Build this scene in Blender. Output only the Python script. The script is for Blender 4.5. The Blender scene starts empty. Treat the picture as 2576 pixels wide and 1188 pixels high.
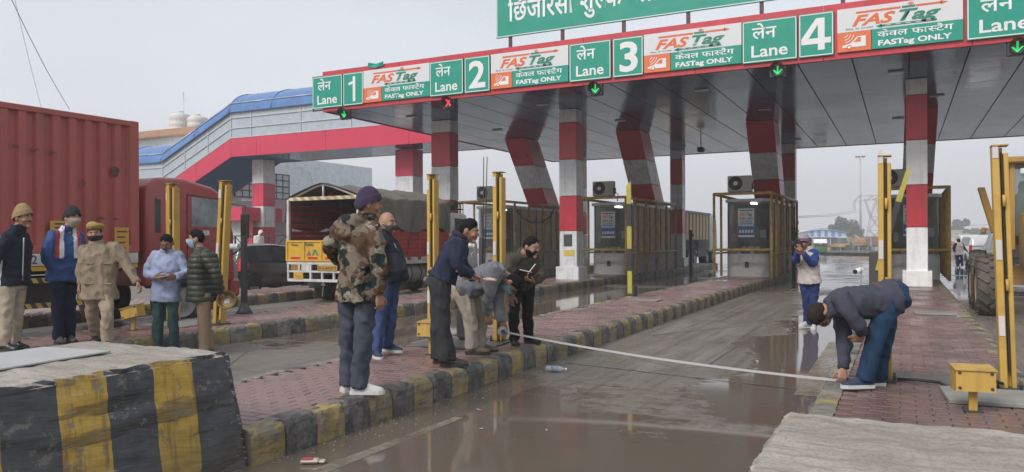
import bpy, bmesh, math, random
import numpy as np
from mathutils import Vector, Matrix, noise as mnoise

# ---------------------------------------------------------------- camera, sky, sun, exposure
SC = bpy.context.scene
COL = SC.collection
R = math.radians
PI = math.pi
F_, HY_, CX_, YAW_, ROLL_, H_ = 1940.0, 605.5, 1288.0, R(26.9), -0.0049, 1.55   # measured on a 2576 px wide view of the photograph
FW = Vector((-math.sin(YAW_), math.cos(YAW_), 0)); RT = Vector((math.cos(YAW_), math.sin(YAW_), 0)); UP = Vector((0, 0, 1))
CAM0 = Vector((0, 0, H_))
cr, sr = math.cos(ROLL_), math.sin(ROLL_)
cam_d = bpy.data.cameras.new('camera'); cam = bpy.data.objects.new('camera', cam_d); COL.objects.link(cam)
ax_r = RT*cr + UP*sr; ax_u = RT*(-sr) + UP*cr
cam.matrix_world = Matrix(((ax_r.x, ax_u.x, -FW.x, CAM0.x), (ax_r.y, ax_u.y, -FW.y, CAM0.y), (ax_r.z, ax_u.z, -FW.z, CAM0.z), (0, 0, 0, 1)))
cam_d.sensor_width = 36; cam_d.lens = 36*F_/2576; cam_d.shift_y = (HY_-594)/2576; cam_d.clip_end = 3000; cam_d.clip_start = 0.05
SC.camera = cam

world = bpy.data.worlds.new('World'); SC.world = world; world.use_nodes = True
SUN_EL, SUN_AZ = R(40), R(196)
def build_world():
    nt = world.node_tree; N = nt.nodes; L = nt.links; N.clear()
    out = N.new('ShaderNodeOutputWorld'); bg = N.new('ShaderNodeBackground')
    sky = N.new('ShaderNodeTexSky'); sky.sky_type = 'NISHITA'; sky.sun_disc = False; sky.sun_elevation = SUN_EL; sky.sun_rotation = SUN_AZ
    sky.air_density = 1.0; sky.dust_density = 6.0; sky.ozone_density = 1.0
    tc = N.new('ShaderNodeTexCoord'); sep = N.new('ShaderNodeSeparateXYZ'); L.new(tc.outputs['Generated'], sep.inputs[0])
    ramp = N.new('ShaderNodeValToRGB'); L.new(sep.outputs['Z'], ramp.inputs[0])   # overcast layer: even grey cloud, a little duller at the horizon
    e = ramp.color_ramp.elements; e[0].position = 0.0; e[0].color = (5.0, 4.95, 5.25, 1); e[1].position = 0.45; e[1].color = (4.7, 5.1, 5.7, 1)
    m1 = e.new(0.16); m1.color = (5.7, 5.95, 6.35, 1)
    nz = N.new('ShaderNodeTexNoise'); nz.inputs['Scale'].default_value = 1.7; nz.inputs['Detail'].default_value = 5; nz.inputs['Roughness'].default_value = .45
    mp = N.new('ShaderNodeMapping'); mp.inputs['Scale'].default_value = (1, 1, 2.6); L.new(tc.outputs['Generated'], mp.inputs[0]); L.new(mp.outputs[0], nz.inputs[0])
    mr = N.new('ShaderNodeMapRange'); mr.inputs[1].default_value = .3; mr.inputs[2].default_value = .7; mr.inputs[3].default_value = .86; mr.inputs[4].default_value = 1.1
    L.new(nz.outputs[0], mr.inputs[0])
    mul = N.new('ShaderNodeMix'); mul.data_type = 'RGBA'; mul.blend_type = 'MULTIPLY'; mul.inputs[0].default_value = 1
    L.new(ramp.outputs[0], mul.inputs[6]); L.new(mr.outputs[0], mul.inputs[7])
    mix = N.new('ShaderNodeMix'); mix.data_type = 'RGBA'; mix.inputs[0].default_value = 0.93
    L.new(sky.outputs[0], mix.inputs[6]); L.new(mul.outputs[2], mix.inputs[7])
    L.new(mix.outputs[2], bg.inputs[0]); bg.inputs[1].default_value = 0.084
    L.new(bg.outputs[0], out.inputs[0])
build_world()
sun_d = bpy.data.lights.new('sun', 'SUN'); sun_d.energy = 1.5; sun_d.angle = R(25); sun_d.color = (1.0, 0.97, 0.93)
sun = bpy.data.objects.new('sun', sun_d); COL.objects.link(sun)
sd = Vector((math.sin(SUN_AZ)*math.cos(SUN_EL), math.cos(SUN_AZ)*math.cos(SUN_EL), math.sin(SUN_EL)))
sun.rotation_euler = sd.to_track_quat('Z', 'Y').to_euler()
SC.view_settings.view_transform = 'Standard'; SC.view_settings.look = 'None'; SC.view_settings.gamma = 1; SC.view_settings.use_curve_mapping = False
SC.view_settings.exposure = 0.78
SC.render.engine = 'CYCLES'
SC.cycles.max_bounces = 8; SC.cycles.diffuse_bounces = 4; SC.cycles.glossy_bounces = 4; SC.cycles.transparent_max_bounces = 12; SC.cycles.volume_bounces = 1
SC.cycles.use_denoising = True; SC.cycles.sample_clamp_indirect = 6
try: SC.cycles.denoiser = 'OPENIMAGEDENOISE'
except Exception: pass

# ---------------------------------------------------------------- pixel -> place (a pixel gives a direction; the plane gives the distance)
def ray(u, v):
    du, dv = u-CX_, HY_-v; a = cr*du-sr*dv; b = sr*du+cr*dv
    return FW*F_ + RT*a + UP*b
def gz(u, v, z=0.0): d = ray(u, v); return CAM0 + d*((z-H_)/d.z)
def gy(u, v, Y): d = ray(u, v); return CAM0 + d*(Y/d.y)
def gx(u, v, X): d = ray(u, v); return CAM0 + d*(X/d.x)
def gd(u, v, D): return CAM0 + ray(u, v)*(D/F_)

# ---------------------------------------------------------------- materials
MATS = {}
def nd(nt, t, **kw):
    n = nt.nodes.new(t)
    for k, v in kw.items():
        if k.startswith('i'): n.inputs[int(k[1:]) if k[1:].isdigit() else k[1:]].default_value = v
        else: setattr(n, k, v)
    return n
def c4(c, k=1.0): return (c[0]*k, c[1]*k, c[2]*k, 1)
def newmat(name):
    m = bpy.data.materials.new(name); m.use_nodes = True; nt = m.node_tree; nt.nodes.clear()
    o = nd(nt, 'ShaderNodeOutputMaterial'); p = nd(nt, 'ShaderNodeBsdfPrincipled'); nt.links.new(p.outputs[0], o.inputs[0])
    return m, nt, p, o
def mixc(nt, fac, a, b, blend='MIX'):
    n = nd(nt, 'ShaderNodeMix', data_type='RGBA', blend_type=blend)
    for i, x in ((0, fac), (6, a), (7, b)):
        if hasattr(x, 'is_linked') or hasattr(x, 'links'): nt.links.new(x, n.inputs[i])
        else: n.inputs[i].default_value = x
    return n.outputs[2]
def noise(nt, co, scale, detail=4, rough=.55, stretch=None):
    if stretch:
        mp = nd(nt, 'ShaderNodeMapping'); mp.inputs['Scale'].default_value = stretch; nt.links.new(co, mp.inputs[0]); co = mp.outputs[0]
    n = nd(nt, 'ShaderNodeTexNoise'); n.inputs['Scale'].default_value = scale; n.inputs['Detail'].default_value = detail; n.inputs['Roughness'].default_value = rough
    nt.links.new(co, n.inputs['Vector']); return n.outputs[0]
def ramp(nt, fac, lo, hi, a=0.0, b=1.0):
    n = nd(nt, 'ShaderNodeMapRange', clamp=True); n.inputs[1].default_value = lo; n.inputs[2].default_value = hi; n.inputs[3].default_value = a; n.inputs[4].default_value = b
    nt.links.new(fac, n.inputs[0]); return n.outputs[0]
def mth(nt, op, a, b=0.0):
    n = nd(nt, 'ShaderNodeMath', operation=op)
    for i, x in ((0, a), (1, b)):
        if hasattr(x, 'links'): nt.links.new(x, n.inputs[i])
        else: n.inputs[i].default_value = x
    return n.outputs[0]
def bump(nt, p, h, strength=.3, dist=.02):
    b = nd(nt, 'ShaderNodeBump'); b.inputs['Strength'].default_value = strength; b.inputs['Distance'].default_value = dist
    nt.links.new(h, b.inputs['Height']); nt.links.new(b.outputs[0], p.inputs['Normal'])
def coord(nt, kind='Object'):
    return nd(nt, 'ShaderNodeTexCoord').outputs[kind]
def M(name, col=None, rough=.6, var=.18, scale=6, bmp=.12, metal=0.0, dirt=None, dirt_amt=.45, spec=.5, coat=0.0, bdist=.01, stretch=None, dscale=3.0, rnd=0.0, streak=None):
    """painted / cloth / stone surface: base colour with mottling, optional dirt patches, fine relief"""
    if name in MATS: return MATS[name]
    m, nt, p, o = newmat(name); co = coord(nt); L = nt.links
    n1 = noise(nt, co, scale, 5, .6, stretch)
    k = ramp(nt, n1, .28, .72, 1-var, 1+var)
    g = nd(nt, 'ShaderNodeCombineColor')
    for i in range(3): L.new(k, g.inputs[i])
    c = mixc(nt, 1.0, c4(col), g.outputs[0], 'MULTIPLY')
    if rnd:
        oi = nd(nt, 'ShaderNodeObjectInfo'); k2 = ramp(nt, oi.outputs['Random'], 0, 1, 1-rnd, 1+rnd); g2 = nd(nt, 'ShaderNodeCombineColor')
        for i in range(3): L.new(k2, g2.inputs[i])
        c = mixc(nt, 1.0, c, g2.outputs[0], 'MULTIPLY')
    if dirt is not None:
        n2 = noise(nt, co, dscale, 6, .65); f = ramp(nt, n2, .48, .72, 0, dirt_amt); c = mixc(nt, f, c, c4(dirt))
    if streak is not None:
        n3 = noise(nt, co, 5.0, 5, .6, (1.6, 1.6, .12)); f3 = ramp(nt, n3, .50, .72, 0, streak); c = mixc(nt, f3, c, c4((.09, .075, .06)))
    L.new(c, p.inputs['Base Color']); p.inputs['Metallic'].default_value = metal; p.inputs['Specular IOR Level'].default_value = spec
    rr = ramp(nt, n1, .25, .75, max(.02, rough-.1), min(1, rough+.1)); L.new(rr, p.inputs['Roughness'])
    if coat: p.inputs['Coat Weight'].default_value = coat; p.inputs['Coat Roughness'].default_value = .15
    if bmp: bump(nt, p, noise(nt, co, scale*5, 4, .6, stretch), bmp, bdist)
    MATS[name] = m; return m
def M_emit(name, col, k):
    if name in MATS: return MATS[name]
    m, nt, p, o = newmat(name); p.inputs['Base Color'].default_value = c4(col, .3); p.inputs['Emission Color'].default_value = c4(col); p.inputs['Emission Strength'].default_value = k
    MATS[name] = m; return m
def M_glass(name, col=(.6, .65, .68), rough=.05, alpha=.5, body=None):
    """thin pane: part see-through, part mirror, slightly dirty"""
    if name in MATS: return MATS[name]
    m, nt, p, o = newmat(name); L = nt.links; co = coord(nt)
    p.inputs['Base Color'].default_value = c4(body or col); p.inputs['Roughness'].default_value = rough
    tr = nd(nt, 'ShaderNodeBsdfTransparent'); tr.inputs[0].default_value = c4(col, 1.0)
    mx = nd(nt, 'ShaderNodeMixShader'); f = ramp(nt, noise(nt, co, 2.5, 5), .3, .7, alpha-.08, alpha+.08); L.new(f, mx.inputs[0])
    L.new(tr.outputs[0], mx.inputs[1]); L.new(p.outputs[0], mx.inputs[2]); L.new(mx.outputs[0], o.inputs[0])
    MATS[name] = m; return m

# ---------------------------------------------------------------- mesh building
class MB:
    def __init__(s): s.v = []; s.f = []; s.mi = []; s.sm = []; s.m = 0
    def add(s, vs, fs, smooth=False):
        k = len(s.v); s.v += [tuple(x) for x in vs]
        for f in fs: s.f.append(tuple(i+k for i in f)); s.mi.append(s.m); s.sm.append(smooth)
        return s
    def box(s, c, d, rz=0, rot=None, bev=0.0, taper=None):
        hx, hy, hz = d[0]/2, d[1]/2, d[2]/2
        M3 = rot if rot is not None else (Matrix.Rotation(rz, 3, 'Z') if rz else None)
        c = Vector(c); vs = []; fs = []
        sg = [(-1, -1, -1), (1, -1, -1), (1, 1, -1), (-1, 1, -1), (-1, -1, 1), (1, -1, 1), (1, 1, 1), (-1, 1, 1)]
        if bev <= 0:
            for a in sg: vs.append(Vector((a[0]*hx, a[1]*hy, a[2]*hz)))
            fs = [(3, 2, 1, 0), (4, 5, 6, 7), (0, 1, 5, 4), (1, 2, 6, 5), (2, 3, 7, 6), (3, 0, 4, 7)]
        else:
            b = min(bev, hx*.9, hy*.9, hz*.9)
            for a in sg:
                vs += [Vector((a[0]*hx, a[1]*(hy-b), a[2]*(hz-b))), Vector((a[0]*(hx-b), a[1]*hy, a[2]*(hz-b))), Vector((a[0]*(hx-b), a[1]*(hy-b), a[2]*hz))]
            for q, ax in (((3, 2, 1, 0), 2), ((4, 5, 6, 7), 2), ((0, 1, 5, 4), 1), ((1, 2, 6, 5), 0), ((2, 3, 7, 6), 1), ((3, 0, 4, 7), 0)): fs.append(tuple(i*3+ax for i in q))
            for i, j, a1, a2 in ((0, 1, 1, 2), (1, 2, 0, 2), (2, 3, 1, 2), (3, 0, 0, 2), (4, 5, 1, 2), (5, 6, 0, 2), (6, 7, 1, 2), (7, 4, 0, 2), (0, 4, 0, 1), (1, 5, 0, 1), (2, 6, 0, 1), (3, 7, 0, 1)):
                fs.append((i*3+a1, j*3+a1, j*3+a2, i*3+a2))
            fs += [(i*3, i*3+1, i*3+2) for i in range(8)]
        if taper:   # scale of the top in x, y
            for x in vs:
                t = (x.z+hz)/(2*hz); x.x *= 1+(taper[0]-1)*t; x.y *= 1+(taper[1]-1)*t
        return s.add([c+(M3 @ x if M3 is not None else x) for x in vs], fs)
    def bar(s, p0, p1, w, h, up=(0, 0, 1), bev=0.0):
        p0, p1 = Vector(p0), Vector(p1); d = p1-p0; l = d.length; y = d/l; u = Vector(up)
        x = y.cross(u)
        if x.length < 1e-4: x = y.cross(Vector((1, 0, 0)))
        x.normalize(); z = x.cross(y)
        return s.box((p0+p1)/2, (w, l, h), rot=Matrix((x, y, z)).transposed(), bev=bev)
    def cyl(s, p0, p1, r0, r1=None, n=14, cap=True, smooth=True):
        r1 = r0 if r1 is None else r1
        return s.tube([p0, p1], [r0, r1], n, cap, smooth)
    def tube(s, pts, rs, n=10, cap=True, smooth=True, closed=False):
        pts = [Vector(p) for p in pts]; k = len(pts)
        if not hasattr(rs, '__len__'): rs = [rs]*k
        vs = []; prev = None
        for i, p in enumerate(pts):
            if closed: t = pts[(i+1) % k]-pts[i-1]
            else: t = pts[min(i+1, k-1)]-pts[max(i-1, 0)]
            t.normalize()
            if prev is None:
                a = t.cross(Vector((0, 0, 1)))
                if a.length < .05: a = t.cross(Vector((0, 1, 0)))
            else: a = prev - t*prev.dot(t)
            a.normalize(); prev = a; b = t.cross(a)
            for j in range(n):
                th = 2*PI*j/n; vs.append(p+(a*math.cos(th)+b*math.sin(th))*rs[i])
        fs = []
        for i in range(k if closed else k-1):
            for j in range(n):
                i2 = (i+1) % k; fs.append((i*n+j, i*n+(j+1) % n, i2*n+(j+1) % n, i2*n+j))
        s.add(vs, fs, smooth)
        if cap and not closed:
            b0 = len(s.v)-len(vs); s.f += [tuple(b0+j for j in range(n))[::-1], tuple(b0+(k-1)*n+j for j in range(n))]; s.mi += [s.m]*2; s.sm += [False]*2
        return s
    def loft(s, rings, cap=True, smooth=True, closed_ring=True):
        n = len(rings[0]); vs = [p for r in rings for p in r]; fs = []
        for i in range(len(rings)-1):
            for j in range(n if closed_ring else n-1): fs.append((i*n+j, i*n+(j+1) % n, (i+1)*n+(j+1) % n, (i+1)*n+j))
        s.add(vs, fs, smooth)
        if cap and closed_ring:
            b0 = len(s.v)-len(vs); s.f += [tuple(b0+j for j in range(n))[::-1], tuple(b0+(len(rings)-1)*n+j for j in range(n))]; s.mi += [s.m]*2; s.sm += [False]*2
        return s
    def ball(s, c, r, nu=12, nv=8, rot=None):
        c = Vector(c); r = Vector(r) if hasattr(r, '__len__') else Vector((r, r, r)); vs = []
        for i in range(nv+1):
            ph = PI*i/nv
            for j in range(nu):
                th = 2*PI*j/nu; q = Vector((math.sin(ph)*math.cos(th)*r.x, math.sin(ph)*math.sin(th)*r.y, math.cos(ph)*r.z)); vs.append(c+(rot @ q if rot is not None else q))
        return s.add(vs, [(i*nu+j, i*nu+(j+1) % nu, (i+1)*nu+(j+1) % nu, (i+1)*nu+j) for i in range(nv) for j in range(nu)], True)
    def prism(s, poly, axis, a, b, smooth=False):
        """poly: 2-D outline in the plane across `axis`, extruded from a to b"""
        def P(q, t): return (t, q[0], q[1]) if axis == 'x' else ((q[0], t, q[1]) if axis == 'y' else (q[0], q[1], t))
        n = len(poly); vs = [P(q, a) for q in poly]+[P(q, b) for q in poly]
        s.add(vs, [tuple(range(n))[::-1], tuple(range(n, 2*n))]); 
        k = len(s.v)-2*n
        for j in range(n): s.f.append((k+j, k+(j+1) % n, k+n+(j+1) % n, k+n+j)); s.mi.append(s.m); s.sm.append(smooth)
        return s
    def quad(s, *p): return s.add(p, [tuple(range(len(p)))])
    def mesh(s, name, recalc=True):
        me = bpy.data.meshes.new(name); me.from_pydata([tuple(x) for x in s.v], [], s.f)
        me.polygons.foreach_set('material_index', s.mi); me.polygons.foreach_set('use_smooth', s.sm)
        if recalc:
            bm = bmesh.new(); bm.from_mesh(me); bmesh.ops.remove_doubles(bm, verts=bm.verts, dist=1e-6); bmesh.ops.recalc_face_normals(bm, faces=bm.faces); bm.to_mesh(me); bm.free()
        me.update(); return me
    def build(s, name, mat, parent=None, world=False, **tags):
        return mk(name, s.mesh(name), mat, parent, world, **tags)
def wmat(o):
    b = o.matrix_basis.copy()
    return b if o.parent is None else wmat(o.parent) @ o.matrix_parent_inverse @ b
def mk(name, me, mat, parent=None, world=False, label=None, cat=None, group=None, kind=None, loc=None, rot=None):
    o = bpy.data.objects.new(name, me); COL.objects.link(o)
    if mat is not None and not me.materials:
        for m in (mat if isinstance(mat, (list, tuple)) else [mat]): me.materials.append(m)
    if loc is not None: o.location = loc
    if rot is not None: o.rotation_euler = rot
    if parent is not None:
        o.parent = parent
        if world:
            o.matrix_parent_inverse = wmat(parent).inverted()
    tag(o, label, cat, group, kind); return o
def tag(o, label=None, cat=None, group=None, kind=None):
    if label: o['label'] = label
    if cat: o['category'] = cat
    if group: o['group'] = group
    if kind: o['kind'] = kind
    return o
def thing(name, label, cat, loc=(0, 0, 0), rz=0.0, group=None):
    o = bpy.data.objects.new(name, None); o.empty_display_size = .1; COL.objects.link(o); o.matrix_basis = Matrix.Translation(Vector(loc)) @ Matrix.Rotation(rz, 4, 'Z')
    return tag(o, label, cat, group)
def dup(o, parent=None):
    c = o.copy(); COL.objects.link(c); c.parent = parent
    for ch in list(o.children): dup(ch, c)
    return c
def copy_thing(o, loc, rz, label, group=None):
    c = dup(o); c.matrix_basis = Matrix.Translation(Vector(loc)) @ Matrix.Rotation(rz, 4, 'Z'); c['label'] = label
    if group: c['group'] = group
    return c

# ---------------------------------------------------------------- lettering
DG = None
def text_mesh(pieces, size=1.0, bold=0.0, shear=0.0, sx=1.0):
    """pieces: a string, or list of strings / (string, keep) where keep cuts the right part of the glyph away (half letters)"""
    if isinstance(pieces, str): pieces = [pieces]
    bm = bmesh.new(); x0 = 0.0
    for pc in pieces:
        body, keep = (pc, None) if isinstance(pc, str) else pc
        c = bpy.data.curves.new('lettering', 'FONT'); c.body = body; c.size = 1; c.offset = bold; c.shear = shear; c.resolution_u = 3; c.fill_mode = 'FRONT'
        o = bpy.data.objects.new('lettering', c); COL.objects.link(o); bpy.context.view_layer.update()
        me = bpy.data.meshes.new_from_object(o.evaluated_get(bpy.context.evaluated_depsgraph_get()))
        bpy.data.objects.remove(o); bpy.data.curves.remove(c)
        b2 = bmesh.new(); b2.from_mesh(me); bpy.data.meshes.remove(me)
        xs = [v.co.x for v in b2.verts] or [0]
        adv = max(xs)+.27*(len(body)-len(body.rstrip(' ')))
        if keep:
            cut = min(xs)+(max(xs)-min(xs))*keep
            bmesh.ops.bisect_plane(b2, geom=b2.verts[:]+b2.edges[:]+b2.faces[:], plane_co=(cut, 0, 0), plane_no=(1, 0, 0), clear_outer=True); adv = cut
        for v in b2.verts: v.co.x += x0
        t = bpy.data.meshes.new('t'); b2.to_mesh(t); b2.free(); bm.from_mesh(t); bpy.data.meshes.remove(t)
        x0 += adv
    for v in bm.verts: v.co.x *= size*sx; v.co.y *= size
    return bm, x0*size*sx
def text_obj(name, pieces, mat, parent, origin, right, up, height=None, width=None, bold=0.0, shear=0.0, center=False, world=True, thick=.006):
    """flat lettering standing `thick` proud of its board; fitted to width and / or cap height"""
    bm, w = text_mesh(pieces, 1.0, bold, shear)
    if not bm.verts: bm.free(); return None
    sx = sy = 1.0
    if height: sy = height/.7
    sx = (width/w) if width else sy
    if not height: sy = sx
    right, up = Vector(right).normalized(), Vector(up).normalized(); nrm = right.cross(up); origin = Vector(origin)
    off = -w*sx/2 if center else 0
    for v in bm.verts: v.co = origin + right*(v.co.x*sx+off) + up*(v.co.y*sy) + nrm*thick
    me = bpy.data.meshes.new(name); bm.to_mesh(me); bm.free()
    return mk(name, me, mat, parent, world)
def stroke_pts(mb, pts, w, origin, right, up, thick=.006):
    """thick flat polyline on a board"""
    right, up = Vector(right).normalized(), Vector(up).normalized(); nrm = right.cross(up); origin = Vector(origin); n = len(pts)
    P = [Vector((p[0], p[1], 0)) for p in pts]; L = []; Rr = []
    for i in range(n):
        t = P[min(i+1, n-1)]-P[max(i-1, 0)]; t.normalize(); q = Vector((-t.y, t.x, 0))*(w/2)
        L.append(P[i]+q); Rr.append(P[i]-q)
    def W(q): return origin+right*q.x+up*q.y+nrm*thick
    for i in range(n-1): mb.quad(W(Rr[i]), W(Rr[i+1]), W(L[i+1]), W(L[i]))
# ================================================================ ground, islands, concrete blocks
XR = {'C': 1.05, 'B': -4.0, 'A': -9.15, 'Z': -14.2}     # right (kerb) edge of each lane island
IW = 1.72; KZ = 0.25
def mat_road():
    m, nt, p, o = newmat('wet_road'); L = nt.links; co = coord(nt)
    sep = nd(nt, 'ShaderNodeSeparateXYZ'); L.new(co, sep.inputs[0]); X, Y = sep.outputs[0], sep.outputs[1]
    big = noise(nt, co, .33, 5, .55); mid = noise(nt, co, 1.4, 5, .6); fine = noise(nt, co, 26, 4, .6)
    streak = noise(nt, co, 1.0, 5, .6, (4.5, .35, 1)); xs = noise(nt, co, 1.3, 4, .6, (.5, 3.2, 1))
    # standing water: pools where the lanes sag (near end of the middle lane, the lane beyond it, the far bays)
    def band(val, c, w, s):   # 1 inside |val-c|<w, soft over s
        d = mth(nt, 'ABSOLUTE', mth(nt, 'SUBTRACT', val, c)); return ramp(nt, d, w, w+s, 1, 0)
    sag = mth(nt, 'MULTIPLY', ramp(nt, Y, 4.8, 8.6, 1, 0), band(X, -2.3, 1.5, .6))
    sag2 = mth(nt, 'MULTIPLY', band(Y, 17.0, 6.5, 3), band(X, -7.2, 1.9, .6))
    sag3 = mth(nt, 'MULTIPLY', band(Y, 15.0, 8.0, 3), band(X, -1.0, .55, .9))
    sag4 = ramp(nt, Y, 19, 26, 0, .5)
    bias = mth(nt, 'MAXIMUM', mth(nt, 'MAXIMUM', mth(nt, 'MULTIPLY', sag, .9), mth(nt, 'MULTIPLY', sag2, .62)), mth(nt, 'MAXIMUM', mth(nt, 'MULTIPLY', sag3, .6), sag4))
    lvl = mth(nt, 'ADD', mth(nt, 'ADD', mth(nt, 'MULTIPLY', big, .55), mth(nt, 'MULTIPLY', mid, .28)), mth(nt, 'MULTIPLY', bias, .36))
    lvl = mth(nt, 'ADD', lvl, mth(nt, 'MULTIPLY', mth(nt, 'SUBTRACT', xs, .5), .16))
    pool = ramp(nt, lvl, .518, .566); damp = ramp(nt, lvl, .38, .55)
    dry = mixc(nt, ramp(nt, streak, .35, .68), c4((.17, .143, .12)), c4((.31, .27, .228)))
    far = ramp(nt, Y, 24, 40); dry = mixc(nt, far, dry, c4((.17, .165, .16)))
    dry = mixc(nt, ramp(nt, fine, .35, .7, 0, .6), dry, c4((.08, .07, .062)))
    wetc = mixc(nt, ramp(nt, mid, .3, .7), c4((.108, .088, .071)), c4((.185, .156, .128)))
    murk = mixc(nt, far, c4((.145, .114, .088)), c4((.12, .115, .11)))
    c = mixc(nt, damp, dry, wetc); silt = mth(nt, 'MULTIPLY', ramp(nt, lvl, .47, .53), ramp(nt, lvl, .53, .56, 1, 0)); c = mixc(nt, mth(nt, 'MULTIPLY', silt, .55), c, c4((.26, .225, .185)))
    crk = nd(nt, 'ShaderNodeTexVoronoi', feature='DISTANCE_TO_EDGE'); crk.inputs['Scale'].default_value = .55; wv = mixc(nt, .12, co, nd(nt, 'ShaderNodeTexNoise').outputs[1]); L.new(wv, crk.inputs['Vector']); c = mixc(nt, ramp(nt, crk.outputs[0], .004, .010, .6, 0), c, c4((.04, .034, .03)))
    tk_ = noise(nt, co, 2.2, 4, .6, (3.4, .12, 1)); c = mixc(nt, ramp(nt, tk_, .52, .64, 0, .5), c, c4((.085, .07, .058)))
    c = mixc(nt, pool, c, murk); L.new(c, p.inputs['Base Color'])
    rg = mth(nt, 'ADD', ramp(nt, damp, 0, 1, .62, .26), ramp(nt, fine, .3, .7, -.06, .08))
    r2 = nd(nt, 'ShaderNodeMix', data_type='FLOAT'); L.new(pool, r2.inputs[0]); L.new(rg, r2.inputs[2]); r2.inputs[3].default_value = .06; L.new(r2.outputs[0], p.inputs['Roughness'])
    p.inputs['Specular IOR Level'].default_value = .42
    h = mth(nt, 'ADD', mth(nt, 'MULTIPLY', fine, .5), mth(nt, 'MULTIPLY', streak, .8)); inv = mth(nt, 'SUBTRACT', 1.0, pool); h = mth(nt, 'MULTIPLY', h, inv)
    rip = noise(nt, co, 5, 3, .5, (.5, 1.6, 1)); h = mth(nt, 'ADD', h, mth(nt, 'MULTIPLY', rip, .02))
    bump(nt, p, h, .75, .02); return m
def mat_paver(name, a, b, wetk=.45):
    m, nt, p, o = newmat(name); L = nt.links; geo = nd(nt, 'ShaderNodeNewGeometry'); rnd = geo.outputs['Random Per Island']; co = geo.outputs['Position']
    big = noise(nt, co, .9, 5, .6); fine = noise(nt, co, 45, 4, .6)
    c = mixc(nt, rnd, c4(a), c4(b)); c = mixc(nt, ramp(nt, noise(nt, co, 3.2, 5, .65), .52, .74, 0, .55), c, c4((.21, .175, .155)))
    c = mixc(nt, ramp(nt, noise(nt, co, 1.6, 5, .6), .56, .7, 0, .7), c, c4((.075, .05, .047)))
    c = mixc(nt, ramp(nt, fine, .35, .7, 0, .3), c, c4((.10, .07, .065)))
    L.new(c, p.inputs['Base Color']); L.new(ramp(nt, mth(nt, 'ADD', big, mth(nt, 'MULTIPLY', fine, .15)), .42, .68, .62, .22), p.inputs['Roughness'])
    bump(nt, p, fine, .25, .004); return m
def mat_kerb(name, paint, chip=(.24, .215, .19), amt=.62):
    """worn paint over rough concrete; paint is left in patches, grime and splashes of mud"""
    m, nt, p, o = newmat(name); L = nt.links; geo = nd(nt, 'ShaderNodeNewGeometry'); co = geo.outputs['Position']
    n1 = noise(nt, co, 7, 6, .65); n2 = noise(nt, co, 30, 5, .6); n3 = noise(nt, co, 2.0, 5, .6); n4 = noise(nt, co, 11, 5, .65, (.4, .4, 2.2))
    c = mixc(nt, ramp(nt, n1, .46, .56, 0, amt), c4(paint), c4(chip)); c = mixc(nt, ramp(nt, n4, .48, .66, 0, .75), c, c4((.05, .046, .042)))
    c = mixc(nt, ramp(nt, n3, .45, .65, 0, .55), c, c4((.115, .095, .075))); c = mixc(nt, ramp(nt, n2, .45, .8, 0, .4), c, c4((.3, .275, .24)))
    L.new(c, p.inputs['Base Color']); L.new(ramp(nt, n3, .35, .65, .75, .42), p.inputs['Roughness'])
    bump(nt, p, mth(nt, 'ADD', n1, mth(nt, 'MULTIPLY', n2, .6)), .7, .02); return m
MATS['road'] = mat_road()
MATS['paver'] = mat_paver('red_paver', (.225, .130, .118), (.335, .215, .196))
MATS['paverC'] = mat_paver('brown_red_paver', (.155, .088, .079), (.27, .172, .155))
MATS['kerb_y'] = mat_kerb('kerb_yellow', (.36, .265, .075), amt=.8); MATS['kerb_k'] = mat_kerb('kerb_black', (.052, .056, .064), amt=.6)
MATS['kerb_plain'] = mat_kerb('kerb_bare', (.22, .2, .17), (.3, .28, .24), .5)
CONC = M('concrete_grey', (.36, .335, .295), .8, .16, 4, .5, dirt=(.2, .17, .13), dirt_amt=.5, bdist=.015)
MORTAR = M('wet_mortar', (.17, .13, .115), .45, .25, 5, .3)

g = MB(); S = 900; ys = [-300, -40, 0, 20, 40, 60, 235, 1500]; zs_ = [0, 0, 0, 0, 0, 0, -1.4, -1.4]      # level through the plaza, then a gentle fall
for i in range(len(ys)-1): g.quad((-S, ys[i], zs_[i]), (S, ys[i], zs_[i]), (S, ys[i+1], zs_[i+1]), (-S, ys[i+1], zs_[i+1]))
g.build('road', MATS['road'], kind='structure', label='wet muddy asphalt road through the toll lanes')
rng = random.Random(5)
def kerb_stone_mesh(l, seed):
    """one kerb stone along +Y from the origin: upright face on +X, rounded, chipped top edge"""
    r = random.Random(seed); W = .2; prof = [(0, -.02), (.0, KZ*.62), (-.012, KZ*.86), (-.035, KZ*.975), (-.07, KZ+.004), (-W, KZ+.002), (-W, -.02)]; mb = MB(); rings = []
    ny = 6
    for i in range(ny+1):
        y = .003+(l-.006)*i/ny; e = .012 if i in (0, ny) else 0
        rings.append([Vector((x-(e if x > -.1 else 0)+r.uniform(-.007, .005), y, z-(e*.5 if z > .1 else 0)+(r.uniform(-.010, .004) if .1 < z else 0))) for x, z in prof])
    mb.loft(rings, cap=True, smooth=False); return mb.mesh('kerb_stone')
KST = [kerb_stone_mesh(.33, i) for i in range(5)]
def kcopy(me, key):
    k = me.name+key; 
    if k not in KM: q = me.copy(); q.materials.clear(); q.materials.append(MATS[key]); KM[k] = q
    return KM[k]
KM = {}
BR = []
for i in range(4):
    b = MB(); b.box((0, 0, 0), (.094, .194, .05), bev=.006)
    BR.append(b)
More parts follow.
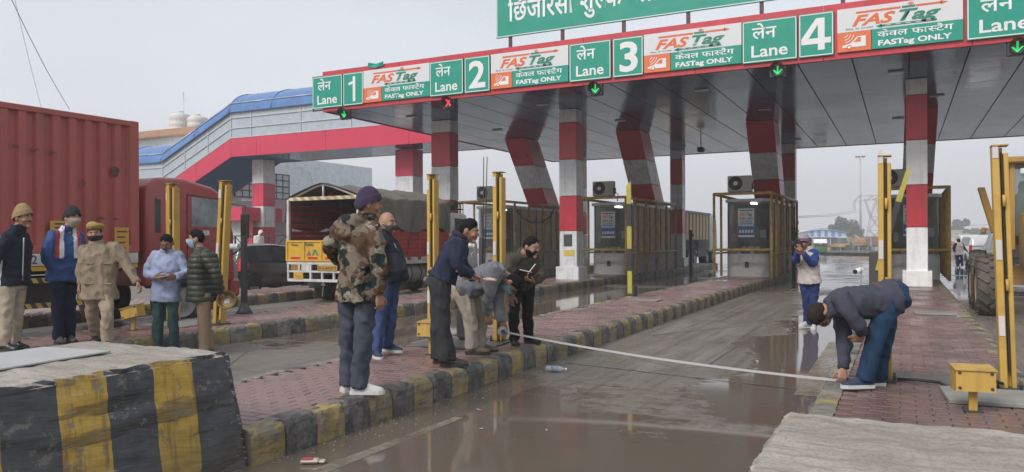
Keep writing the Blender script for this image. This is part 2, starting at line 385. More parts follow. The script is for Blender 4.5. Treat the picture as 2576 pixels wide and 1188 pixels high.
def island(nm, xr, y0, y1, label, nparts=300, bricks_to=24.0, paver='paver', along=True, left_kerb=True, plain_first=False, kerb_to=None):
    st = mk('pavement', (lambda mb: mb.box((xr-IW/2, (y0+y1)/2, (KZ-.03)/2), (IW-.06, y1-y0, KZ-.03)).mesh('pavement'))(MB()), MORTAR, kind='structure', label=label)
    yk = y0; i = 0; 
    while yk < (kerb_to or y1)-.1:
        key = ('kerb_y', 'kerb_k')[i % 2]
        if plain_first and i % 3 == 0: key = 'kerb_plain'
        o = mk('kerb_stone', kcopy(KST[rng.randrange(5)], key), None, st, loc=(xr+rng.uniform(-.006, .006), yk, rng.uniform(-.006, .006)), rot=(0, 0, rng.uniform(-.008, .008)))
        if left_kerb and yk < 40:
            o = mk('kerb_stone', kcopy(KST[rng.randrange(5)], ('kerb_k', 'kerb_y')[i % 2] if i % 3 == 0 else 'kerb_plain'), None, st, loc=(xr-IW, yk+.33, rng.uniform(-.006, .006)), rot=(0, 0, PI+rng.uniform(-.008, .008)))
        yk += .33; i += 1
    # pavers: brick bond; the nearest are single parts, the rest one joined part
    xa, xb = xr-IW+.205, xr-.205; place = []
    if along: cw, cl = .1, .2
    else: cw, cl = .2, .1
    nx = int((xb-xa)/cw); cw2 = (xb-xa)/nx; y = y0; j = 0
    ys = []
    while y < bricks_to: ys.append(y); y += cl
    for k in range(nx):
        off = (cl/2 if along and k % 2 else 0)
        for jj, yy in enumerate(ys):
            xo = cw2/2 if (not along and jj % 2) else 0
            x = xa+cw2*(k+.5)+xo
            if x > xb: continue
            place.append((yy+off+cl/2, x))
    place.sort()
    base = MB(); base.box((0, 0, 0), (cw2-.005, cl-.005, .05), bev=.006); pm = base.mesh('paving_brick'); pm.materials.append(MATS[paver])
    rest = MB()
    for q, (yy, x) in enumerate(place):
        z = KZ-.022+rng.uniform(-.0025, .0025); rx, ry = rng.uniform(-.012, .012), rng.uniform(-.012, .012)
        if q < nparts: mk('paving_brick', pm, None, st, loc=(x, yy, z), rot=(rx, ry, rng.uniform(-.012, .012)))
        else: rest.box((x, yy, z), (cw2-.005, cl-.005, .05), rot=Matrix.Rotation(rx, 3, 'X') @ Matrix.Rotation(ry, 3, 'Y'), bev=.006)
    if rest.v: rest.build('paving', MATS[paver], st, kind='stuff')
    if y1 > bricks_to: MB().box((xr-IW/2, (bricks_to+y1)/2+.1, KZ/2), (IW-.41, y1-bricks_to, KZ-.006)).build('far_paving', MATS[paver], st)
    return st
isl_B = island('B', XR['B'], 3.93, 44, 'red paved lane island with yellow and black kerb in the middle of the picture', 300, 24, along=False)
isl_C = island('C', XR['C'], 3.62, 46, 'brown red paved lane island at right under the white pillar', 300, 22, paver='paverC', along=False)
isl_A = island('A', XR['A'], 3.6, 43, 'red paved lane island behind the camouflage jacket where the onlookers stand', 120, 20, along=False, plain_first=True)
isl_Z = island('Z', XR['Z'], 3.6, 43, 'red paved lane island with striped kerb beside the black car', 60, 18, along=False)

def mat_block():
    m, nt, p, o = newmat('striped_concrete'); L = nt.links; co = coord(nt); sep = nd(nt, 'ShaderNodeSeparateXYZ'); L.new(co, sep.inputs[0])
    geo = nd(nt, 'ShaderNodeNewGeometry'); ns = nd(nt, 'ShaderNodeSeparateXYZ'); L.new(geo.outputs['True Normal'], ns.inputs[0])
    n1 = noise(nt, co, 5, 6, .65); n2 = noise(nt, co, 26, 5, .6); n3 = noise(nt, co, 1.7, 5, .55); lay = noise(nt, co, 2.6, 5, .55, (1, .4, 3.2)); drip = noise(nt, co, 6, 5, .6, (1, 4, .35)); n5 = noise(nt, co, 9, 6, .7)
    wob = mth(nt, 'MULTIPLY', mth(nt, 'SUBTRACT', n1, .5), .015)
    ph = mth(nt, 'FRACT', mth(nt, 'DIVIDE', mth(nt, 'ADD', mth(nt, 'SUBTRACT', sep.outputs[1], 2.635), wob), .605))
    y = mth(nt, 'MULTIPLY', ramp(nt, ph, .482, .49, 1, 0), ramp(nt, sep.outputs[1], 3.70, 3.705, 1, 0))
    yel = mixc(nt, ramp(nt, n3, .3, .7), c4((.53, .335, .05)), c4((.62, .42, .10))); yel = mixc(nt, ramp(nt, drip, .5, .66, 0, .75), yel, c4((.24, .115, .05)))
    yel = mixc(nt, ramp(nt, lay, .55, .72, 0, .55), yel, c4((.30, .19, .05)))
    blk = mixc(nt, ramp(nt, n1, .3, .7), c4((.052, .058, .068)), c4((.10, .107, .115)))
    c = mixc(nt, y, blk, yel)
    c = mixc(nt, ramp(nt, lay, .555, .60, 0, .8), c, mixc(nt, y, c4((.045, .042, .038)), c4((.19, .135, .055))))
    c = mixc(nt, ramp(nt, n5, .565, .62, 0, .8), c, c4((.22, .20, .17)))
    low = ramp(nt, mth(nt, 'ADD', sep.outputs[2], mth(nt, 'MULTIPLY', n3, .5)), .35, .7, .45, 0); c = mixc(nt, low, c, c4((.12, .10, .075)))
    top = mixc(nt, ramp(nt, n3, .35, .65), c4((.31, .27, .228)), c4((.46, .41, .355))); top = mixc(nt, ramp(nt, noise(nt, co, 7, 6, .7, (.5, 2.2, 1)), .47, .62, 0, .75), top, c4((.235, .19, .155))); top = mixc(nt, ramp(nt, noise(nt, co, 60, 5, .7), .48, .7, 0, .8), top, c4((.15, .135, .12)))
    zz = ramp(nt, mth(nt, 'ADD', ns.outputs[2], mth(nt, 'MULTIPLY', mth(nt, 'SUBTRACT', n2, .5), .8)), .45, .55)
    c = mixc(nt, zz, c, top); L.new(c, p.inputs['Base Color']); L.new(ramp(nt, n3, .3, .7, .78, .5), p.inputs['Roughness'])
    hh = mth(nt, 'ADD', mth(nt, 'ADD', mth(nt, 'MULTIPLY', n1, .5), mth(nt, 'MULTIPLY', n2, .25)), mth(nt, 'MULTIPLY', ramp(nt, lay, .60, .66), .5)); bump(nt, p, hh, .5, .014); return m
def rough_block(name, x0, x1, y0, y1, z1, batter, seed, mat, label):
    """cast concrete block with battered sides and broken edges, as a closed displaced grid"""
    r = random.Random(seed); bm = bmesh.new(); bmesh.ops.create_cube(bm, size=1.0); bmesh.ops.subdivide_edges(bm, edges=bm.edges[:], cuts=52, use_grid_fill=True)
    for v in bm.verts:
        a, b, c = v.co.x+.5, v.co.y+.5, v.co.z+.5
        bt = batter*(1-c); q = Vector((x0-bt+(x1-x0+2*bt)*a, y0+(y1-y0+bt)*b, z1*c))
        ex = min(a, 1-a)*(x1-x0); ez = (1-c)*z1; ey = (1-b)*(y1-y0); near = sum(1 for t in (ex, ez, ey) if t < .02)
        nn = mnoise.fractal(q*6.0+Vector((seed, 0, 0)), .8, 2.0, 4)
        k = .012 if near < 2 else .06
        d = Vector(((a-.5)*2 if ex < .02 else 0, 1 if ey < .02 else 0, 1 if ez < .02 else 0))
        q -= d*(k*(abs(nn)*1.0+.15 if near >= 2 else nn))
        if ex < .02 and .3 < c < .95:     # scrapes along the side
            s = mnoise.noise(Vector((q.y*1.0+seed, 3.1, q.z*6))); q.x -= (1 if a > .5 else -1)*max(0, s-.25)*.03
        v.co = q
    me = bpy.data.meshes.new(name); bm.to_mesh(me); bm.free(); me.polygons.foreach_set('use_smooth', [False]*len(me.polygons))
    return mk(name, me, mat, label=label, cat='concrete block')
BLK = mat_block()
rough_block('concrete_block', -5.55, -4.14, .9, 3.86, .8, .10, 3, BLK, 'big concrete crash block with yellow and black stripes at bottom left')
rough_block('concrete_block', -.47, 1.25, .7, 3.58, .8, .06, 11, BLK, 'bare grey concrete crash block top at bottom right')
sh = MB(); sh.box((-5.05, 2.95, .812), (.62, .9, .012), rz=.12, bev=.003); sh.build('cement_sheet', M('cement_sheet', (.42, .42, .41), .6, .08, 5, .15), label='pale grey flat sheet lying on the striped concrete block', cat='sheet')

# worn lane paint and tyre-smeared arrows on the road
def mat_worn(lo=.46, hi=.62, mx_=.75):
    m, nt, p, o = newmat('worn_road_paint'); L = nt.links; co = coord(nt); p.inputs['Base Color'].default_value = (.30, .25, .19, 1); p.inputs['Roughness'].default_value = .5
    f = ramp(nt, mth(nt, 'ADD', mth(nt, 'MULTIPLY', noise(nt, co, 1.1, 5, .6), .6), mth(nt, 'MULTIPLY', noise(nt, co, 9, 5, .7), .4)), lo, hi, 0, mx_); tr = nd(nt, 'ShaderNodeBsdfTransparent'); mx = nd(nt, 'ShaderNodeMixShader'); L.new(f, mx.inputs[0]); L.new(tr.outputs[0], mx.inputs[1]); L.new(p.outputs[0], mx.inputs[2]); L.new(mx.outputs[0], o.inputs[0]); return m
PAINT = mat_worn(); PAINT2 = mat_worn(.36, .58, .85)
def strip(name, pts, w, label, mat=PAINT, z=.004):
    mb = MB(); mb.quad(*[(x, y, z) for x, y in pts]); return mb.build(name, mat, label=label, kind='structure')
strip('lane_marking', [tuple(gz(*q).xy) for q in ((700, 1215), (742, 1222), (1165, 1053), (1145, 1050))], .1, 'faded pale edge line along the near kerb', PAINT2)
strip('lane_marking', [(-3.45, 9.3), (-3.2, 9.2), (-3.2, 10.6), (-3.45, 10.6)], .1, 'short worn paint mark beside the measuring tape', PAINT2)
strip('lane_marking', [(-3.35, 11.6), (-3.25, 11.6), (-3.3, 20.5), (-3.4, 20.5)], .1, 'faded edge line along the far kerb')
strip('lane_marking', [(-.98, 8.1), (-.72, 8.1), (-.76, 12.5), (-1.0, 12.5)], .1, 'worn yellowish edge line beside the right island', PAINT2)
strip('lane_marking', [tuple(gz(*q).xy) for q in ((2068, 684), (2090, 684), (2222, 649), (2216, 648))], .1, 'pale chevron line beyond the booths')
strip('lane_marking', [tuple(gz(*q).xy) for q in ((2062, 662), (2072, 665), (2222, 648), (2214, 647.4))], .1, 'pale chevron line on the far road')
# ================================================================ toll canopy with columns
RED = M('red_cladding', (.56, .036, .055), .35, .1, 2.5, .03, dirt=(.22, .05, .05), dirt_amt=.35, streak=.35)
SILV = M('silver_cladding', (.68, .69, .70), .38, .08, 2.5, .03, dirt=(.3, .29, .28), dirt_amt=.45, streak=.4)
WHITE = M('white_paint', (.86, .86, .85), .5, .06, 4, .05, dirt=(.45, .43, .4), dirt_amt=.4, streak=.3)
DARKM = M('dark_metal', (.045, .046, .05), .5, .2, 6, .1)
def mat_soffit():
    m, nt, p, o = newmat('soffit_panel'); L = nt.links; co = coord(nt); oi = nd(nt, 'ShaderNodeObjectInfo'); geo = nd(nt, 'ShaderNodeNewGeometry'); wp = geo.outputs['Position']; n1 = noise(nt, wp, .8, 5, .6, (1, .5, 1)); n2 = noise(nt, wp, .7, 3, .5)
    c = mixc(nt, oi.outputs['Random'], c4((.016, .078, .155)), c4((.022, .088, .168))); c = mixc(nt, ramp(nt, n1, .45, .75, 0, .6), c, c4((.05, .095, .14)))
    L.new(c, p.inputs['Base Color']); L.new(ramp(nt, n1, .3, .7, .07, .2), p.inputs['Roughness']); p.inputs['Specular IOR Level'].default_value = .2
    bump(nt, p, n2, .22, .05); return m
SOFF = mat_soffit()
CZ = 5.95; CX0, CX1, CY0, CY1 = -17.45, 14.0, 20.35, 39.6
canopy = thing('toll_canopy', 'wide flat toll plaza canopy with red edge and glossy blue grey ceiling', 'canopy', ((CX0+CX1)/2, 30, 0))
MB().box(((CX0+CX1)/2, (CY0+CY1)/2, CZ+.62), (CX1-CX0-.3, CY1-CY0-.3, 1.05)).build('roof_deck', DARKM, canopy, True)
# ceiling panels: each its own glossy tray with an open joint; real ones sag and tilt a little
px, py = 1.235, 2.4; nx = int(round((CX1-CX0-.2)/px)); ny = int(round((CY1-CY0-.3)/py)); wx = (CX1-CX0-.2)/nx; wy = (CY1-CY0-.3)/ny
pm = MB()
K = 4
vs = [((i/K-.5)*(wx-.034), (j/K-.5)*(wy-.014), 0.0) for j in range(K+1) for i in range(K+1)]
pm.add(vs, [(j*(K+1)+i, j*(K+1)+i+1, (j+1)*(K+1)+i+1, (j+1)*(K+1)+i) for j in range(K) for i in range(K)], False)
b = (wx-.034)/2; e = (wy-.014)/2
for q in (((-b, -e), (b, -e)), ((b, -e), (b, e)), ((b, e), (-b, e)), ((-b, e), (-b, -e))): pm.quad((*q[0], 0), (*q[1], 0), (*q[1], .05), (*q[0], .05))
PMESH = pm.mesh('ceiling_panel'); PMESH.materials.append(SOFF)
rng = random.Random(17)
for i in range(nx):
    for j in range(ny):
        mk('ceiling_panel', PMESH, None, canopy, True, loc=(CX0+.1+wx*(i+.5), CY0+.2+wy*(j+.5), CZ), rot=(rng.gauss(0, .0002), rng.gauss(0, .0006), 0))
LAMPH = M('lamp_housing', (.5, .5, .48), .4, .05, 6, .02); LAMPG = M('lamp_glass_off', (.6, .6, .58), .15, .1, 8, 0)
for i in range(6):
    for j in range(4):
        x = CX0+2.0+i*5.1+(j % 2)*1.1; y = CY0+2.3+j*4.4
        f = MB().box((x, y, CZ-.03), (.40, .16, .03), bev=.006).build('downlight', LAMPH, canopy, True); MB().box((x, y, CZ-.046), (.34, .10, .012)).build('diffuser', LAMPG, f, True)
# edge: red cladding panels along front and left, each a panel of its own
def fascia_panels(p0, p1, z0, z1, n, parent, name='fascia_panel', mat=RED, proud=.0):
    p0, p1 = Vector(p0), Vector(p1); d = (p1-p0)/n
    for i in range(n):
        a, b2 = p0+d*i, p0+d*(i+1); t = d.normalized()*.004
        MB().bar(Vector((*(a+t).xy, (z0+z1)/2)), Vector((*(b2-t).xy, (z0+z1)/2)), .06, z1-z0, bev=.004).build(name, mat, parent, True)
fascia_panels((CX0, CY0, 0), (CX1, CY0, 0), 5.92, 7.27, 10, canopy); fascia_panels((CX0-.03, CY0+.05, 0), (CX0-.03, CY1, 0), 5.93, 7.05, 8, canopy)
fascia_panels((CX0, CY1, 0), (CX1, CY1, 0), 5.93, 7.0, 10, canopy)
def column(x, y, w, d, zs, cols, parent, box=True, dx=0.0, dy=0.0, name='column'):
    """clad column: separate cladding bands; dx, dy lean over its height"""
    z0, z1 = zs[0], zs[-1]
    core = MB().prism([(-.4*w, -.4*d), (.4*w, -.4*d), (.4*w, .4*d), (-.4*w, .4*d)], 'z', 0, 1)
    core.v = [(x+dx*q[2]+q[0], y+dy*q[2]+q[1], z0+(z1-z0)*q[2]) for q in core.v]; c = core.build(name, DARKM, parent, True)
    for k in range(len(zs)-1):
        a, b2 = zs[k]+.006, zs[k+1]-.006; mb = MB()
        for sx, sy, ex, ey in ((0, -1, w/2, .0), (0, 1, w/2, 0), (1, 0, 0, d/2), (-1, 0, 0, d/2)):
            pass
        ta, tb = (a-z0)/(z1-z0), (b2-z0)/(z1-z0)
        mb.box((0, 0, .5), (w, d, 1), bev=.012); mb.v = [(x+dx*(ta+(tb-ta)*q[2])+q[0], y+dy*(ta+(tb-ta)*q[2])+q[1], a+(b2-a)*q[2]) for q in mb.v]
        mb.build('cladding_band', cols[k % len(cols)] if not isinstance(cols, dict) else cols[k], c, True)
    if box: MB().box((x, y, KZ+.2), (w+.2, d+.2, .44), bev=.012).build('plinth', SILV if name == 'column' and x < -2 else WHITE, c, True)
    return c
BZ = [.62, 1.86, 3.03, 4.26, 5.5, CZ-.01]
cC = column(.34, 24.15, .52, .55, BZ, {0: WHITE, 1: RED, 2: WHITE, 3: RED, 4: SILV}, canopy)
cA = column(-10.0, 24.15, .62, .6, BZ, {0: SILV, 1: RED, 2: SILV, 3: RED, 4: SILV}, canopy)
cZ = column(-15.0, 24.15, .8, .6, BZ, {0: SILV, 1: RED, 2: SILV, 3: RED, 4: SILV}, canopy)
for x in (-9.9, -15.1, -4.7, .4): column(x, 37.6, .6, .6, BZ, {0: SILV, 1: RED, 2: SILV, 3: RED, 4: SILV}, canopy)
for x in (-15.0, -9.95, -4.85, .45):       # raking columns that rise through the booths towards the front
    column(x, 33.05, 1.0, 1.35, [2.99, 3.05+.85, 4.85, CZ-.01], {0: RED, 1: SILV, 2: RED}, canopy, box=False, dx=.12, dy=-2.75, name='raking_column')
# stickers on the near columns
MB().box((-10.0, 23.842, 1.55), (.3, .008, .4)).build('poster', M('dark_poster', (.06, .06, .065), .5, .3, 20, 0), cA, True)
MB().box((-9.95, 23.842, 1.13), (.38, .008, .2)).build('sticker', M('yellow_sticker', (.6, .45, .08), .5, .1, 10, 0), cA, True)
dome = MB(); dome.box((-7.75, 33.3, 5.42), (.26, .34, .2), bev=.02); dome.cyl((-7.75, 33.3, 5.5), (-7.75, 33.3, CZ), .02); dome.build('ceiling_camera', DARKM, label='small black camera box hanging from the canopy ceiling', cat='camera')

# ---------------------------------------------------------------- signs on the canopy edge
GREEN = M('sign_green', (.004, .285, .20), .35, .05, 3, .0); ORANGE = M('sign_orange', (.72, .16, .05), .35, .05, 3, 0); SWHITE = M('sign_white', (.66, .67, .68), .4, .04, 3, 0, dirt=(.5, .5, .5), dirt_amt=.3)
LETW = M('letter_white', (.74, .75, .74), .4, .04, 3, 0); LETG = M('letter_green', (.015, .2, .13), .4, .05, 3, 0); LETO = M('letter_orange', (.72, .13, .03), .4, .05, 3, 0); LETK = M('letter_dark', (.05, .05, .055), .5, .05, 3, 0)
SY = CY0-.075; SZ0, SZ1 = 6.03, 7.1; XRT, UPV = (1, 0, 0), (0, 0, 1)
def board(name, x0, x1, z0, z1, mat, parent, rim=True, y=SY):
    b = MB().box(((x0+x1)/2, y, (z0+z1)/2), (x1-x0-.012, .05, z1-z0), bev=.004).build('sign_board', mat, parent, True)
    if rim:
        r = MB(); w = .022; yy = y-.027
        for q in (((x0+x1)/2, yy, z0+.03, x1-x0-.05, w), ((x0+x1)/2, yy, z1-.03, x1-x0-.05, w)): r.box((q[0], q[1], q[2]), (q[3], .004, q[4]))
        for xx in (x0+.03, x1-.03): r.box((xx, yy, (z0+z1)/2), (w, .004, z1-z0-.09))
        r.build('border', LETW, parent, True)
    return b
yl = SY-.026
def lane_sign(x0, x1, label):
    t = thing('lane_sign', label, 'sign', ((x0+x1)/2, SY, SZ0), group='lane word signs'); board('lane_sign', x0, x1, SZ0, SZ1, GREEN, t); w = x1-x0
    text_obj('hindi_word', 'लेन', LETW, t, (x0+w*.19, yl, SZ0+.60), XRT, UPV, height=.30, width=w*.44, bold=.012)
    text_obj('english_word', 'Lane', LETW, t, (x0+w*.15, yl, SZ0+.14), XRT, UPV, height=.29, width=w*.68, bold=.018); return t
def number_sign(x0, x1, ch, label):
    t = thing('number_sign', label, 'sign', ((x0+x1)/2, SY, SZ0), group='lane number signs'); board('number_sign', x0, x1, SZ0, SZ1, GREEN, t); w = x1-x0
    if ch == '4':
        m = MB(); X_, Z_, w_, h_ = x0+w*.08, SZ0+.15, w*.84, .78
        for q in ([(.56, 0), (.79, 0), (.79, 1), (.56, 1)], [(0, .2), (.56, .2), (.56, .38), (0, .38)], [(.79, .2), (1, .2), (1, .38), (.79, .38)], [(0, .38), (.25, .38), (.56, .80), (.56, 1.0), (.5, 1.0)]): m.quad(*[(X_+w_*a, yl-.006, Z_+h_*b2) for a, b2 in q])
        m.build('numeral', LETW, t, True); return t
    fr = {'1': (.34, .28), '2': (.17, .66), '3': (.17, .66), '4': (.06, .86)}[ch]
    text_obj('numeral', ch, LETW, t, (x0+w*fr[0], yl, SZ0+.15), XRT, UPV, height=.78, width=w*fr[1], bold=.025)
    if ch == '1':
        m = MB(); m.quad((x0+w*.28, yl-.006, SZ0+.66), (x0+w*.5, yl-.006, SZ0+.70), (x0+w*.5, yl-.006, SZ0+.80), (x0+w*.28, yl-.006, SZ0+.74)); m.build('numeral_flag', LETW, t, True)
    return t
def fastag_sign(x0, x1, label, tagline=True):
    t = thing('toll_tag_sign', label, 'sign', ((x0+x1)/2, SY, SZ0), group='electronic tag signs'); w = x1-x0; zm = SZ0+.5; xo = x0+w*.285
    board('toll_tag_sign', x0, x1, zm, SZ1, SWHITE, t, False); board('toll_tag_sign', x0, xo, SZ0+.03, zm, ORANGE, t, False); board('toll_tag_sign', xo, x1, SZ0+.03, zm, GREEN, t, False)
    # logo
    text_obj('logo_word', 'FAS', LETO, t, (x0+w*.12, yl, zm+.135), XRT, UPV, height=.24, width=w*.36, bold=.03, shear=.35)
    text_obj('logo_word', 'Tag', LETG, t, (x0+w*.465, yl, zm+.135), XRT, UPV, height=.25, width=w*.37, bold=.03, shear=.35)
    m = MB(); stroke_pts(m, [(w*.16, .445), (w*.52, .445)], .045, (x0, yl, zm), XRT, UPV); stroke_pts(m, [(w*.64, .445), (w*.84, .445)], .045, (x0, yl, zm), XRT, UPV)
    m.quad(*[(x0+w*a, yl-.006, zm+c) for a, c in ((.83, .40), (.885, .445), (.83, .49))]); m.build('logo_arrow', LETO, t, True)
    m = MB(); stroke_pts(m, [(w*.36, .065), (w*.80, .065)], .05, (x0, yl, zm), XRT, UPV); m.quad(*[(x0+w*a, yl-.006, zm+c) for a, c in ((.37, .015), (.32, .065), (.37, .115))])
    stroke_pts(m, [(w*.53, .445), (w*.635, .445)], .05, (x0, yl, zm), XRT, UPV); m.build('logo_road', LETG, t, True)
    m = MB()
    for k in range(5): stroke_pts(m, [(w*(.40+.08*k), .065), (w*(.44+.08*k), .065)], .012, (x0, yl-.003, zm), XRT, UPV)
    m.build('logo_dashes', LETW, t, True)
    m = MB()
    for r_ in (.03, .055, .08): stroke_pts(m, [(w*.60+r_*math.cos(a), .455+r_*math.sin(a)) for a in [PI*(.2+.6*k/6) for k in range(7)]], .012, (x0, yl-.002, zm), XRT, UPV)
    m.build('logo_waves', LETO, t, True)
    if tagline: text_obj('tagline', 'Easy to Cruise', LETK, t, (x0+w*.07, yl, zm+.05), XRT, UPV, height=.04, width=w*.23, shear=.3)
    text_obj('hindi_words', ['केवल फा', ('स', .74), 'टैग'], LETW, t, (xo+w*.05, yl, SZ0+.30), XRT, UPV, height=.135, width=w*.59, bold=.012)
    text_obj('english_words', 'FASTag ONLY', LETW, t, (xo+w*.05, yl, SZ0+.10), XRT, UPV, height=.12, width=w*.58, bold=.035)
    # car pictogram with radio waves
    W_ = xo-x0; m = MB(); q = [(.16, .10), (.16, .15), (.40, .20), (.60, .35), (.84, .35), (.84, .10)]
    m.quad(*[(x0+W_*a, yl-.006, SZ0+.03+b2) for a, b2 in q])
    for r_ in (.10, .17, .24): stroke_pts(m, [(W_*.18+r_*math.cos(a), .46-r_*.9*math.sin(a)+.0) for a in [PI*(.05+.38*k/6) for k in range(7)]], .018, (x0, yl, SZ0), XRT, UPV)
    m.build('car_picture', LETW, t, True)
    m = MB(); ang = [2*PI*k/14 for k in range(14)]; m.quad(*[(x0+W_*.36+.055*math.cos(a), yl-.009, SZ0+.135+.055*math.sin(a)) for a in ang])
    m.quad(*[(x0+W_*a, yl-.009, SZ0+.03+b2) for a, b2 in [(.47, .215), (.62, .325), (.70, .325), (.70, .215)]]); m.build('car_wheel', ORANGE, t, True)
    m = MB(); m.quad(*[(x0+W_*.36+.032*math.cos(a), yl-.012, SZ0+.135+.032*math.sin(a)) for a in ang]); m.build('wheel_hub', LETW, t, True); return t
SX = [-17.83, -16.55, -16.52, -15.69, -13.12, -11.91, -11.87, -10.99, -8.45, -7.18, -7.13, -6.26, -3.66, -2.32, -2.29, -1.48, -1.41, 1.24, 1.3, 2.75]
lane_sign(SX[0], SX[1], 'green lane word sign at the left end beside number one'); number_sign(SX[2], SX[3], '1', 'green sign with white number one'); fastag_sign(SX[3], SX[4], 'white green and orange tag sign between numbers one and two', False)
lane_sign(SX[4], SX[5], 'green lane word sign left of number two'); number_sign(SX[6], SX[7], '2', 'green sign with white number two'); fastag_sign(SX[7]+.03, SX[8], 'white green and orange tag sign between numbers two and three')
lane_sign(SX[8]+.02, SX[9], 'green lane word sign left of number three'); number_sign(SX[10], SX[11], '3', 'green sign with white number three'); fastag_sign(SX[11]+.01, SX[12], 'white green and orange tag sign between numbers three and four')
lane_sign(SX[12]+.01, SX[13], 'green lane word sign left of number four'); number_sign(SX[14], SX[15], '4', 'green sign with white number four'); fastag_sign(SX[16], SX[17], 'white green and orange tag sign right of number four')
lane_sign(SX[18], SX[19], 'green lane word sign cut by the right edge of the picture')
fr = MB()
for z in (5.98, 7.12): fr.box((-17.65, CY0-.02, z), (.46, .04, .035))
fr.box((-17.86, CY0-.02, 6.55), (.035, .04, 1.17)); fr.build('sign_frame', DARKM, canopy, True)
# big Hindi name board above
bx0, bx1 = -10.95, 4.5; bz0, bz1 = 7.66, 9.35; BY = 20.62
t = thing('name_board', 'long green name board with white Hindi letters above the canopy', 'sign', ((bx0+bx1)/2, BY, 7.27)); board('name_board', bx0, bx1, bz0, bz1, GREEN, t, True, BY)
for x in (-10.5, -8.8, -6.94, -5.13, -3.23, -1.3, .6, 2.6): MB().box((x, BY+.04, 7.45), (.1, .06, .5)).build('post', M('maroon_post', (.09, .03, .035), .5, .1, 4, .05), t, True)
text_obj('hindi_name', ['िछजारसी ', 'शु', ('ल', .72), 'क ', ('प', .66), 'लाजा'], LETW, t, (bx0+.42, BY-.027, bz0+.46), XRT, UPV, height=.60, width=5.25, bold=.014)
# a torn scrap of green sheet on the red edge
m = MB(); m.add([(-15.55, CY0-.05, 7.22), (-15.2, CY0-.09, 7.16), (-14.9, CY0-.06, 7.2), (-14.88, CY0-.1, 7.34), (-15.2, CY0-.05, 7.3), (-15.5, CY0-.08, 7.36)], [(0, 1, 4, 5), (1, 2, 3, 4)]); m.build('torn_sheet', GREEN, label='torn scrap of green sheet on the red canopy edge above lane one', cat='scrap')
# lane lights
def lane_light(x, z, red, label):
    t = thing('lane_light', label, 'traffic light', (x, 20.6, z), group='lane lights under the canopy edge'); y = 20.42
    MB().box((x, y, z), (.40, .14, .38), bev=.02).build('housing', DARKM, t, True); MB().box((x, y, z+.2), (.06, .06, .12)).build('bracket', DARKM, t, True)
    v = MB(); k = 12; v.loft([[Vector((x+.17*math.cos(a), y-.07-d*(1 if math.sin(a) > -.3 else .3), z+.17*math.sin(a))) for a in [2*PI*j/k for j in range(k)]] for d in (0, .2)], cap=False); v.build('visor', DARKM, t, True)
    m = MB(); yy = y-.082; em = M_emit('red_led', (1, .03, .06), 1.7) if red else M_emit('green_led', (.02, .9, .18), .75)
    def dots(a, b2, n_):
        for i in range(n_):
            f = i/(n_-1); cx, cz = a[0]+(b2[0]-a[0])*f, a[1]+(b2[1]-a[1])*f
            for ox in (-.013, .013): m.box((x+cx*.85+ox*.8, yy, z+cz*.85+ox*.3), (.015, .008, .015))
    if red: dots((-.1, -.13), (.1, .13), 11); dots((-.1, .13), (.1, -.13), 11)
    else: dots((0, .13), (0, -.12), 9); dots((-.11, -.01), (0, -.13), 8); dots((.11, -.01), (0, -.13), 8)
    m.build('cross' if red else 'arrow', em, t, True); return t
lane_light(-16.55, 5.80, False, 'lane light with dim green arrow under number one'); lane_light(-12.5, 5.82, True, 'lane light with glowing red cross left of the silver column')
lane_light(-7.68, 5.8, False, 'lane light with green arrow under number three'); lane_light(-2.8, 5.82, False, 'lane light with green arrow under number four'); lane_light(2.28, 5.8, False, 'lane light with green arrow at the right edge of the picture')
# ================================================================ foot bridge
BLUE = M('blue_vault_sheet', (.085, .19, .42), .28, .16, 1.2, .05, dirt=(.12, .2, .42), dirt_amt=.5, bdist=.02); BLUED = M('blue_soffit', (.015, .12, .26), .5, .1, 1.5, .03, spec=.08)
PANE = M_glass('smoked_sheet', (.50, .56, .62), .2, .8); RAILM = M('bright_metal', (.55, .55, .55), .35, .06, 5, .02, metal=.4); PINKRED = M('bridge_red', (.58, .035, .085), .38, .08, 1.5, .03, dirt=(.36, .05, .07), dirt_amt=.4)
br = thing('foot_bridge', 'covered foot bridge with blue vaulted roof and red beam', 'foot bridge', (-28, 31.8, 0))
Y0b, Y1b = 30.0, 33.7; path = [(-46.0, 3.72), (-37.4, 3.72), (-32.05, 6.1), (-17.2, 6.1)]     # x, z of the underside
def bz(x):
    for (a, za), (b2, zb) in zip(path, path[1:]):
        if a <= x <= b2: return za+(zb-za)*(x-a)/(b2-a)
    return path[-1][1]
def slab(name, xa, xb, o0, o1, y0, y1, mat, parent=br, bev=0):
    m = MB(); q = [(xa, bz(xa)+o0), (xb, bz(xb)+o0), (xb, bz(xb)+o1), (xa, bz(xa)+o1)]; m.prism(q, 'y', y0, y1); return m.build(name, mat, parent, True)
cuts = [-46, -42, -37.4, -34.7, -32.05, -30.2, -25.6, -20.6, -17.2]
for a, b2 in zip(cuts, cuts[1:]):
    slab('red_panel', a+.008, b2-.008, .0, 1.0, Y0b, Y0b+.08, PINKRED); slab('red_panel', a+.008, b2-.008, .0, 1.0, Y1b-.08, Y1b, PINKRED)
    s_ = slab('soffit_panel', a+.01, b2-.01, .012, .08, Y0b+.09, Y1b-.09, BLUED if b2 < -29 else SOFF)
for (a, _), (b2, _) in zip(path, path[1:]): slab('deck', a, b2, .2, .45, Y0b+.1, Y1b-.1, DARKM)
panes = [-46, -42.5, -39.5, -37.4, -35.6, -33.8, -32.05, -30.6, -27.2, -24.0, -20.8, -17.2]
for a, b2 in zip(panes, panes[1:]):
    for o0, o1 in ((1.02, 1.5), (1.53, 2.05), (2.08, 2.62)):
        for yy in (Y0b+.03, Y1b-.05): slab('glazing_sheet', a+.02, b2-.02, o0, o1, yy, yy+.012, PANE)
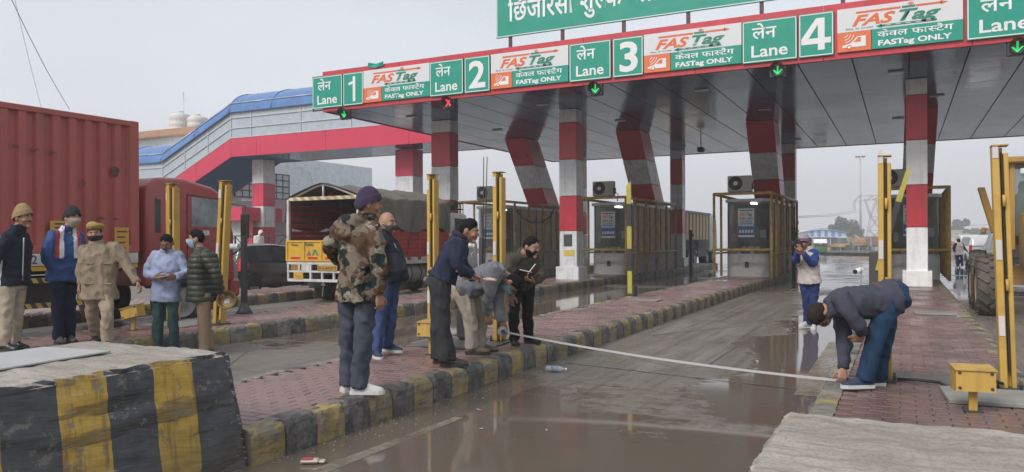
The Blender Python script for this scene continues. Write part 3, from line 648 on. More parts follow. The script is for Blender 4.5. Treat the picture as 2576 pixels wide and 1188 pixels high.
for k in (1.01, 1.515, 2.065):
    for a, b2 in zip([p[0] for p in path], [p[0] for p in path][1:]): slab('rail', a, b2, k-.025, k+.025, Y0b-.02, Y0b+.05, RAILM)
for x in panes:
    m = MB(); z = bz(x); m.box((x, Y0b+.02, z+1.8), (.05, .06, 1.66)); m.build('mullion', RAILM, br, True)
for a, b2 in zip(path, path[1:]):            # vaulted roof sheets with standing ribs
    nseg = max(1, int(round((b2[0]-a[0])/3.2)))
    for s_ in range(nseg):
        xa = a[0]+(b2[0]-a[0])*s_/nseg; xb = a[0]+(b2[0]-a[0])*(s_+1)/nseg; rings = []
        for x in (xa, xb-.01):
            zz = bz(x); rings.append([Vector((x, (Y0b+Y1b)/2-(1.98)*math.cos(t), zz+2.35+1.25*math.sin(t))) for t in [PI*j/16 for j in range(17)]])
        m = MB(); m.loft(rings, cap=False, closed_ring=False); o = m.build('roof_sheet', BLUE, br, True)
        rb = MB(); rb.tube([p+Vector((0, 0, .012)) for p in rings[0]], .03, 5); rb.build('roof_rib', BLUE, o, True)
        ge = MB(); ge.tube([rings[0][2]+Vector((0, -.02, .02)), rings[1][2]+Vector((0, -.02, .02))], .03, 5); ge.build('edge_trim', RAILM, o, True)
bc = [0, 1.15, 2.35, 3.5, 4.75, 6.08]
for x in (-31.6, -21.9):
    column(x, 31.9, .82 if x < -25 else 1.05, .9, bc, {0: PINKRED, 1: SILV, 2: PINKRED, 3: SILV, 4: PINKRED} if x > -25 else {0: SILV, 1: PINKRED, 2: SILV, 3: PINKRED, 4: SILV}, br, box=False, name='bridge_column')

# ================================================================ office buildings behind the bridge
WALLB = M('pale_blue_wall', (.80, .85, .88), .75, .05, 1.2, .1, dirt=(.36, .38, .4), dirt_amt=.4); WALLW = M('white_wall', (.60, .61, .62), .75, .05, 1, .1, dirt=(.45, .45, .44), dirt_amt=.35)
BROWNT = M('brown_trim', (.38, .21, .13), .6, .1, 3, .05); GLASSD = M('dark_window', (.09, .11, .125), .08, .2, 3, 0)
BLK2 = M('black_frame', (.02, .02, .022), .5, .1, 4, 0)
of = thing('office_building', 'pale blue grey office wall with gridded window behind the foot bridge', 'building', (-42, 41, 0))
MB().box((-42.0, 41.0, 3.55), (12, 13.0, 7.1)).build('wall', WALLB, of, True)
MB().box((-35.93, 43.4, 4.85), (.5, 7.4, .16), bev=.01).build('sunshade', BROWNT, of, True)
w = MB().box((-35.98, 36.2, 5.1), (.08, 4.6, 1.6)).build('window', GLASSD, of, True); gr = MB()
PALE = M('pale_glass', (.42, .46, .48), .25, .12, 2, 0)
for i in range(8):
    for j in range(4): MB().box((-35.935, 33.95+.575*(i+.5), 4.32+.4*(j+.5)), (.01, .52, .345)).build('pane', PALE, w, True)
for i in range(9): gr.box((-35.92, 33.92+.575*i, 5.1), (.05, .05, 1.66))
for j in range(5): gr.box((-35.918, 36.2, 4.3+.4*j), (.05, 4.66, .05))
gr.build('window_grid', BLK2, w, True)
for y0, dz in ((40.5, .9), (45.2, .4)):
    MB().tube([(-35.9, y0-.9, 6.9+dz-1.2), (-35.7, y0-.2, 6.4+dz-1.2), (-35.6, y0, 5.6+dz-1.2), (-35.7, y0-.3, 4.9+dz-1.2), (-35.9, y0-.9, 4.5+dz-1.2)], .03, 6).build('drain_pipe', RAILM, of, True)
o2 = thing('upper_building', 'grey building with brown flat roof carrying two water tanks', 'building', (-50, 45, 0))
MB().box((-51, 45, 4.6), (12, 12, 9.2)).build('wall', WALLB, o2, True); MB().box((-50.8, 44.8, 9.45), (13.2, 13.2, .5), bev=.03).build('roof', BROWNT, o2, True); MB().box((-44.9, 38.9, 6.5), (.6, .6, .25)).build('ledge', BROWNT, o2, True)
TANKM = M('tank_plastic', (.62, .61, .59), .5, .08, 3, .05, dirt=(.4, .38, .35), dirt_amt=.4)
def tank(u, Y, zb, r, h, lab):
    p = gy(u, 320, Y); t = thing('water_tank', lab, 'water tank', (p.x, Y, zb), group='rooftop water tanks'); m = MB(); rs = []
    for k in range(19):
        f = k/18; rr = r*(1-.07*(1 if k % 4 == 0 else 0)); 
        if f > .86: rr = r*(1-((f-.86)/.14)**2*.62)
        rs.append((p.x, Y, zb+h*f, rr))
    m.tube([q[:3] for q in rs], [q[3] for q in rs], 18); m.build('barrel', TANKM, t, True); MB().cyl((p.x, Y, zb+h), (p.x, Y, zb+h+.12), r*.3).build('lid', TANKM, t, True)
tank(453, 43, 9.7, .85, 2.2, 'white ribbed water tank behind the thin rooftop aerial'); tank(497, 43, 9.7, .8, 1.8, 'white ribbed water tank nearest the blue stair roof')
p = gy(462, 320, 42); MB().tube([(p.x, 42, 9.6), (p.x, 42, 13.2)], .035, 6).tube([(p.x, 42, 12.4), (p.x+.5, 42, 12.9)], .012, 4).tube([(p.x, 42, 12.0), (p.x-.4, 42, 12.5)], .012, 4).build('aerial', RAILM, label='thin metal aerial on the brown roofed building', cat='aerial')
pc = thing('entrance_porch', 'red banded office entrance under the foot bridge stair', 'porch', (-33.5, 34, 0))
MB().box((-33.0, 31.6, 3.05), (3.2, 3.0, .75), bev=.02).build('red_band', PINKRED, pc, True); MB().box((-27.0, 32.6, 3.05), (1.7, 1.6, .72), bev=.02).build('red_band', PINKRED, pc, True)
for i in range(4): MB().box((-34.2+i*.8, 30.9, 1.9 if i % 2 else 2.1), (.76, .06, 1.5), bev=.01).build('wall_panel', (SILV, RED)[i % 2], pc, True)
MB().box((-27.5, 33.4, 1.35), (4.2, .1, 2.5)).build('glass_front', GLASSD, pc, True); MB().box((-27.5, 33.2, 2.68), (4.6, .5, .12)).build('ledge', BROWNT, pc, True)
MB().box((-31.5, 34.2, 2.0), (9, .2, 4.0)).build('back_wall', WALLW, pc, True)
rl = thing('railing', 'black metal railing with zigzag bars behind the black car', 'railing', (-25, 25.5, 0)); ra, rb_ = -29.0, -20.5
for z in (1.32, 1.82): MB().bar((ra, 25.5, z), (rb_, 25.5, z), .05, .05).build('rail', BLK2, rl, True)
for i in range(18):
    x = ra+(rb_-ra)*i/17
    if i % 4 == 0: MB().box((x, 25.5, 1.33), (.06, .06, .98)).build('post', BLK2, rl, True)
    if i < 17:
        x2 = ra+(rb_-ra)*(i+1)/17; MB().bar((x, 25.5, 1.33 if i % 2 else 1.8), (x2, 25.5, 1.8 if i % 2 else 1.33), .03, .03).build('brace', BLK2, rl, True)
MB().box((-25, 26.8, .425), (14, 2.8, .85), bev=.02).build('plinth', CONC, rl, True); MB().box((-25, 24.6, .2), (14, 1.5, .4), bev=.02).build('step', CONC, rl, True)

# ================================================================ toll booths
WOOD = M('weathered_board', (.62, .43, .235), .6, .22, 3, .2, stretch=(1, 1, .3), dirt=(.16, .11, .065), dirt_amt=.6); BCONC = M('booth_concrete', (.48, .475, .45), .7, .14, 4, .3, dirt=(.15, .14, .125), dirt_amt=.5)
BGLASS = M_glass('booth_glass', (.85, .87, .87), .04, .40, (.16, .17, .175)); INTER = M('booth_inside', (.42, .41, .39), .7, .2, 3, .1); RUST = M('rusty_yellow_pipe', (.50, .33, .08), .5, .2, 6, .1, dirt=(.13, .07, .035), dirt_amt=.75, dscale=4)
PAPER = M('paper', (.62, .62, .6), .7, .06, 6, 0); POST_B = M('poster_blue', (.05, .09, .26), .4, .2, 14, 0); POST_W = M('poster_white', (.58, .6, .62), .4, .05, 8, 0); LBLUE = M('poster_cyan', (.16, .32, .5), .4, .1, 9, 0); ACM = M('ac_casing', (.42, .41, .36), .5, .08, 4, .03, dirt=(.25, .23, .2), dirt_amt=.4)
def rounded_front(w, y0, y1, r, n=7):
    pts = []
    for k in range(n+1):
        a = PI+PI/2*k/n; pts.append((-w+r+r*math.cos(a), y0+r+r*math.sin(a)))
    for k in range(n+1):
        a = 1.5*PI+PI/2*k/n; pts.append((w-r+r*math.cos(a), y0+r+r*math.sin(a)))
    return pts+[(w, y1), (-w, y1)]
def booth(x, y0, label, poster=True):
    t = thing('toll_booth', label, 'toll booth', (x, y0, KZ), group='toll booths'); w, L_, r = .74, 6.1, .42
    MB().prism(rounded_front(w, 0, L_, r), 'z', 0, .78, ).build('base_wall', BCONC, t)
    MB().prism(rounded_front(w+.05, -.05, L_+.05, r), 'z', 2.62, 2.72).build('roof', SILV, t)
    MB().prism(rounded_front(w-.02, .03, L_-.02, r), 'z', .78, .80).build('counter', INTER, t)
    fp = rounded_front(w-.015, .015, L_, r)
    m = MB(); n_ = 16
    for k in range(n_-1): a, b2 = fp[k], fp[k+1]; m.quad((*a, .8), (*b2, .8), (*b2, 2.62), (*a, 2.62))
    m.build('glass_front', BGLASS, t)
    for s_ in (-1, 1):
        xs = s_*(w-.03)
        for k in range(7):
            ya = .55+k*.78; MB().box((xs, ya+.36, 1.7), (.05, .76, 1.82), bev=.006).build('side_board', WOOD if k else INTER, t)
        for k in range(8): MB().box((xs+s_*.02, .54+k*.78, 1.7), (.05, .04, 1.84)).build('mullion', DARKM, t)
    MB().box((0, L_-.02, 1.7), (2*w-.08, .04, 1.84)).build('back_wall', INTER, t); MB().box((.1, .9, 2.58), (.16, .5, .04)).build('ceiling_lamp', M_emit('booth_lamp', (1, .97, .9), 4.0), t); MB().box((.1, 1.7, 1.25), (.5, .5, .9), bev=.05).build('seat', DARKM, t)
    for k, (a, z, cw, ch) in enumerate(((-.5, 1.35, .18, .3), (.35, 1.0, .16, .09), (.12, 1.02, .22, .06), (.5, 1.5, .2, .28), (-.1, .98, .14, .14), (.42, .95, .12, .06))): MB().box((a, .12 if abs(a) < .4 else .30, z), (cw, .008, ch), rz=(0 if abs(a) < .4 else .6*(1 if a > 0 else -1))).build('paper_note', PAPER, t)
    for k in range(7): MB().box((-.45+k*.15, .16, .85), (.11, .08, .08+.02*(k % 3)), bev=.01).build('counter_item', (M('copper_item', (.35, .12, .07), .4, .2, 6, 0), PAPER, DARKM)[k % 3], t)
    cm = MB(); cm.box((0, -.03, .42), (.13, .07, .2), bev=.02); cm.ball((0, -.08, .46), .055, 8, 6); cm.build('camera_unit', DARKM, t)
    if poster:
        yp = .004; ps = MB().box((-.02, yp, 1.88), (.56, .008, 1.0)).build('poster', POST_W, t)
        q = MB().box((-.02, yp-.007, 1.60), (.55, .006, .30)).build('blue_field', POST_B, t); MB().box((-.02, yp-.007, 1.80), (.55, .006, .10)).build('cyan_field', LBLUE, t)
        text_obj('logo_word', 'FAS', LETO, t, (-.24, yp-.006, 2.13), XRT, UPV, height=.11, width=.22, bold=.03, shear=.3, world=False); text_obj('logo_word', 'Tag', LETG, t, (-.01, yp-.006, 2.13), XRT, UPV, height=.11, width=.20, bold=.03, shear=.3, world=False)
        text_obj('hindi_line', 'से होगा भुगतान', LETK, t, (-.24, yp-.006, 1.99), XRT, UPV, height=.075, width=.46, bold=.02, world=False)
        ln = MB()
        ln.box((-.02, yp-.006, 2.31), (.48, .004, .035))
        for k in range(4): ln.box((-.02, yp-.006, 1.945-.03*k), (.46-.05*(k % 2), .004, .012))
        ln.build('print_lines', LETK, t)
        ln = MB()
        for k in range(5): ln.box((-.22+.1*k, yp-.012, 1.8), (.07, .004, .05)); ln.box((-.22+.1*k, yp-.012, 1.58), (.07, .004, .1)); ln.box((-.22+.1*k, yp-.006, 1.42), (.06, .004, .03))
        ln.build('print_blocks', POST_W, t)
    return t
def pipe_guard(x, y0, label):
    t = thing('pipe_guard', label, 'guard frame', (x, y0, KZ), group='pipe guards round the booths'); w = .95; L_ = 6.9; r = .045
    for xx in (-w, w):
        for k, yy in enumerate((0, 1.15, 2.5, 3.9, 5.4, L_)): MB().cyl((xx, yy, 0), (xx, yy, 2.85), r).build('post', RUST, t)
        MB().cyl((xx, -.02, 2.86), (xx, L_, 2.86), r+.006).build('top_rail', RUST, t); MB().cyl((xx, 0, .82), (xx, L_, .82), r*.8).build('mid_rail', RUST if xx > 0 else SILV, t)
    MB().cyl((-w, 0, 2.865), (w, 0, 2.865), r+.006).build('top_rail', RUST, t); MB().cyl((-w, L_, 2.865), (w, L_, 2.865), r).build('top_rail', RUST, t)
    MB().cyl((-w, 0, .95), (w, 0, .95), r).build('front_rail', RUST, t)
    return t
def ac_unit(x, y, z, label):
    t = thing('air_conditioner', label, 'air conditioner', (x, y, z), group='air conditioners on the booths'); MB().box((0, 0, .28), (.82, .32, .56), bev=.02).build('casing', ACM, t)
    g = MB(); n_ = 20; g.loft([[Vector((-.13+rr*math.cos(2*PI*j/n_), yy, .29+rr*math.sin(2*PI*j/n_))) for j in range(n_)] for yy, rr in ((-.161, .24), (-.18, .24), (-.178, .02))], cap=False); g.build('fan_grille', DARKM, t)
    MB().cyl((-.13, -.18, .29), (-.13, -.2, .29), .075, n=14).build('fan_hub', SILV, t)
    for xx in (-.3, .3): MB().box((xx, 0, -.03), (.06, .34, .06)).build('foot', DARKM, t)
    MB().box((.43, .02, .2), (.05, .18, .22), bev=.01).build('valve_box', DARKM, t); MB().tube([(.45, 0, .15), (.55, .05, .05), (.5, .1, -.2)], .018, 6).build('hose', DARKM, t); return t
for k, (x, lb) in enumerate(((-15.05, 'behind the yellow posts at the left'), (-9.95, 'behind the striped barrier arm'), (-4.87, 'beside the photographer'), (.3, 'hidden behind the white and red pillar'))):
    booth(x, 27.7, 'glass fronted toll booth with rounded concrete base '+lb); pipe_guard(x, 26.9, 'rusty yellow pipe guard frame round the toll booth '+lb)
    ac_unit(x+(-.25 if k < 3 else -.55), 27.9, KZ+2.98, 'beige air conditioner on top of the booth '+lb)
# ================================================================ vehicles (local frame: +Y forward, origin on the ground under the middle)
RUBBER = M('tyre_rubber', (.028, .027, .027), .8, .25, 12, .3, dirt=(.12, .10, .08), dirt_amt=.5); RIMS = M('steel_rim', (.33, .32, .30), .5, .15, 6, .1, dirt=(.14, .12, .1), dirt_amt=.6)
CHAS = M('chassis_black', (.03, .03, .032), .6, .3, 5, .2, dirt=(.11, .095, .075), dirt_amt=.6); CONTR = M('container_red', (.42, .098, .085), .5, .10, 2.0, .08, dirt=(.24, .085, .07), dirt_amt=.5, stretch=(1, 1, .35), streak=.14)
CABR = M('cab_maroon', (.34, .058, .052), .32, .08, 2, .03, dirt=(.2, .06, .05), dirt_amt=.4, coat=.3); VGLASS = M('vehicle_glass', (.06, .07, .075), .04, .3, 3, 0, spec=.8); REDL = M('tail_lamp_red', (.55, .02, .03), .15, .1, 8, 0); CLRL = M('lamp_clear', (.7, .68, .66), .15, .1, 8, 0)
YELT = M('truck_yellow', (.62, .36, .03), .45, .12, 4, .06, dirt=(.4, .22, .05), dirt_amt=.5); TWHITE = M('truck_white', (.58, .57, .55), .5, .1, 4, .1, dirt=(.3, .24, .18), dirt_amt=.65); TRED = M('truck_red_oxide', (.36, .05, .036), .55, .14, 4, .1, dirt=(.17, .06, .05), dirt_amt=.5)
TARP = M('tarpaulin', (.155, .14, .115), .75, .25, 2.2, .5, bdist=.05, dirt=(.095, .088, .075), dirt_amt=.6)
def stripes(name, a, b2, per, axis='Y', ang=0.6):
    if name in MATS: return MATS[name]
    m, nt, p, o = newmat(name); co = coord(nt); sep = nd(nt, 'ShaderNodeSeparateXYZ'); nt.links.new(co, sep.inputs[0])
    s_ = mth(nt, 'ADD', sep.outputs[{'X': 0, 'Y': 1, 'Z': 2}[axis]], mth(nt, 'MULTIPLY', sep.outputs[2 if axis != 'Z' else 0], ang)); f = ramp(nt, mth(nt, 'FRACT', mth(nt, 'DIVIDE', s_, per)), .49, .51)
    c = mixc(nt, f, c4(a), c4(b2)); c = mixc(nt, ramp(nt, noise(nt, co, 7, 5), .45, .7, 0, .45), c, c4((.12, .1, .08))); nt.links.new(c, p.inputs['Base Color']); p.inputs['Roughness'].default_value = .5; MATS[name] = m; return m
HAZ = stripes('hazard_tape', (.03, .03, .03), (.55, .38, .05), .16)
def beveled(mb, w, seg=2, ang=25):
    me = mb.mesh('m'); bm = bmesh.new(); bm.from_mesh(me); ed = [e for e in bm.edges if len(e.link_faces) == 2 and e.calc_face_angle(0) > R(ang)]
    bmesh.ops.bevel(bm, geom=ed, offset=w, segments=seg, profile=.5, affect='EDGES', clamp_overlap=True)
    for f in bm.faces: f.smooth = True
    bm.to_mesh(me); bm.free()
    try: me.set_sharp_from_angle(angle=R(40))
    except Exception: pass
    return me
def wheel(parent, c, r, w, out=1, rim=None, spokes=0, lugs=0, tyre=None):
    """tyre turned round the X axis with a dished rim on the side `out`"""
    c = Vector(c); n_ = 28; pr = [(-.5, .62), (-.5, .86), (-.42, .965), (-.25, 1.0), (.25, 1.0), (.42, .965), (.5, .86), (.5, .62)]
    m = MB(); m.loft([[c+Vector((a*w, r*b2*math.cos(2*PI*k/n_), r*b2*math.sin(2*PI*k/n_))) for a, b2 in pr] for k in range(n_)]+[[c+Vector((a*w, r*b2, 0)) for a, b2 in pr]], cap=False, closed_ring=False)
    if lugs:
        for k in range(lugs):
            for s_ in (-1, 1):
                th = 2*PI*(k+.5*(s_ > 0))/lugs; th2 = th+.22
                p0 = c+Vector((s_*w*.47, r*.98*math.cos(th), r*.98*math.sin(th))); p1 = c+Vector((s_*w*.05, r*1.03*math.cos(th2), r*1.03*math.sin(th2)))
                m.bar(p0, p1, .055, .05, up=Vector((0, math.cos(th), math.sin(th))))
    else:
        for k in range(0):
            pass
    ty = m.build('tyre', tyre or RUBBER, parent)
    rm = MB(); pr2 = [(.46, .64), (.40, .60), (.30, .52), (.34, .30), (.44, .24), (.44, .02)]; rm.loft([[c+Vector((out*a*w, r*b2*math.cos(2*PI*k/n_), r*b2*math.sin(2*PI*k/n_))) for a, b2 in pr2] for k in range(n_)]+[[c+Vector((out*a*w, r*b2, 0)) for a, b2 in pr2]], cap=False, closed_ring=False)
    for k in range(8): th = 2*PI*k/8; rm.ball(c+Vector((out*.36*w, r*.38*math.cos(th), r*.38*math.sin(th))), r*.045, 6, 4)
    rm.build('rim', rim or RIMS, ty); return ty

# ---- container lorry
lor = thing('container_lorry', 'red corrugated container lorry with maroon cab waiting behind the onlookers', 'lorry', (-12.85, 5.8, 0)); hw = 1.23; ca, cb = -3.0, 3.05; zb, zt = 1.38, 3.6
def corr(n_, pitch, depth):
    pts = []; y = ca+.16
    while y < cb-.2:
        for dy, dx in ((0, 0), (.11, 0), (.14, -depth), (.23, -depth)): pts.append((y+dy, dx))
        y += pitch
    return [(ca+.1, 0)]+pts+[(cb-.16, 0)]
for sx in (1, -1):
    m = MB(); pf = corr(0, .26, .055)
    for k in range(len(pf)-1):
        (ya, xa), (yb, xb) = pf[k], pf[k+1]; m.quad((sx*(hw-.012+xa), ya, zb+.13), (sx*(hw-.012+xb), yb, zb+.13), (sx*(hw-.012+xb), yb, zt-.09), (sx*(hw-.012+xa), ya, zt-.09))
    m.build('side_wall', CONTR, lor)
    MB().box((sx*(hw-.03), (ca+cb)/2, zt-.045), (.07, cb-ca-.02, .09), bev=.008).build('top_rail', CONTR, lor); MB().box((sx*(hw-.03), (ca+cb)/2, zb+.065), (.07, cb-ca-.02, .13), bev=.008).build('bottom_rail', CONTR, lor)
    for y in (ca+.08, cb-.08): MB().box((sx*(hw-.07), y, (zb+zt)/2), (.16, .17, zt-zb+.01), bev=.012).build('corner_post', CONTR, lor)
m = MB()
for k in range(24): y = ca+.15+k*.245; m.box((0, y, zt-.015), (2*hw-.16, .14, .03), bev=.01)
m.build('roof_corrugation', CONTR, lor); MB().box((0, 0, zt-.07), (2*hw-.1, cb-ca-.1, .05)).build('roof', CONTR, lor); MB().box((0, cb-.06, (zb+zt)/2), (2*hw-.2, .06, zt-zb-.1)).build('front_wall', CONTR, lor); MB().box((0, ca+.06, (zb+zt)/2), (2*hw-.2, .06, zt-zb-.1)).build('rear_door', CONTR, lor)
MB().box((hw-.02, 0, 1.29), (.06, cb-ca, .17)).build('side_band', TWHITE, lor); text_obj('side_number', '70 2', M('ink_blue', (.04, .06, .14), .5, .1, 8, 0), lor, (hw+.012, .98, 1.235), (0, 1, 0), UPV, height=.13, bold=.01, world=False)
MB().box((hw-.03, 0, 1.16), (.05, cb-ca, .07)).build('yellow_band', YELT, lor)
DENT = M('dent_rust', (.10, .05, .04), .7, .3, 14, .2)
m = MB(); m.quad(*[(hw-.008, 2.62+.07*math.cos(a)*(1+.3*math.sin(3*a)), 2.72+.09*math.sin(a)) for a in [2*PI*k/12 for k in range(12)]]); m.build('dent', DENT, lor)
for y_, z_, a_, b_ in ((1.0, 2.98, .05, .02), (1.28, 2.96, .06, .022), (1.55, 2.94, .05, .02), (2.35, 1.95, .07, .02), (2.62, 1.94, .05, .018), (.6, 2.3, .03, .05), (2.05, 2.5, .025, .06)):
    m = MB(); m.quad(*[(hw-.006, y_+a_*math.cos(a)*(1+.35*math.sin(3*a+y_)), z_+b_*math.sin(a)) for a in [2*PI*k/12 for k in range(12)]]); m.build('scuff', M('scuff_mark', (.17, .05, .045), .7, .3, 14, .2), lor)
YPLT = M('yellow_plate', (.60, .33, .05), .5, .08, 8, 0); INK = LETK
for (y, z, w_, h_) in ((1.72, 1.72, .42, .34), (2.72, 1.55, .26, .5)):
    MB().box((hw+.006, y, z), (.012, w_, h_)).build('notice_plate', YPLT, lor); m = MB()
    for k in range(5): m.box((hw+.014, y-.02*(k % 2), z+h_*(.36-.18*k)), (.004, w_*(.7-.12*(k % 3)), .022))
    m.build('notice_print', INK, lor)
MB().box((0, .9, 1.12), (1.0, 8.6, .16)).build('chassis', CHAS, lor)
MB().box((0, 0, 1.24), (2*hw-.12, cb-ca-.1, .07)).build('deck', CHAS, lor)
for z in (.98, .60): MB().box((hw-.05, .55, z), (.05, 4.0, .075)).build('side_guard', HAZ, lor)
for y in (-1.2, .6, 2.3): MB().box((hw-.07, y, .84), (.05, .08, .6)).build('guard_post', HAZ, lor)
MB().box((hw-.55, 1.55, .78), (.5, .95, .5), bev=.08).build('fuel_tank', CHAS, lor); MB().box((hw-.5, .2, .75), (.4, .7, .45), bev=.04).build('battery_box', CHAS, lor)
for y in (-2.0, -.95): [wheel(lor, (sx*(hw-.3), y, .5), .5, .52, sx) for sx in (1, -1)]
# cab
cy = 3.22; cabm = MB(); prof = [(cy, .78), (cy, 2.5), (cy+.25, 2.70), (cy+.8, 2.72), (cy+1.45, 2.60), (cy+1.72, 2.46), (cy+2.0, 1.72), (cy+2.03, .78)]
cabm.prism([(y, z) for y, z in prof], 'x', -1.18, 1.18); cab = mk('cab', beveled(cabm, .09, 3), CABR, lor)
MB().box((1.178, cy+1.33, 2.1), (.012, .80, .62), bev=.005).build('window_surround', CABR, cab)
def pane(name, pts, mat, parent): m = MB(); m.quad(*pts); return m.build(name, mat, parent)
CWIN2 = M('cab_glass', (.20, .23, .24), .05, .5, 2.2, 0, spec=.9, dirt=(.05, .05, .055), dirt_amt=.9, dscale=2.5)
pane('side_window', [(1.187, cy+.96, 1.84), (1.187, cy+1.80, 1.82), (1.187, cy+1.66, 2.34), (1.187, cy+.96, 2.38)], CWIN2, cab); pane('quarter_window', [(1.184, cy+.18, 1.72), (1.184, cy+.30, 1.72), (1.184, cy+.30, 2.3), (1.184, cy+.18, 2.34)], VGLASS, cab)
pane('windscreen', [(-1.05, cy+1.975, 1.75), (1.05, cy+1.975, 1.75), (1.0, cy+1.76, 2.4), (-1.0, cy+1.76, 2.4)], VGLASS, cab)
m = MB()
for a, b2 in (((cy+.86, .95), (cy+.86, 2.42)), ((cy+.86, 2.42), (cy+1.68, 2.36)), ((cy+.86, .95), (cy+1.9, .95))): m.bar((1.186, *a), (1.186, *b2), .008, .016)
m.build('door_seam', CHAS, cab); MB().box((1.19, cy+1.06, 1.36), (.03, .16, .035), bev=.01).build('door_handle', CHAS, cab)
MB().box((1.183, cy+.5, 1.27), (.01, .58, .07)).build('stripe', YPLT, cab); MB().box((1.183, cy+1.35, 1.24), (.01, .75, .07)).build('stripe', YPLT, cab)
text_obj('door_letters', 'EICHER', LETW, cab, (1.186, cy+.97, 1.68), (0, 1, 0), UPV, height=.085, bold=.03, world=False); text_obj('bumper_letters', 'DRIVE', LETW, cab, (1.186, cy+1.30, 1.03), (0, 1, 0), UPV, height=.12, bold=.03, world=False)
for s_ in (1, -1):
    MB().box((s_*1.42, cy+2.02, 1.86), (.2, .09, .5), bev=.03).build('mirror', CHAS, cab); MB().tube([(s_*1.15, cy+1.85, 2.3), (s_*1.4, cy+2.05, 2.25), (s_*1.42, cy+2.05, 1.5), (s_*1.16, cy+1.95, 1.3)], .016, 6).build('mirror_arm', CHAS, cab)
    wheel(lor, (s_*1.02, cy+.78, .5), .5, .3, s_)
MB().box((0, cy+2.02, .66), (2.4, .22, .36), bev=.05).build('bumper', CABR, lor); MB().box((1.0, cy+1.3, .62), (.3, .8, .3), bev=.03).build('step', CHAS, lor)
sb = MB(); sb.box((1.0, cy+.78, .86), (.5, 1.2, .26), bev=.08); sb.build('mudguard', CHAS, lor)
MB().tube([(1.12, cy+1.75, 2.5), (1.12, cy+1.75, 2.6)], .035, 8).build('roof_lamp', YPLT, cab)

# ---- goods truck with tarpaulin
tk = thing('goods_truck', 'red goods truck with open back, yellow tailgate and tarpaulin cover', 'truck', (-12.81, 14.9, 0)); hw = 1.14; L_ = 4.1
def chk(name, a, b2, c, mat, parent=tk): return MB().box(a, b2, bev=c).build(name, mat, parent)
chk('cargo_floor', (0, L_/2, 1.06), (2*hw, L_, .1), .005, CHAS); chk('front_wall', (0, L_-.03, 1.75), (2*hw, .06, 1.3), .005, TRED)
for sx in (1, -1):
    for k in range(6): MB().box((sx*(hw-.03), L_/2, 1.17+.118*k), (.05, L_-.04, .108), bev=.006).build('side_plank', TRED, tk)
    for k in range(9): MB().box((sx*hw, .08+k*(L_-.16)/8, 1.46), (.07, .07, .78), bev=.008).build('side_post', TRED, tk)
    for k in range(5): MB().box((sx*(hw-.05), .05+k*(L_-.1)/4, 2.2), (.05, .05, .95)).build('bow_post', TRED, tk)
    for k in range(4): MB().box((sx*(hw-.035), L_/2, 1.95+.16*k), (.03, L_-.1, .10), bev=.004).build('upper_plank', TRED, tk)
    chk('lower_rail', (sx*(hw-.01), L_/2, 1.0), (.06, L_, .1), .006, TWHITE)
    for k in range(8): MB().box((sx*(hw+.01), .3+k*.5, 1.08), (.02, .32, .09)).build('reflector_block', TWHITE, tk)
for k in range(5):
    y = .04+k*(L_-.08)/4; MB().tube([(-hw+.04, y, 2.62), (-.3, y, 2.90), (0, y, 2.97), (.3, y, 2.90), (hw-.04, y, 2.62)], .03, 6).build('bow', TWHITE if k == 0 else TRED, tk)
MB().box((0, .0, 2.62), (2*hw, .07, .09), bev=.006).build('rear_header', stripes('header_stripe', (.6, .59, .57), (.5, .3, .06), .26, 'X', 1.0), tk)
MB().tube([(0, .03, 2.62), (0, .03, 2.95)], .03, 6).build('ridge_post', TWHITE, tk)
for sx in (1, -1): MB().box((sx*(hw-.03), 0, 2.08), (.08, .08, 1.05), bev=.006).build('rear_post', TWHITE, tk)
# tarp: draped sheet with sag and folds
m = MB(); ny, nc = 44, 40; rgs = []
for i in range(ny+1):
    y = -.06+(L_+.1)*i/ny; rg = []
    for j in range(nc+1):
        f = j/nc; hgt = 1.0
        s_ = f*2-1; a = abs(s_)
        if a < .5: x = s_/.5*hw*1.02; z = 3.0-.36*(a/.5)**1.4
        else: x = math.copysign(hw*(1.02+.05*(a-.5)), s_); z = 2.64-(a-.5)/.5*(.78+.08*math.sin(y*3.1+s_))
        nn = mnoise.noise(Vector((x*1.5, y*2.2, z*1.5))); fold = .035*math.sin(y*9+3*mnoise.noise(Vector((y*2, z, 0))))*(1 if a > .5 else .3)
        sag = -.05*abs(math.sin(PI*(y/(L_/4)))) if a < .5 else 0
        rg.append(Vector((x+math.copysign(1, s_)*(.03*nn+fold)*(a > .4), y+.02*nn, z+.05*nn+sag+(.12*(1-i/4) * (a > .5) if i < 4 else 0))))
    rgs.append(rg)
m.loft(rgs, cap=False, closed_ring=False); tp = m.build('tarpaulin', TARP, tk)
m = MB()
for k in range(5): y = .35+k*.85; m.tube([(hw*1.075, y, 2.6), (hw*1.09, y+.1, 2.2), (hw*1.085, y, 1.85), (hw*1.05, y-.15, 1.2)], .009, 5)
m.build('rope', CHAS, tp)
m = MB(); m.loft([[Vector((-1, L_+.03, 1.9)), Vector((-1, L_+.03, 2.6)), Vector((0, L_+.03, 2.95)), Vector((1, L_+.03, 2.6)), Vector((1, L_+.03, 1.9))], [Vector((-1.1, L_+.08, 1.85)), Vector((-1.1, L_+.08, 2.62)), Vector((0, L_+.08, 2.97)), Vector((1.1, L_+.08, 2.62)), Vector((1.1, L_+.08, 1.85))]], cap=True); m.build('tarpaulin_end', TARP, tp)
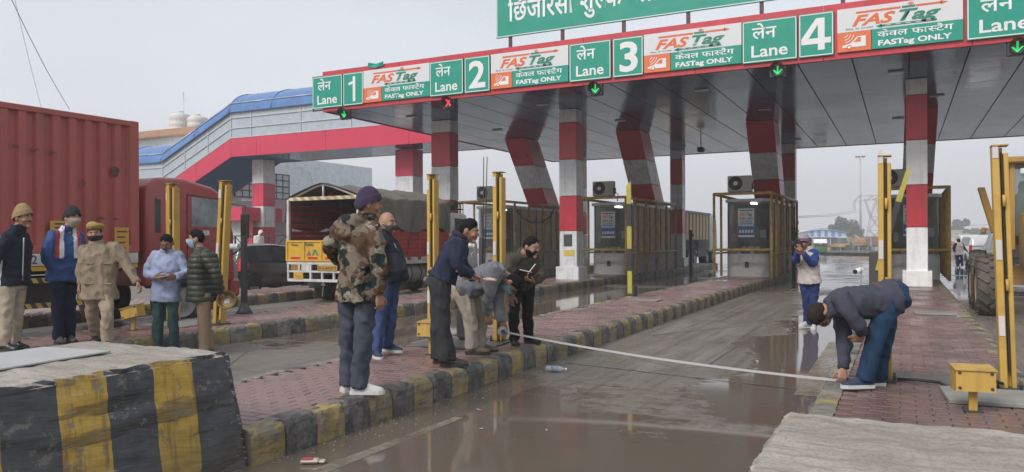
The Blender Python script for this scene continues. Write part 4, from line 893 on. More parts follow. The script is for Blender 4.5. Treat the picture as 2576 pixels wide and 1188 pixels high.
# tailgate
tg = MB().box((0, -.03, 1.32), (2*hw, .05, .52), bev=.006).build('tailgate', YELT, tk)
for k in range(5): MB().box((-hw+.03+k*(2*hw-.06)/4, -.065, 1.32), (.06, .03, .52), bev=.005).build('rib', YELT, tg)
for z in (1.08, 1.555): MB().box((0, -.065, z), (2*hw-.02, .025, .045), bev=.004).build('rib', YELT, tg)
for k in range(4): MB().box((-hw+.31+k*.555, -.06, 1.14), (.30, .012, .05)).build('reflector', REDL, tg)
IG = M('ink_green', (.06, .09, .05), .5, .2, 10, 0); text_obj('word', 'Keep', IG, tg, (-hw+.17, -.062, 1.44), XRT, UPV, height=.075, bold=.01, shear=.2, world=False); text_obj('word', 'Public', IG, tg, (-hw+.62, -.062, 1.44), XRT, UPV, height=.085, bold=.012, world=False)
m = MB(); m.quad((-hw+.66, -.06, 1.2), (-hw+.82, -.06, 1.2), (-hw+.75, -.06, 1.34)); m.build('painted_mark', M('ink_brown', (.24, .12, .08), .5, .1, 8, 0), tg); m = MB(); m.quad((-hw+.84, -.06, 1.2), (-hw+.9, -.06, 1.2), (-hw+.97, -.06, 1.34), (-hw+.9, -.06, 1.36)); m.quad((-hw+.93, -.06, 1.34), (-hw+.98, -.06, 1.34), (-hw+1.05, -.06, 1.2), (-hw+1.0, -.06, 1.2)); m.build('painted_mark', M('paint_green', (.05, .25, .12), .5, .1, 8, 0), tg)
# rear underrun frame
for a, b2 in (((0, -.02, 1.02), (2*hw, .06, .09)), ((0, -.02, .80), (2*hw, .05, .05)), ((0, -.02, .58), (1.96*hw, .05, .07))): chk('rear_rail', a, b2, .006, TWHITE)
for k in range(7): MB().box((-hw+.04+k*(2*hw-.08)/6, -.02, .79), (.05, .045, .42)).build('rear_strut', TWHITE, tk)
MB().box((-.52, -.035, .9), (.26, .03, .16)).build('white_panel', TWHITE, tk); MB().box((-.75, -.04, .69), (.3, .03, .17)).build('stop_plate', YPLT, tk); text_obj('word', 'Stop', M('ink_faded', (.45, .27, .08), .5, .1, 8, 0), tk, (-.87, -.057, .65), XRT, UPV, height=.08, world=False)
for k in range(3): MB().box((-.85, -.03, .86+.05*k), (.3, .02, .022)).build('number_slat', YPLT, tk)
pl = MB().box((.19, -.06, .9), (.62, .02, .13), bev=.004).build('number_plate', YPLT, tk); text_obj('plate_letters', 'DL1LAA2915', LETK, pl, (-.10, -.072, .865), XRT, UPV, height=.075, width=.58, bold=.02, world=False)
MB().box((0, 3.2, .82), (.85, 5.9, .2)).build('chassis', CHAS, tk)
for sx in (1, -1):
    wheel(tk, (sx*(hw-.28), 1.25, .42), .42, .42, sx); wheel(tk, (sx*(hw-.2), L_+1.25, .42), .42, .24, sx); m = MB(); m.box((sx*(hw-.28), .72, .58), (.44, .02, .5)); m.build('mud_flap', CHAS, tk)
m = MB(); m.add([(-.42, -.08, .5), (-.36, -.08, .5), (-.24, .3, .12), (-.3, .3, .12)], [(0, 1, 2, 3)])
m = MB(); m.bar((-hw+.6, .6, .14), (-hw+.66, .58, .48), .02, .02); m.quad((-hw+.58, .56, .42), (-hw+.74, .56, .42), (-hw+.66, .56, .54)); m.build('white_arrow', TWHITE, tk)
m = MB(); m.tube([(hw-.3, 2.0, .68), (hw-.3, 2.08, .68), (hw-.3, 2.9, .68), (hw-.3, 2.98, .68)], [.2, .27, .27, .2], 16); ft = m.build('fuel_tank', M('tank_grey', (.24, .23, .21), .45, .2, 5, .1, dirt=(.12, .1, .08), dirt_amt=.6), tk)
for y in (2.25, 2.7): MB().tube([(hw-.3+.285*math.cos(a), y, .68+.285*math.sin(a)) for a in [2*PI*k/14 for k in range(15)]], .018, 4).build('strap', CHAS, ft)
MB().box((hw-.2, 3.5, .78), (.3, .5, .46), bev=.02).build('tool_box', TWHITE, tk); MB().box((hw-.3, 1.9, .42), (.05, 1.9, .06)).build('side_guard', CHAS, tk)
m = MB(); m.prism([(L_+.18, .7), (L_+.18, 2.25), (L_+.4, 2.38), (L_+1.2, 2.36), (L_+1.6, 1.6), (L_+1.9, 1.5), (L_+1.95, .7)], 'x', -1.02, 1.02); cb_ = mk('cab', beveled(m, .07, 2), TWHITE, tk)
pane('side_window', [(1.03, L_+.5, 1.6), (1.03, L_+1.4, 1.6), (1.03, L_+1.15, 2.2), (1.03, L_+.5, 2.22)], VGLASS, cb_)
rk = MB()
for a, b2 in (((-.9, L_+.3), (.9, L_+.3)), ((.9, L_+.3), (.9, L_+1.2)), ((.9, L_+1.2), (-.9, L_+1.2)), ((-.9, L_+1.2), (-.9, L_+.3))):
    for z in (2.5, 2.68): rk.tube([(*a, z), (*b2, z)], .018, 6)
for x in (-.9, -.3, .3, .9):
    for y in (L_+.3, L_+1.2): rk.tube([(x, y, 2.36), (x, y, 2.68)], .016, 6)
rk.build('roof_rack', CHAS, cb_); MB().cyl((-.4, L_+.7, 2.6), (.95, L_+.7, 2.6), .13).build('rolled_sheet', CHAS, cb_)

# ---- passenger cars
def car(name, loc, rz, label, paint, stations, wheels, r_w, lamps, glass_rng, plate=None):
    t = thing(name, label, 'car', loc, rz); rings = []
    for (y, wl, wb, wr, z0, zbelt, zr) in stations:
        h = [(wl*.86, z0), (wl, z0+.12), (wl*1.01, (z0+zbelt)/2), (wb, zbelt), (wb*.985, zbelt+.02), (wr, zr-.05), (wr*.84, zr-.008), (wr*.4, zr+.004)]
        rings.append([Vector((x, y, z)) for x, z in h]+[Vector((-x, y, z)) for x, z in reversed(h)])
    m = MB(); m.loft(rings, cap=True); me = m.mesh('body'); body = mk('body', me, paint, t)
    md = body.modifiers.new('soften', 'BEVEL'); md.width = .02; md.segments = 2; md.limit_method = 'ANGLE'; md.angle_limit = R(22)
    for sx in (0, 1):
        for (a, b2, k0, k1) in glass_rng:
            def Q(y, f):
                for i in range(len(stations)-1):
                    if stations[i][0] <= y <= stations[i+1][0]:
                        g_ = (y-stations[i][0])/(stations[i+1][0]-stations[i][0]); p = rings[i][4].lerp(rings[i+1][4], g_); q = rings[i][5].lerp(rings[i+1][5], g_); v = p.lerp(q, f); v = v+Vector((.008, 0, 0)); return Vector((-v.x, v.y, v.z)) if sx else v
            ys = [a+(b2-a)*k/6 for k in range(7)]; m = MB(); m.loft([[Q(y, .1+.02*(1 if k0 else 0)), Q(y, .5), Q(y, .9)] for y in ys], cap=False, closed_ring=False); m.build('side_window', VGLASS, t)
        for y in wheels: wheel(t, ((1 if not sx else -1)*(stations[2][1]-.08), y, r_w), r_w, .19, 1 if not sx else -1, rim=RIMS)
        for y in wheels:
            m = MB(); xx = (1 if not sx else -1)*(stations[2][1]*1.012+.004); m.quad(*[(xx, y+r_w*1.2*math.cos(a), max(stations[2][4]+.0, r_w+r_w*1.2*math.sin(a))) for a in [PI*k/14 for k in range(15)]]); m.build('wheel_arch', CHAS, t)
        for y in (wheels[0]+1.0, wheels[0]+.05, wheels[0]+1.75):
            if y < wheels[1]-.2: m = MB(); m.bar(((1 if not sx else -1)*(stations[2][1]*1.012+.003), y, .35), ((1 if not sx else -1)*(stations[3][2]+.002), y, stations[3][5]), .004, .008); m.build('door_seam', CHAS, t)
        MB().box(((1 if not sx else -1)*(stations[3][2]+.012), wheels[0]+.35, stations[3][5]-.13), (.03, .16, .03), bev=.01).build('door_handle', paint, t)
    y0 = stations[0]
    m = MB(); yr = (stations[0][0]+stations[1][0])/2
    m.quad((-y0[2]*.86, y0[0]-.012, y0[5]+.05), (y0[2]*.86, y0[0]-.012, y0[5]+.05), (stations[1][3]*.88, stations[1][0]-.03, stations[1][6]-.09), (-stations[1][3]*.88, stations[1][0]-.03, stations[1][6]-.09)); m.build('rear_window', VGLASS, t)
    lamps(t, stations); MB().box((0, y0[0]-.03, .48), (y0[1]*1.9, .12, .22), bev=.05).build('rear_bumper', paint, t)
    if plate: MB().box((0, y0[0]-.095, .62), (.5, .012, .11)).build('number_plate', PAPER if plate == 'w' else YPLT, t)
    return t
def hatch_lamps(t, st):
    for sx in (1, -1):
        b = MB(); r_ = []
        for k in range(9):
            f = k/8; z = .72+.36*f; wdt = .05+.13*math.sin(PI*min(1, f*.85+.15)); r_.append([Vector((sx*(.735-.03*f), -1.755+.06*f-.01, z)), Vector((sx*(.80-.02*f), -1.70+.06*f, z)), Vector((sx*(.80-.03*f), -1.70+wdt*1.6+.06*f, z)), Vector((sx*(.76), -1.66+.06*f, z))])
        b.loft(r_); lp = b.build('tail_lamp', REDL, t); MB().ball((sx*.79, -1.60, .84), (.035, .09, .09), 10, 6).build('lamp_lens', CLRL, lp)
BLKP = M('car_black', (.035, .037, .042), .18, .1, 2, 0, coat=1.0, spec=.8, dirt=(.06, .055, .05), dirt_amt=.4)
HATCH = [(-1.74, .70, .72, .60, .32, .93, 1.02), (-1.52, .755, .745, .58, .26, .95, 1.44), (-1.1, .775, .755, .585, .24, .95, 1.49), (-.2, .785, .76, .60, .22, .93, 1.50), (.45, .785, .76, .58, .22, .92, 1.43), (1.15, .78, .75, .68, .22, .92, .97), (1.6, .74, .71, .6, .26, .84, .86), (1.78, .64, .6, .5, .32, .7, .72)]
car('hatchback', (-17.15, 17.35, 0), 0, 'black hatchback with red tail lamp between the lorry and the goods truck', BLKP, HATCH, (-1.2, 1.15), .29, hatch_lamps, [(-1.0, -.42, 0, 1), (-.36, .42, 0, 1)], 'w')
def suv_lamps(t, st):
    for sx in (1, -1): MB().box((sx*.76, -2.06, 1.02), (.14, .1, .36), bev=.03).build('tail_lamp', REDL, t)
WHP = M('car_white', (.62, .62, .62), .3, .05, 2, 0, coat=.5, dirt=(.4, .38, .35), dirt_amt=.4)
SUV = [(-2.05, .78, .8, .66, .36, 1.05, 1.2), (-1.85, .84, .83, .68, .3, 1.06, 1.66), (-1.2, .86, .84, .7, .28, 1.06, 1.72), (.2, .86, .84, .7, .28, 1.04, 1.72), (.9, .86, .83, .66, .28, 1.03, 1.55), (1.35, .85, .82, .74, .28, 1.02, 1.08), (1.9, .8, .78, .66, .32, .9, .93), (2.05, .7, .66, .56, .36, .74, .76)]
car('estate_car', (3.75, 50.5, 0), .12, 'white estate car stopped beyond the plaza beside a walking man', WHP, SUV, (-1.3, 1.3), .33, suv_lamps, [(-1.7, -1.05, 0, 1), (-.98, -.1, 0, 1), (-.03, .8, 0, 1)], 'w')
GRYP = M('car_grey', (.13, .14, .155), .3, .06, 2, 0, coat=.5)
car('grey_car', (3.5, 33.0, 0), .05, 'dark grey car half hidden behind the motor grader', GRYP, SUV, (-1.3, 1.3), .33, suv_lamps, [(-1.7, -1.05, 0, 1), (-.98, -.1, 0, 1), (-.03, .8, 0, 1)], 'w')

# ---- tipper lorry beyond the booths
CREAM = M('tipper_cream', (.50, .41, .27), .55, .12, 3, .1, dirt=(.3, .2, .12), dirt_amt=.55)
dp = thing('tipper_lorry', 'cream ribbed tipper lorry beyond the middle toll booths', 'lorry', (-11.85, 40.6, 0)); hw = 1.25
m = MB(); m.prism([(0, 1.55), (.25, 3.1), (7.2, 3.1), (7.2, 1.55)], 'x', -hw, hw); mk('tipper_body', beveled(m, .03, 1), CREAM, dp)
for k in range(9): MB().bar((hw+.03, .35+k*.8, 1.6), (hw+.03, .42+k*.8, 3.05), .07, .09, up=(1, 0, 0)).build('side_rib', CREAM, dp)
MB().box((hw+.02, 3.7, 3.1), (.1, 7.1, .12), bev=.01).build('top_rail', M('tipper_blue', (.10, .12, .2), .5, .1, 4, .05), dp); MB().box((0, 4.5, 1.25), (.9, 9, .35)).build('chassis', CHAS, dp)
for sx in (1, -1):
    for y in (.9, 2.2, 3.5, 6.6, 8.2): wheel(dp, (sx*(hw-.25), y, .5), .5, .45, sx)
m = MB(); m.prism([(7.5, 1.0), (7.5, 3.0), (7.8, 3.15), (9.2, 3.1), (9.5, 2.0), (9.55, .8), (7.5, .8)], 'x', -1.2, 1.2); dcb = mk('cab', beveled(m, .07, 2), TWHITE, dp); pane('side_window', [(1.21, 8.2, 2.0), (1.21, 9.2, 2.0), (1.21, 9.1, 2.8), (1.21, 8.2, 2.8)], VGLASS, dcb)
MB().box((hw-.05, 5.2, .8), (.06, 2.2, .5)).build('side_guard', CHAS, dp)

# ---- motor grader at the right
GRY_ = M('grader_yellow', (.40, .225, .05), .5, .12, 3, .08, dirt=(.18, .11, .05), dirt_amt=.6)
gr_ = thing('motor_grader', 'mud stained yellow motor grader with big lugged tyres at the right edge', 'motor grader', (2.85, 19.0, 0))
MUDT = M('muddy_tyre', (.085, .072, .056), .85, .3, 5, .3, dirt=(.16, .125, .085), dirt_amt=.8); MUDR = M('muddy_rim', (.27, .2, .115), .7, .2, 5, .2)
for sx in (-1, 1):
    for y in (-.72, .72): wheel(gr_, (sx*1.34, y, .6), .6, .42, sx, rim=MUDR, lugs=18, tyre=MUDT)
    wheel(gr_, (sx*.98, 6.3, .6), .6, .4, sx, rim=MUDR, lugs=18, tyre=MUDT); MB().box((sx*1.02, 0, .65), (.2, 1.7, .3), bev=.05).build('tandem_case', GRY_, gr_)
m = MB(); m.prism([(-1.75, .95), (-1.75, 1.9), (-1.5, 2.02), (.9, 2.1), (.9, .95)], 'x', -.62, .62); eh = mk('engine_hood', beveled(m, .06, 2), GRY_, gr_)
for k in range(7): MB().box((-.626, -.9, 1.25+.09*k), (.012, .9, .04)).build('vent_slat', CHAS, eh)
for sx in (-1, 1):
    MB().box((sx*.5, -1.77, 1.72), (.16, .06, .32), bev=.015).build('tail_lamp', REDL, eh); MB().tube([(sx*.66, -1.6, 1.6), (sx*.8, -1.6, 1.62), (sx*.8, -1.6, 1.95), (sx*.66, -1.6, 1.97)], .02, 6).build('grab_handle', GRY_, eh)
MB().box((0, -1.95, .9), (1.5, .35, .5), bev=.05).build('rear_bumper', M('grader_grey', (.10, .11, .12), .5, .15, 4, .1), gr_); MB().box((-.55, -2.13, .92), (.22, .02, .28), bev=.005).build('reflector', M('amber', (.6, .25, .03), .3, .1, 6, 0), gr_)
# cab
for x in (-.72, .72):
    for y in (1.0, 2.45): MB().box((x, y, 2.25), (.09, .09, 1.9)).build('cab_pillar', GRY_, gr_)
MB().box((0, 1.72, 3.25), (1.75, 1.85, .14), bev=.03).build('cab_roof', GRY_, gr_); MB().box((0, 1.72, 1.25), (1.5, 1.5, .3), bev=.02).build('cab_floor', CHAS, gr_)
GG = M_glass('grader_glass', (.32, .38, .38), .05, .35); pane('rear_window', [(-.67, 1.0, 1.6), (.67, 1.0, 1.6), (.67, 1.0, 3.15), (-.67, 1.0, 3.15)], GG, gr_)
for x in (-.72, .72): pane('side_window', [(x, 1.05, 1.5), (x, 2.4, 1.5), (x, 2.4, 3.15), (x, 1.05, 3.15)], GG, gr_)
MB().box((-.45, .92, 3.0), (.26, .08, .13), bev=.02).build('work_lamp', CLRL, gr_)
MB().tube([(0, 2.4, 1.4), (0, 3.6, 2.1), (0, 5.4, 2.05), (0, 6.6, 1.2)], [.2, .19, .17, .17], 8).build('main_frame', GRY_, gr_); MB().cyl((-1.0, 6.3, .65), (1.0, 6.3, .65), .1).build('front_axle', GRY_, gr_)
m = MB(); bl = []
for k in range(7): a = -.7+1.4*k/6; bl.append((3.6+.28*math.cos(a), .62+.38*math.sin(a)))
m2 = [(y-.04, z) for y, z in reversed(bl)]; m.prism(bl+m2, 'x', -1.1, 1.5); m.build('blade', GRY_, gr_)
for sx in (-1, 1): MB().bar((sx*.55, 4.6, 2.0), (sx*.9, 3.4, .8), .1, .1).build('lift_arm', GRY_, gr_); MB().bar((sx*.98, 5.2, 2.9), (sx*.72, 4.6, 1.7), .16, .08).build('lift_cylinder', GRY_, gr_); MB().box((sx*.95, 4.9, 1.75), (.12, .25, .18), bev=.04).build('work_lamp', GRY_, gr_)
MB().box((-.72, 2.5, 2.5), (.04, .3, .4), rz=.5).build('mirror', CHAS, gr_)
# ================================================================ posts, barriers, cameras, sensor boxes
YEL = M('post_yellow', (.56, .35, .075), .42, .08, 3, .04, dirt=(.36, .2, .05), dirt_amt=.6, dscale=5, streak=.35); STK = M('white_sticker', (.6, .59, .57), .6, .08, 12, .05, dirt=(.4, .36, .3), dirt_amt=.4); SLOT = M('slot_black', (.02, .018, .016), .7, .1, 8, 0)
def yellow_post(x, y, top, label, wide=.16, lean=0.0, rz=0.0, plate=0.0, tags=(2.05, 1.2, .55)):
    t = thing('sensor_post', label, 'post', (x, y, KZ), rz, group='yellow sensor posts'); h = top-KZ
    def L(p): return (p[0]+lean*p[2]/h, p[1], p[2])
    def add(name, m, mat): m.v = [L(v) for v in m.v]; return m.build(name, mat, t)
    w = wide; add('left_channel', MB().box((-w*.28, 0, h/2), (w*.44, .14, h), bev=.006), YEL); add('right_channel', MB().box((w*.34, .012, h/2-.03), (w*.30, .12, h-.06), bev=.006), YEL)
    add('web', MB().box((.06*w, .04, h/2), (w*.26, .05, h-.02)), YEL); add('slot', MB().box((w*.08, -.02, h/2+.05), (w*.10, .06, h*.9)), SLOT)
    if plate: add('side_plate', MB().box((-w*.5-plate/2, .02, h/2-.02), (plate, .012, h-.04), bev=.002), YEL)
    add('cap_plate', MB().box((0, -.005, h+.006), (w*1.02, .16, .010)), RUST)
    for z in tags: add('sticker', MB().box((-w*.28-(w*.5+plate*.3 if plate else 0), (.006 if plate else -.073), z), (w*.34, .006, .17 if z < 2 else .13)), STK)
    for z in (1.62, .9): add('hinge', MB().cyl((w*.12, -.075, z-.05), (w*.12, -.075, z+.05), .012), YEL)
    add('base_plate', MB().box((0, 0, .012), (w*1.6, .26, .024), bev=.003), DARKM)
    for sx in (-1, 1): add('anchor_bolt', MB().cyl((sx*w*.68, -.09, .02), (sx*w*.68, -.09, .09), .012, n=8), DARKM)
    return t
yellow_post(-10.62, 8.72, 2.5, 'yellow sensor post with wide side plate behind the man in pale blue shirt', .15, .0, 0, .12)
yellow_post(-9.62, 8.75, 2.5, 'leaning yellow sensor post behind the green puffer jacket', .15, .16)
yellow_post(-5.66, 8.8, 2.44, 'yellow sensor post between bald man and navy jacket', .105)
yellow_post(-4.62, 8.75, 2.42, 'yellow slotted sensor post above the tape reel', .12)
yellow_post(-.15, 7.85, 2.30, 'yellow sensor post behind the bent man in jeans', .11)
yellow_post(.80, 7.84, 2.34, 'yellow sensor post nearest the right edge beside the yellow box', .125, -.06)
def sensor_box(x, y, rz, tilt, label, hgt=.42):
    t = thing('sensor_box', label, 'sensor box', (x, y, KZ), rz, group='yellow sensor boxes'); T = Matrix.Translation((0, 0, hgt)) @ Matrix.Rotation(tilt, 4, 'Y') @ Matrix.Rotation(R(-4), 4, 'X')
    def add(name, m, mat): m.v = [tuple(T @ Vector(v)) for v in m.v]; return m.build(name, mat, t)
    m = MB(); m.prism([(-.10, -.09), (.10, -.09), (.10, .09), (-.10, .065)], 'x', -.13, .13); bo = add('box', m, YEL); m = MB(); m.prism([(-.115, .064), (.105, .094), (.105, .102), (-.115, .072)], 'x', -.138, .138); add('lid', m, YEL)
    for sx in (-1, 1):
        for sz in (-.065, .045): add('screw', MB().cyl((sx*.105, -.10, sz), (sx*.105, -.106, sz), .012, n=8), DARKM)
    m = MB(); m.bar((0, 0, 0), T @ Vector((0, 0, -.09)), .055, .03, up=(0, 1, 0)); m.build('stand', YEL if abs(tilt) < .1 else RUST, t); MB().box((0, 0, .006), (.12, .12, .012)).build('foot', DARKM, t); return t
sensor_box(.46, 6.72, R(8), 0.0, 'yellow metal sensor box on a stand at lower right', .25); sensor_box(-4.82, 7.45, R(5), 0.0, 'yellow sensor box half hidden by the charcoal trousers', .30); sensor_box(-10.15, 7.62, R(20), R(-14), 'tilted yellow sensor box on a rusty leg near the policeman', .28)
BAND_Y = M('barrier_yellow', (.42, .36, .06), .5, .15, 6, .08, dirt=(.2, .17, .06), dirt_amt=.5); BAND_K = M('barrier_black', (.025, .027, .035), .5, .15, 6, .08)
def barrier(x, y, top, lean, label, housing=False, n=5, z0=.3):
    t = thing('barrier_arm', label, 'barrier', (x, y, KZ), 0, group='raised barrier arms'); p0 = Vector((0, -.12, z0-KZ+.02)); p1 = Vector((lean, -.12, top-KZ))
    for k in range(n):
        a, b2 = p0.lerp(p1, k/n), p0.lerp(p1, (k+1)/n); m = MB().bar(a, b2, .04, .105, up=(1, 0, 0))
        if k == n-1: m.v = [(v[0], v[1], v[2]-(.1 if (v[0]-(p1.x)) < 0 and v[2] > top-KZ-.1 else 0)) for v in m.v]
        m.build('arm_band', (BAND_Y, BAND_K)[k % 2], t)
    if housing:
        MB().box((0, .05, .52), (.32, .3, 1.04), bev=.02).build('housing', M('housing_brown', (.06, .05, .045), .5, .15, 4, .05), t); MB().bar((-.1, .0, .98), (-1.15, .0, 1.0), .07, .07).build('stub_arm', DARKM, t); MB().bar((-1.15, .0, 1.0), (-1.32, .0, 1.0), .05, .05).build('stub_tip', SILV, t)
    else: MB().box((0, 0, .12), (.2, .26, .24), bev=.02).build('pivot', DARKM, t)
    return t
barrier(-5.62, 17.2, 2.9, -.02, 'raised yellow and black barrier arm standing upright before the second booth', n=5); barrier(-10.75, 17.2, 2.95, -.32, 'raised leaning yellow and black barrier arm beside the goods truck', n=4); barrier(-.45, 17.0, 2.95, .55, 'raised slanting yellow and black barrier arm against the white and red pillar', True, n=3, z0=.9)
def cctv(x, y, z, dirv, label, post=None, base=KZ):
    t = thing('security_camera', label, 'camera', (x, y, base), 0, group='security cameras'); d = Vector(dirv).normalized(); c = Vector((0, 0, z-base))
    MB().tube([c, c+d*.07, c+d*.20], [.05, .055, .052], 14).build('barrel', WHITE, t); MB().tube([c+d*.195, c+d*.215], [.045, .045], 14).build('lens', SLOT, t); MB().tube([c-d*.005, c-d*.045], [.062, .05], 14).build('mount', WHITE, t)
    MB().tube([c-d*.03, c-d*.05-Vector((0, 0, .12)), c+d*.05-Vector((0, 0, .22)), c-d*.02-Vector((0, 0, .34))], .008, 5).build('cable', PAPER, t)
    if post:
        MB().box((post[0], post[1], (z-base)/2+.1), (.09, .09, z-base+.2), bev=.008).build('post', DARKM, t); m = MB(); m.tube([(post[0], post[1], 0), (post[0], post[1], .06), (post[0], post[1], .2)], [.16, .12, .05], 12); m.build('foot', DARKM, t)
    return t
cctv(-.76, 16.72, .93, (-.45, -1, -.12), 'white security camera on the dark barrier housing behind the bent man'); cctv(-9.75, 17.0, 1.42, (-.6, -.8, .12), 'white security camera right of the navy jacket', (.2, .1)); cctv(-10.78, 10.2, 1.46, (-1, -.3, .05), 'white security camera on a black post beside the maroon cab', (.14, .05))
mbx = thing('meter_box', 'grey metal meter box behind the grey hooded jacket', 'box', (-10.0, 16.6, KZ)); MB().box((0, 0, .62), (.42, .3, .5), bev=.02).build('cabinet', SILV, mbx); MB().box((-.05, -.155, .66), (.22, .012, .2)).build('panel', PAPER, mbx); MB().box((0, 0, .18), (.3, .22, .36)).build('pedestal', DARKM, mbx)
an = thing('whip_aerials', 'two thin black whip aerials on a post left of the first booth', 'aerial', (-9.2, 17.4, KZ)); p = gy(1222, 395, 17.4); q = gy(1216, 560, 17.4)
for dx in (-.06, .04): MB().tube([(q.x+9.2+dx*.3, 0, .0), (p.x+9.2+dx, 0, p.z-KZ)], [.022, .012], 6).build('rod', BLK2, an)
# light bollard posts by far booths
for k, (u, X_) in enumerate(((1738, -8.8), (1997, -3.75))):
    p = gx(u, 600, X_); t = thing('dark_bollard', ('thin dark steel bollard between the second and third booths', 'tall dark blue bollard beside the photographer')[k], 'bollard', (X_, p.y, 0), group='dark bollards'); MB().box((0, 0, 1.0), (.13, .13, 2.0), bev=.01).build('shaft', M('navy_steel', (.02, .03, .05), .5, .1, 5, .05), t); MB().box((.07, -.05, 1.75), (.16, .1, .16), bev=.02).build('lamp_head', DARKM, t)

# ---------------------------------------------------------------- covers, tape, case, litter
SLABM = M('cement_slab', (.27, .265, .24), .55, .12, 4, .25, dirt=(.15, .14, .12), dirt_amt=.5)
def slab_cover(name, c, d, rz, label, mat=SLABM): return MB().box(c, d, rz=rz, bev=.006).build(name, mat, label=label, cat='cover')
slab_cover('duct_cover', (.72, 7.28, KZ+.022), (.86, .62, .035), R(4), 'grey cement duct cover beside the yellow sensor box'); slab_cover('duct_cover', (.47, 15.1, KZ+.02), (.62, .5, .03), R(3), 'small grey cover lying on the right island'); slab_cover('duct_cover', (-4.9, 16.0, KZ+.018), (.6, .5, .025), 0, 'flat metal cover on the far middle island')
slab_cover('duct_cover', (-4.95, 8.35, KZ+.014), (1.05, .9, .02), R(6), 'dark worn floor plate under the bending man in grey', M('worn_plate', (.13, .125, .115), .4, .3, 5, .2, dirt=(.05, .048, .045), dirt_amt=.7)); slab_cover('duct_cover', (-10.2, 8.6, KZ+.014), (.9, 1.0, .02), R(3), 'grey floor plate behind the man in pale blue shirt', SLABM)
slab_cover('duct_cover', (.1, 8.1, KZ+.008), (.75, .55, .014), R(2), 'patch of wet grey cement by the foot of the right yellow post', M('wet_cement', (.12, .115, .105), .3, .25, 4, .2))
for k, pts in enumerate(([(-.05, 7.8, KZ+.03), (.1, 7.7, KZ+.05), (.28, 7.78, KZ+.03), (.34, 7.6, KZ+.02)], [(.55, 7.5, KZ+.06), (.68, 7.62, KZ+.10), (.75, 7.75, KZ+.06)], [(-4.75, 8.65, KZ+.03), (-4.9, 8.5, KZ+.06), (-5.1, 8.55, KZ+.03)])): MB().tube(pts, .014, 6).build('cable_stub', SLOT, label='short black cable stub '+('behind the bent man', 'at the nearest yellow post', 'behind the man with the tape reel')[k], cat='cable')
def yy_tape():
    a = P9['wrL'] if False else None
case = thing('equipment_case', 'black hard equipment case standing behind the charcoal trousers', 'case', (-5.02, 8.66, KZ+.03), R(-18)); MB().box((0, 0, .20), (.30, .16, .40), bev=.02).build('shell', BLK2, case); MB().box((0, -.085, .2), (.30, .02, .36), bev=.01).build('lid', DARKM, case); MB().tube([(-.06, 0, .40), (-.06, 0, .44), (.06, 0, .44), (.06, 0, .40)], .01, 6).build('handle', DARKM, case)
for z in (.1, .3): MB().box((.155, -.07, z), (.02, .04, .05), bev=.004).build('latch', SILV, case)
MB().add([(-.10, -.05, .0), (.10, -.06, .0), (.12, .05, .01), (-.09, .06, .0), (-.08, -.04, .14), (.07, -.05, .16), (.08, .04, .12), (-.07, .05, .13)], [(0, 1, 5, 4), (1, 2, 6, 5), (2, 3, 7, 6), (3, 0, 4, 7), (4, 5, 6, 7)]).build('plastic_bag', M('clear_bag', (.5, .5, .52), .25, .15, 10, .4), label='crumpled clear plastic bag on the black equipment case', cat='bag')
bpy.data.objects['plastic_bag'].matrix_basis = Matrix.Translation((-5.02, 8.66, KZ+.47)) @ Matrix.Rotation(R(-18), 4, 'Z')
bt = thing('plastic_bottle', 'clear plastic bottle with blue label lying beside the kerb', 'bottle', (-3.66, 8.33, 0), R(12)); BOT = M_glass('bottle_plastic', (.72, .74, .78), .1, .5); m = MB(); xs = [(-.12, .018), (-.118, .034), (-.09, .036), (-.06, .033), (-.05, .036), (.05, .036), (.075, .028), (.10, .014), (.12, .013)]; m.tube([(x, 0, .037) for x, r_ in xs], [r_ for x, r_ in xs], 14); m.build('shell', BOT, bt); MB().cyl((-.045, 0, .037), (.035, 0, .037), .0372, n=14).build('wrapper', M('blue_wrapper', (.30, .34, .46), .4, .2, 14, 0), bt); MB().cyl((.118, 0, .037), (.138, 0, .037), .016, n=12).build('screw_top', LETW, bt)
pk = MB(); pk.box((0, 0, .016), (.13, .07, .028), bev=.012); pk.box((.085, 0, .012), (.04, .06, .016), bev=.006); pko = pk.build('food_packet', [M('packet_cream', (.5, .44, .36), .5, .1, 10, .1)], label='crushed red and cream packet on the road by the striped block', cat='packet'); pko.matrix_basis = Matrix.Translation((-3.70, 4.16, .004)) @ Matrix.Rotation(R(30), 4, 'Z'); MB().box((-.015, -.0, .031), (.075, .055, .004)).build('red_print', M('packet_red', (.45, .06, .06), .5, .1, 10, 0), pko)
rr = random.Random(8)
for k in range(9):
    x = rr.choice([-3.75+rr.uniform(0, .3), rr.uniform(-3.6, -1.0)]); y = rr.uniform(4.6, 15); s_ = rr.uniform(.014, .032); m = MB(); m.add([(-s_, -s_*.6, .004), (s_, -s_*.5, .006), (s_*.8, s_*.6, .012), (-s_*.7, s_*.5, .005)], [(0, 1, 2, 3)]); o = m.build('litter_scrap', (M('dull_paper', (.36, .34, .31), .8, .1, 8, 0), M('leaf_litter', (.2, .13, .06), .8, .2, 10, 0))[k % 2], label='tiny pale scrap of litter on the wet road' if k % 2 == 0 else 'tiny brown scrap of litter on the wet road', cat='litter', group='pale litter scraps' if k % 2 == 0 else 'brown litter scraps'); o.matrix_basis = Matrix.Translation((x, y, .002)) @ Matrix.Rotation(rr.uniform(0, 6), 4, 'Z')
vs = []; fs = []; rr = random.Random(21)                      # grit and small stones swept against the kerbs
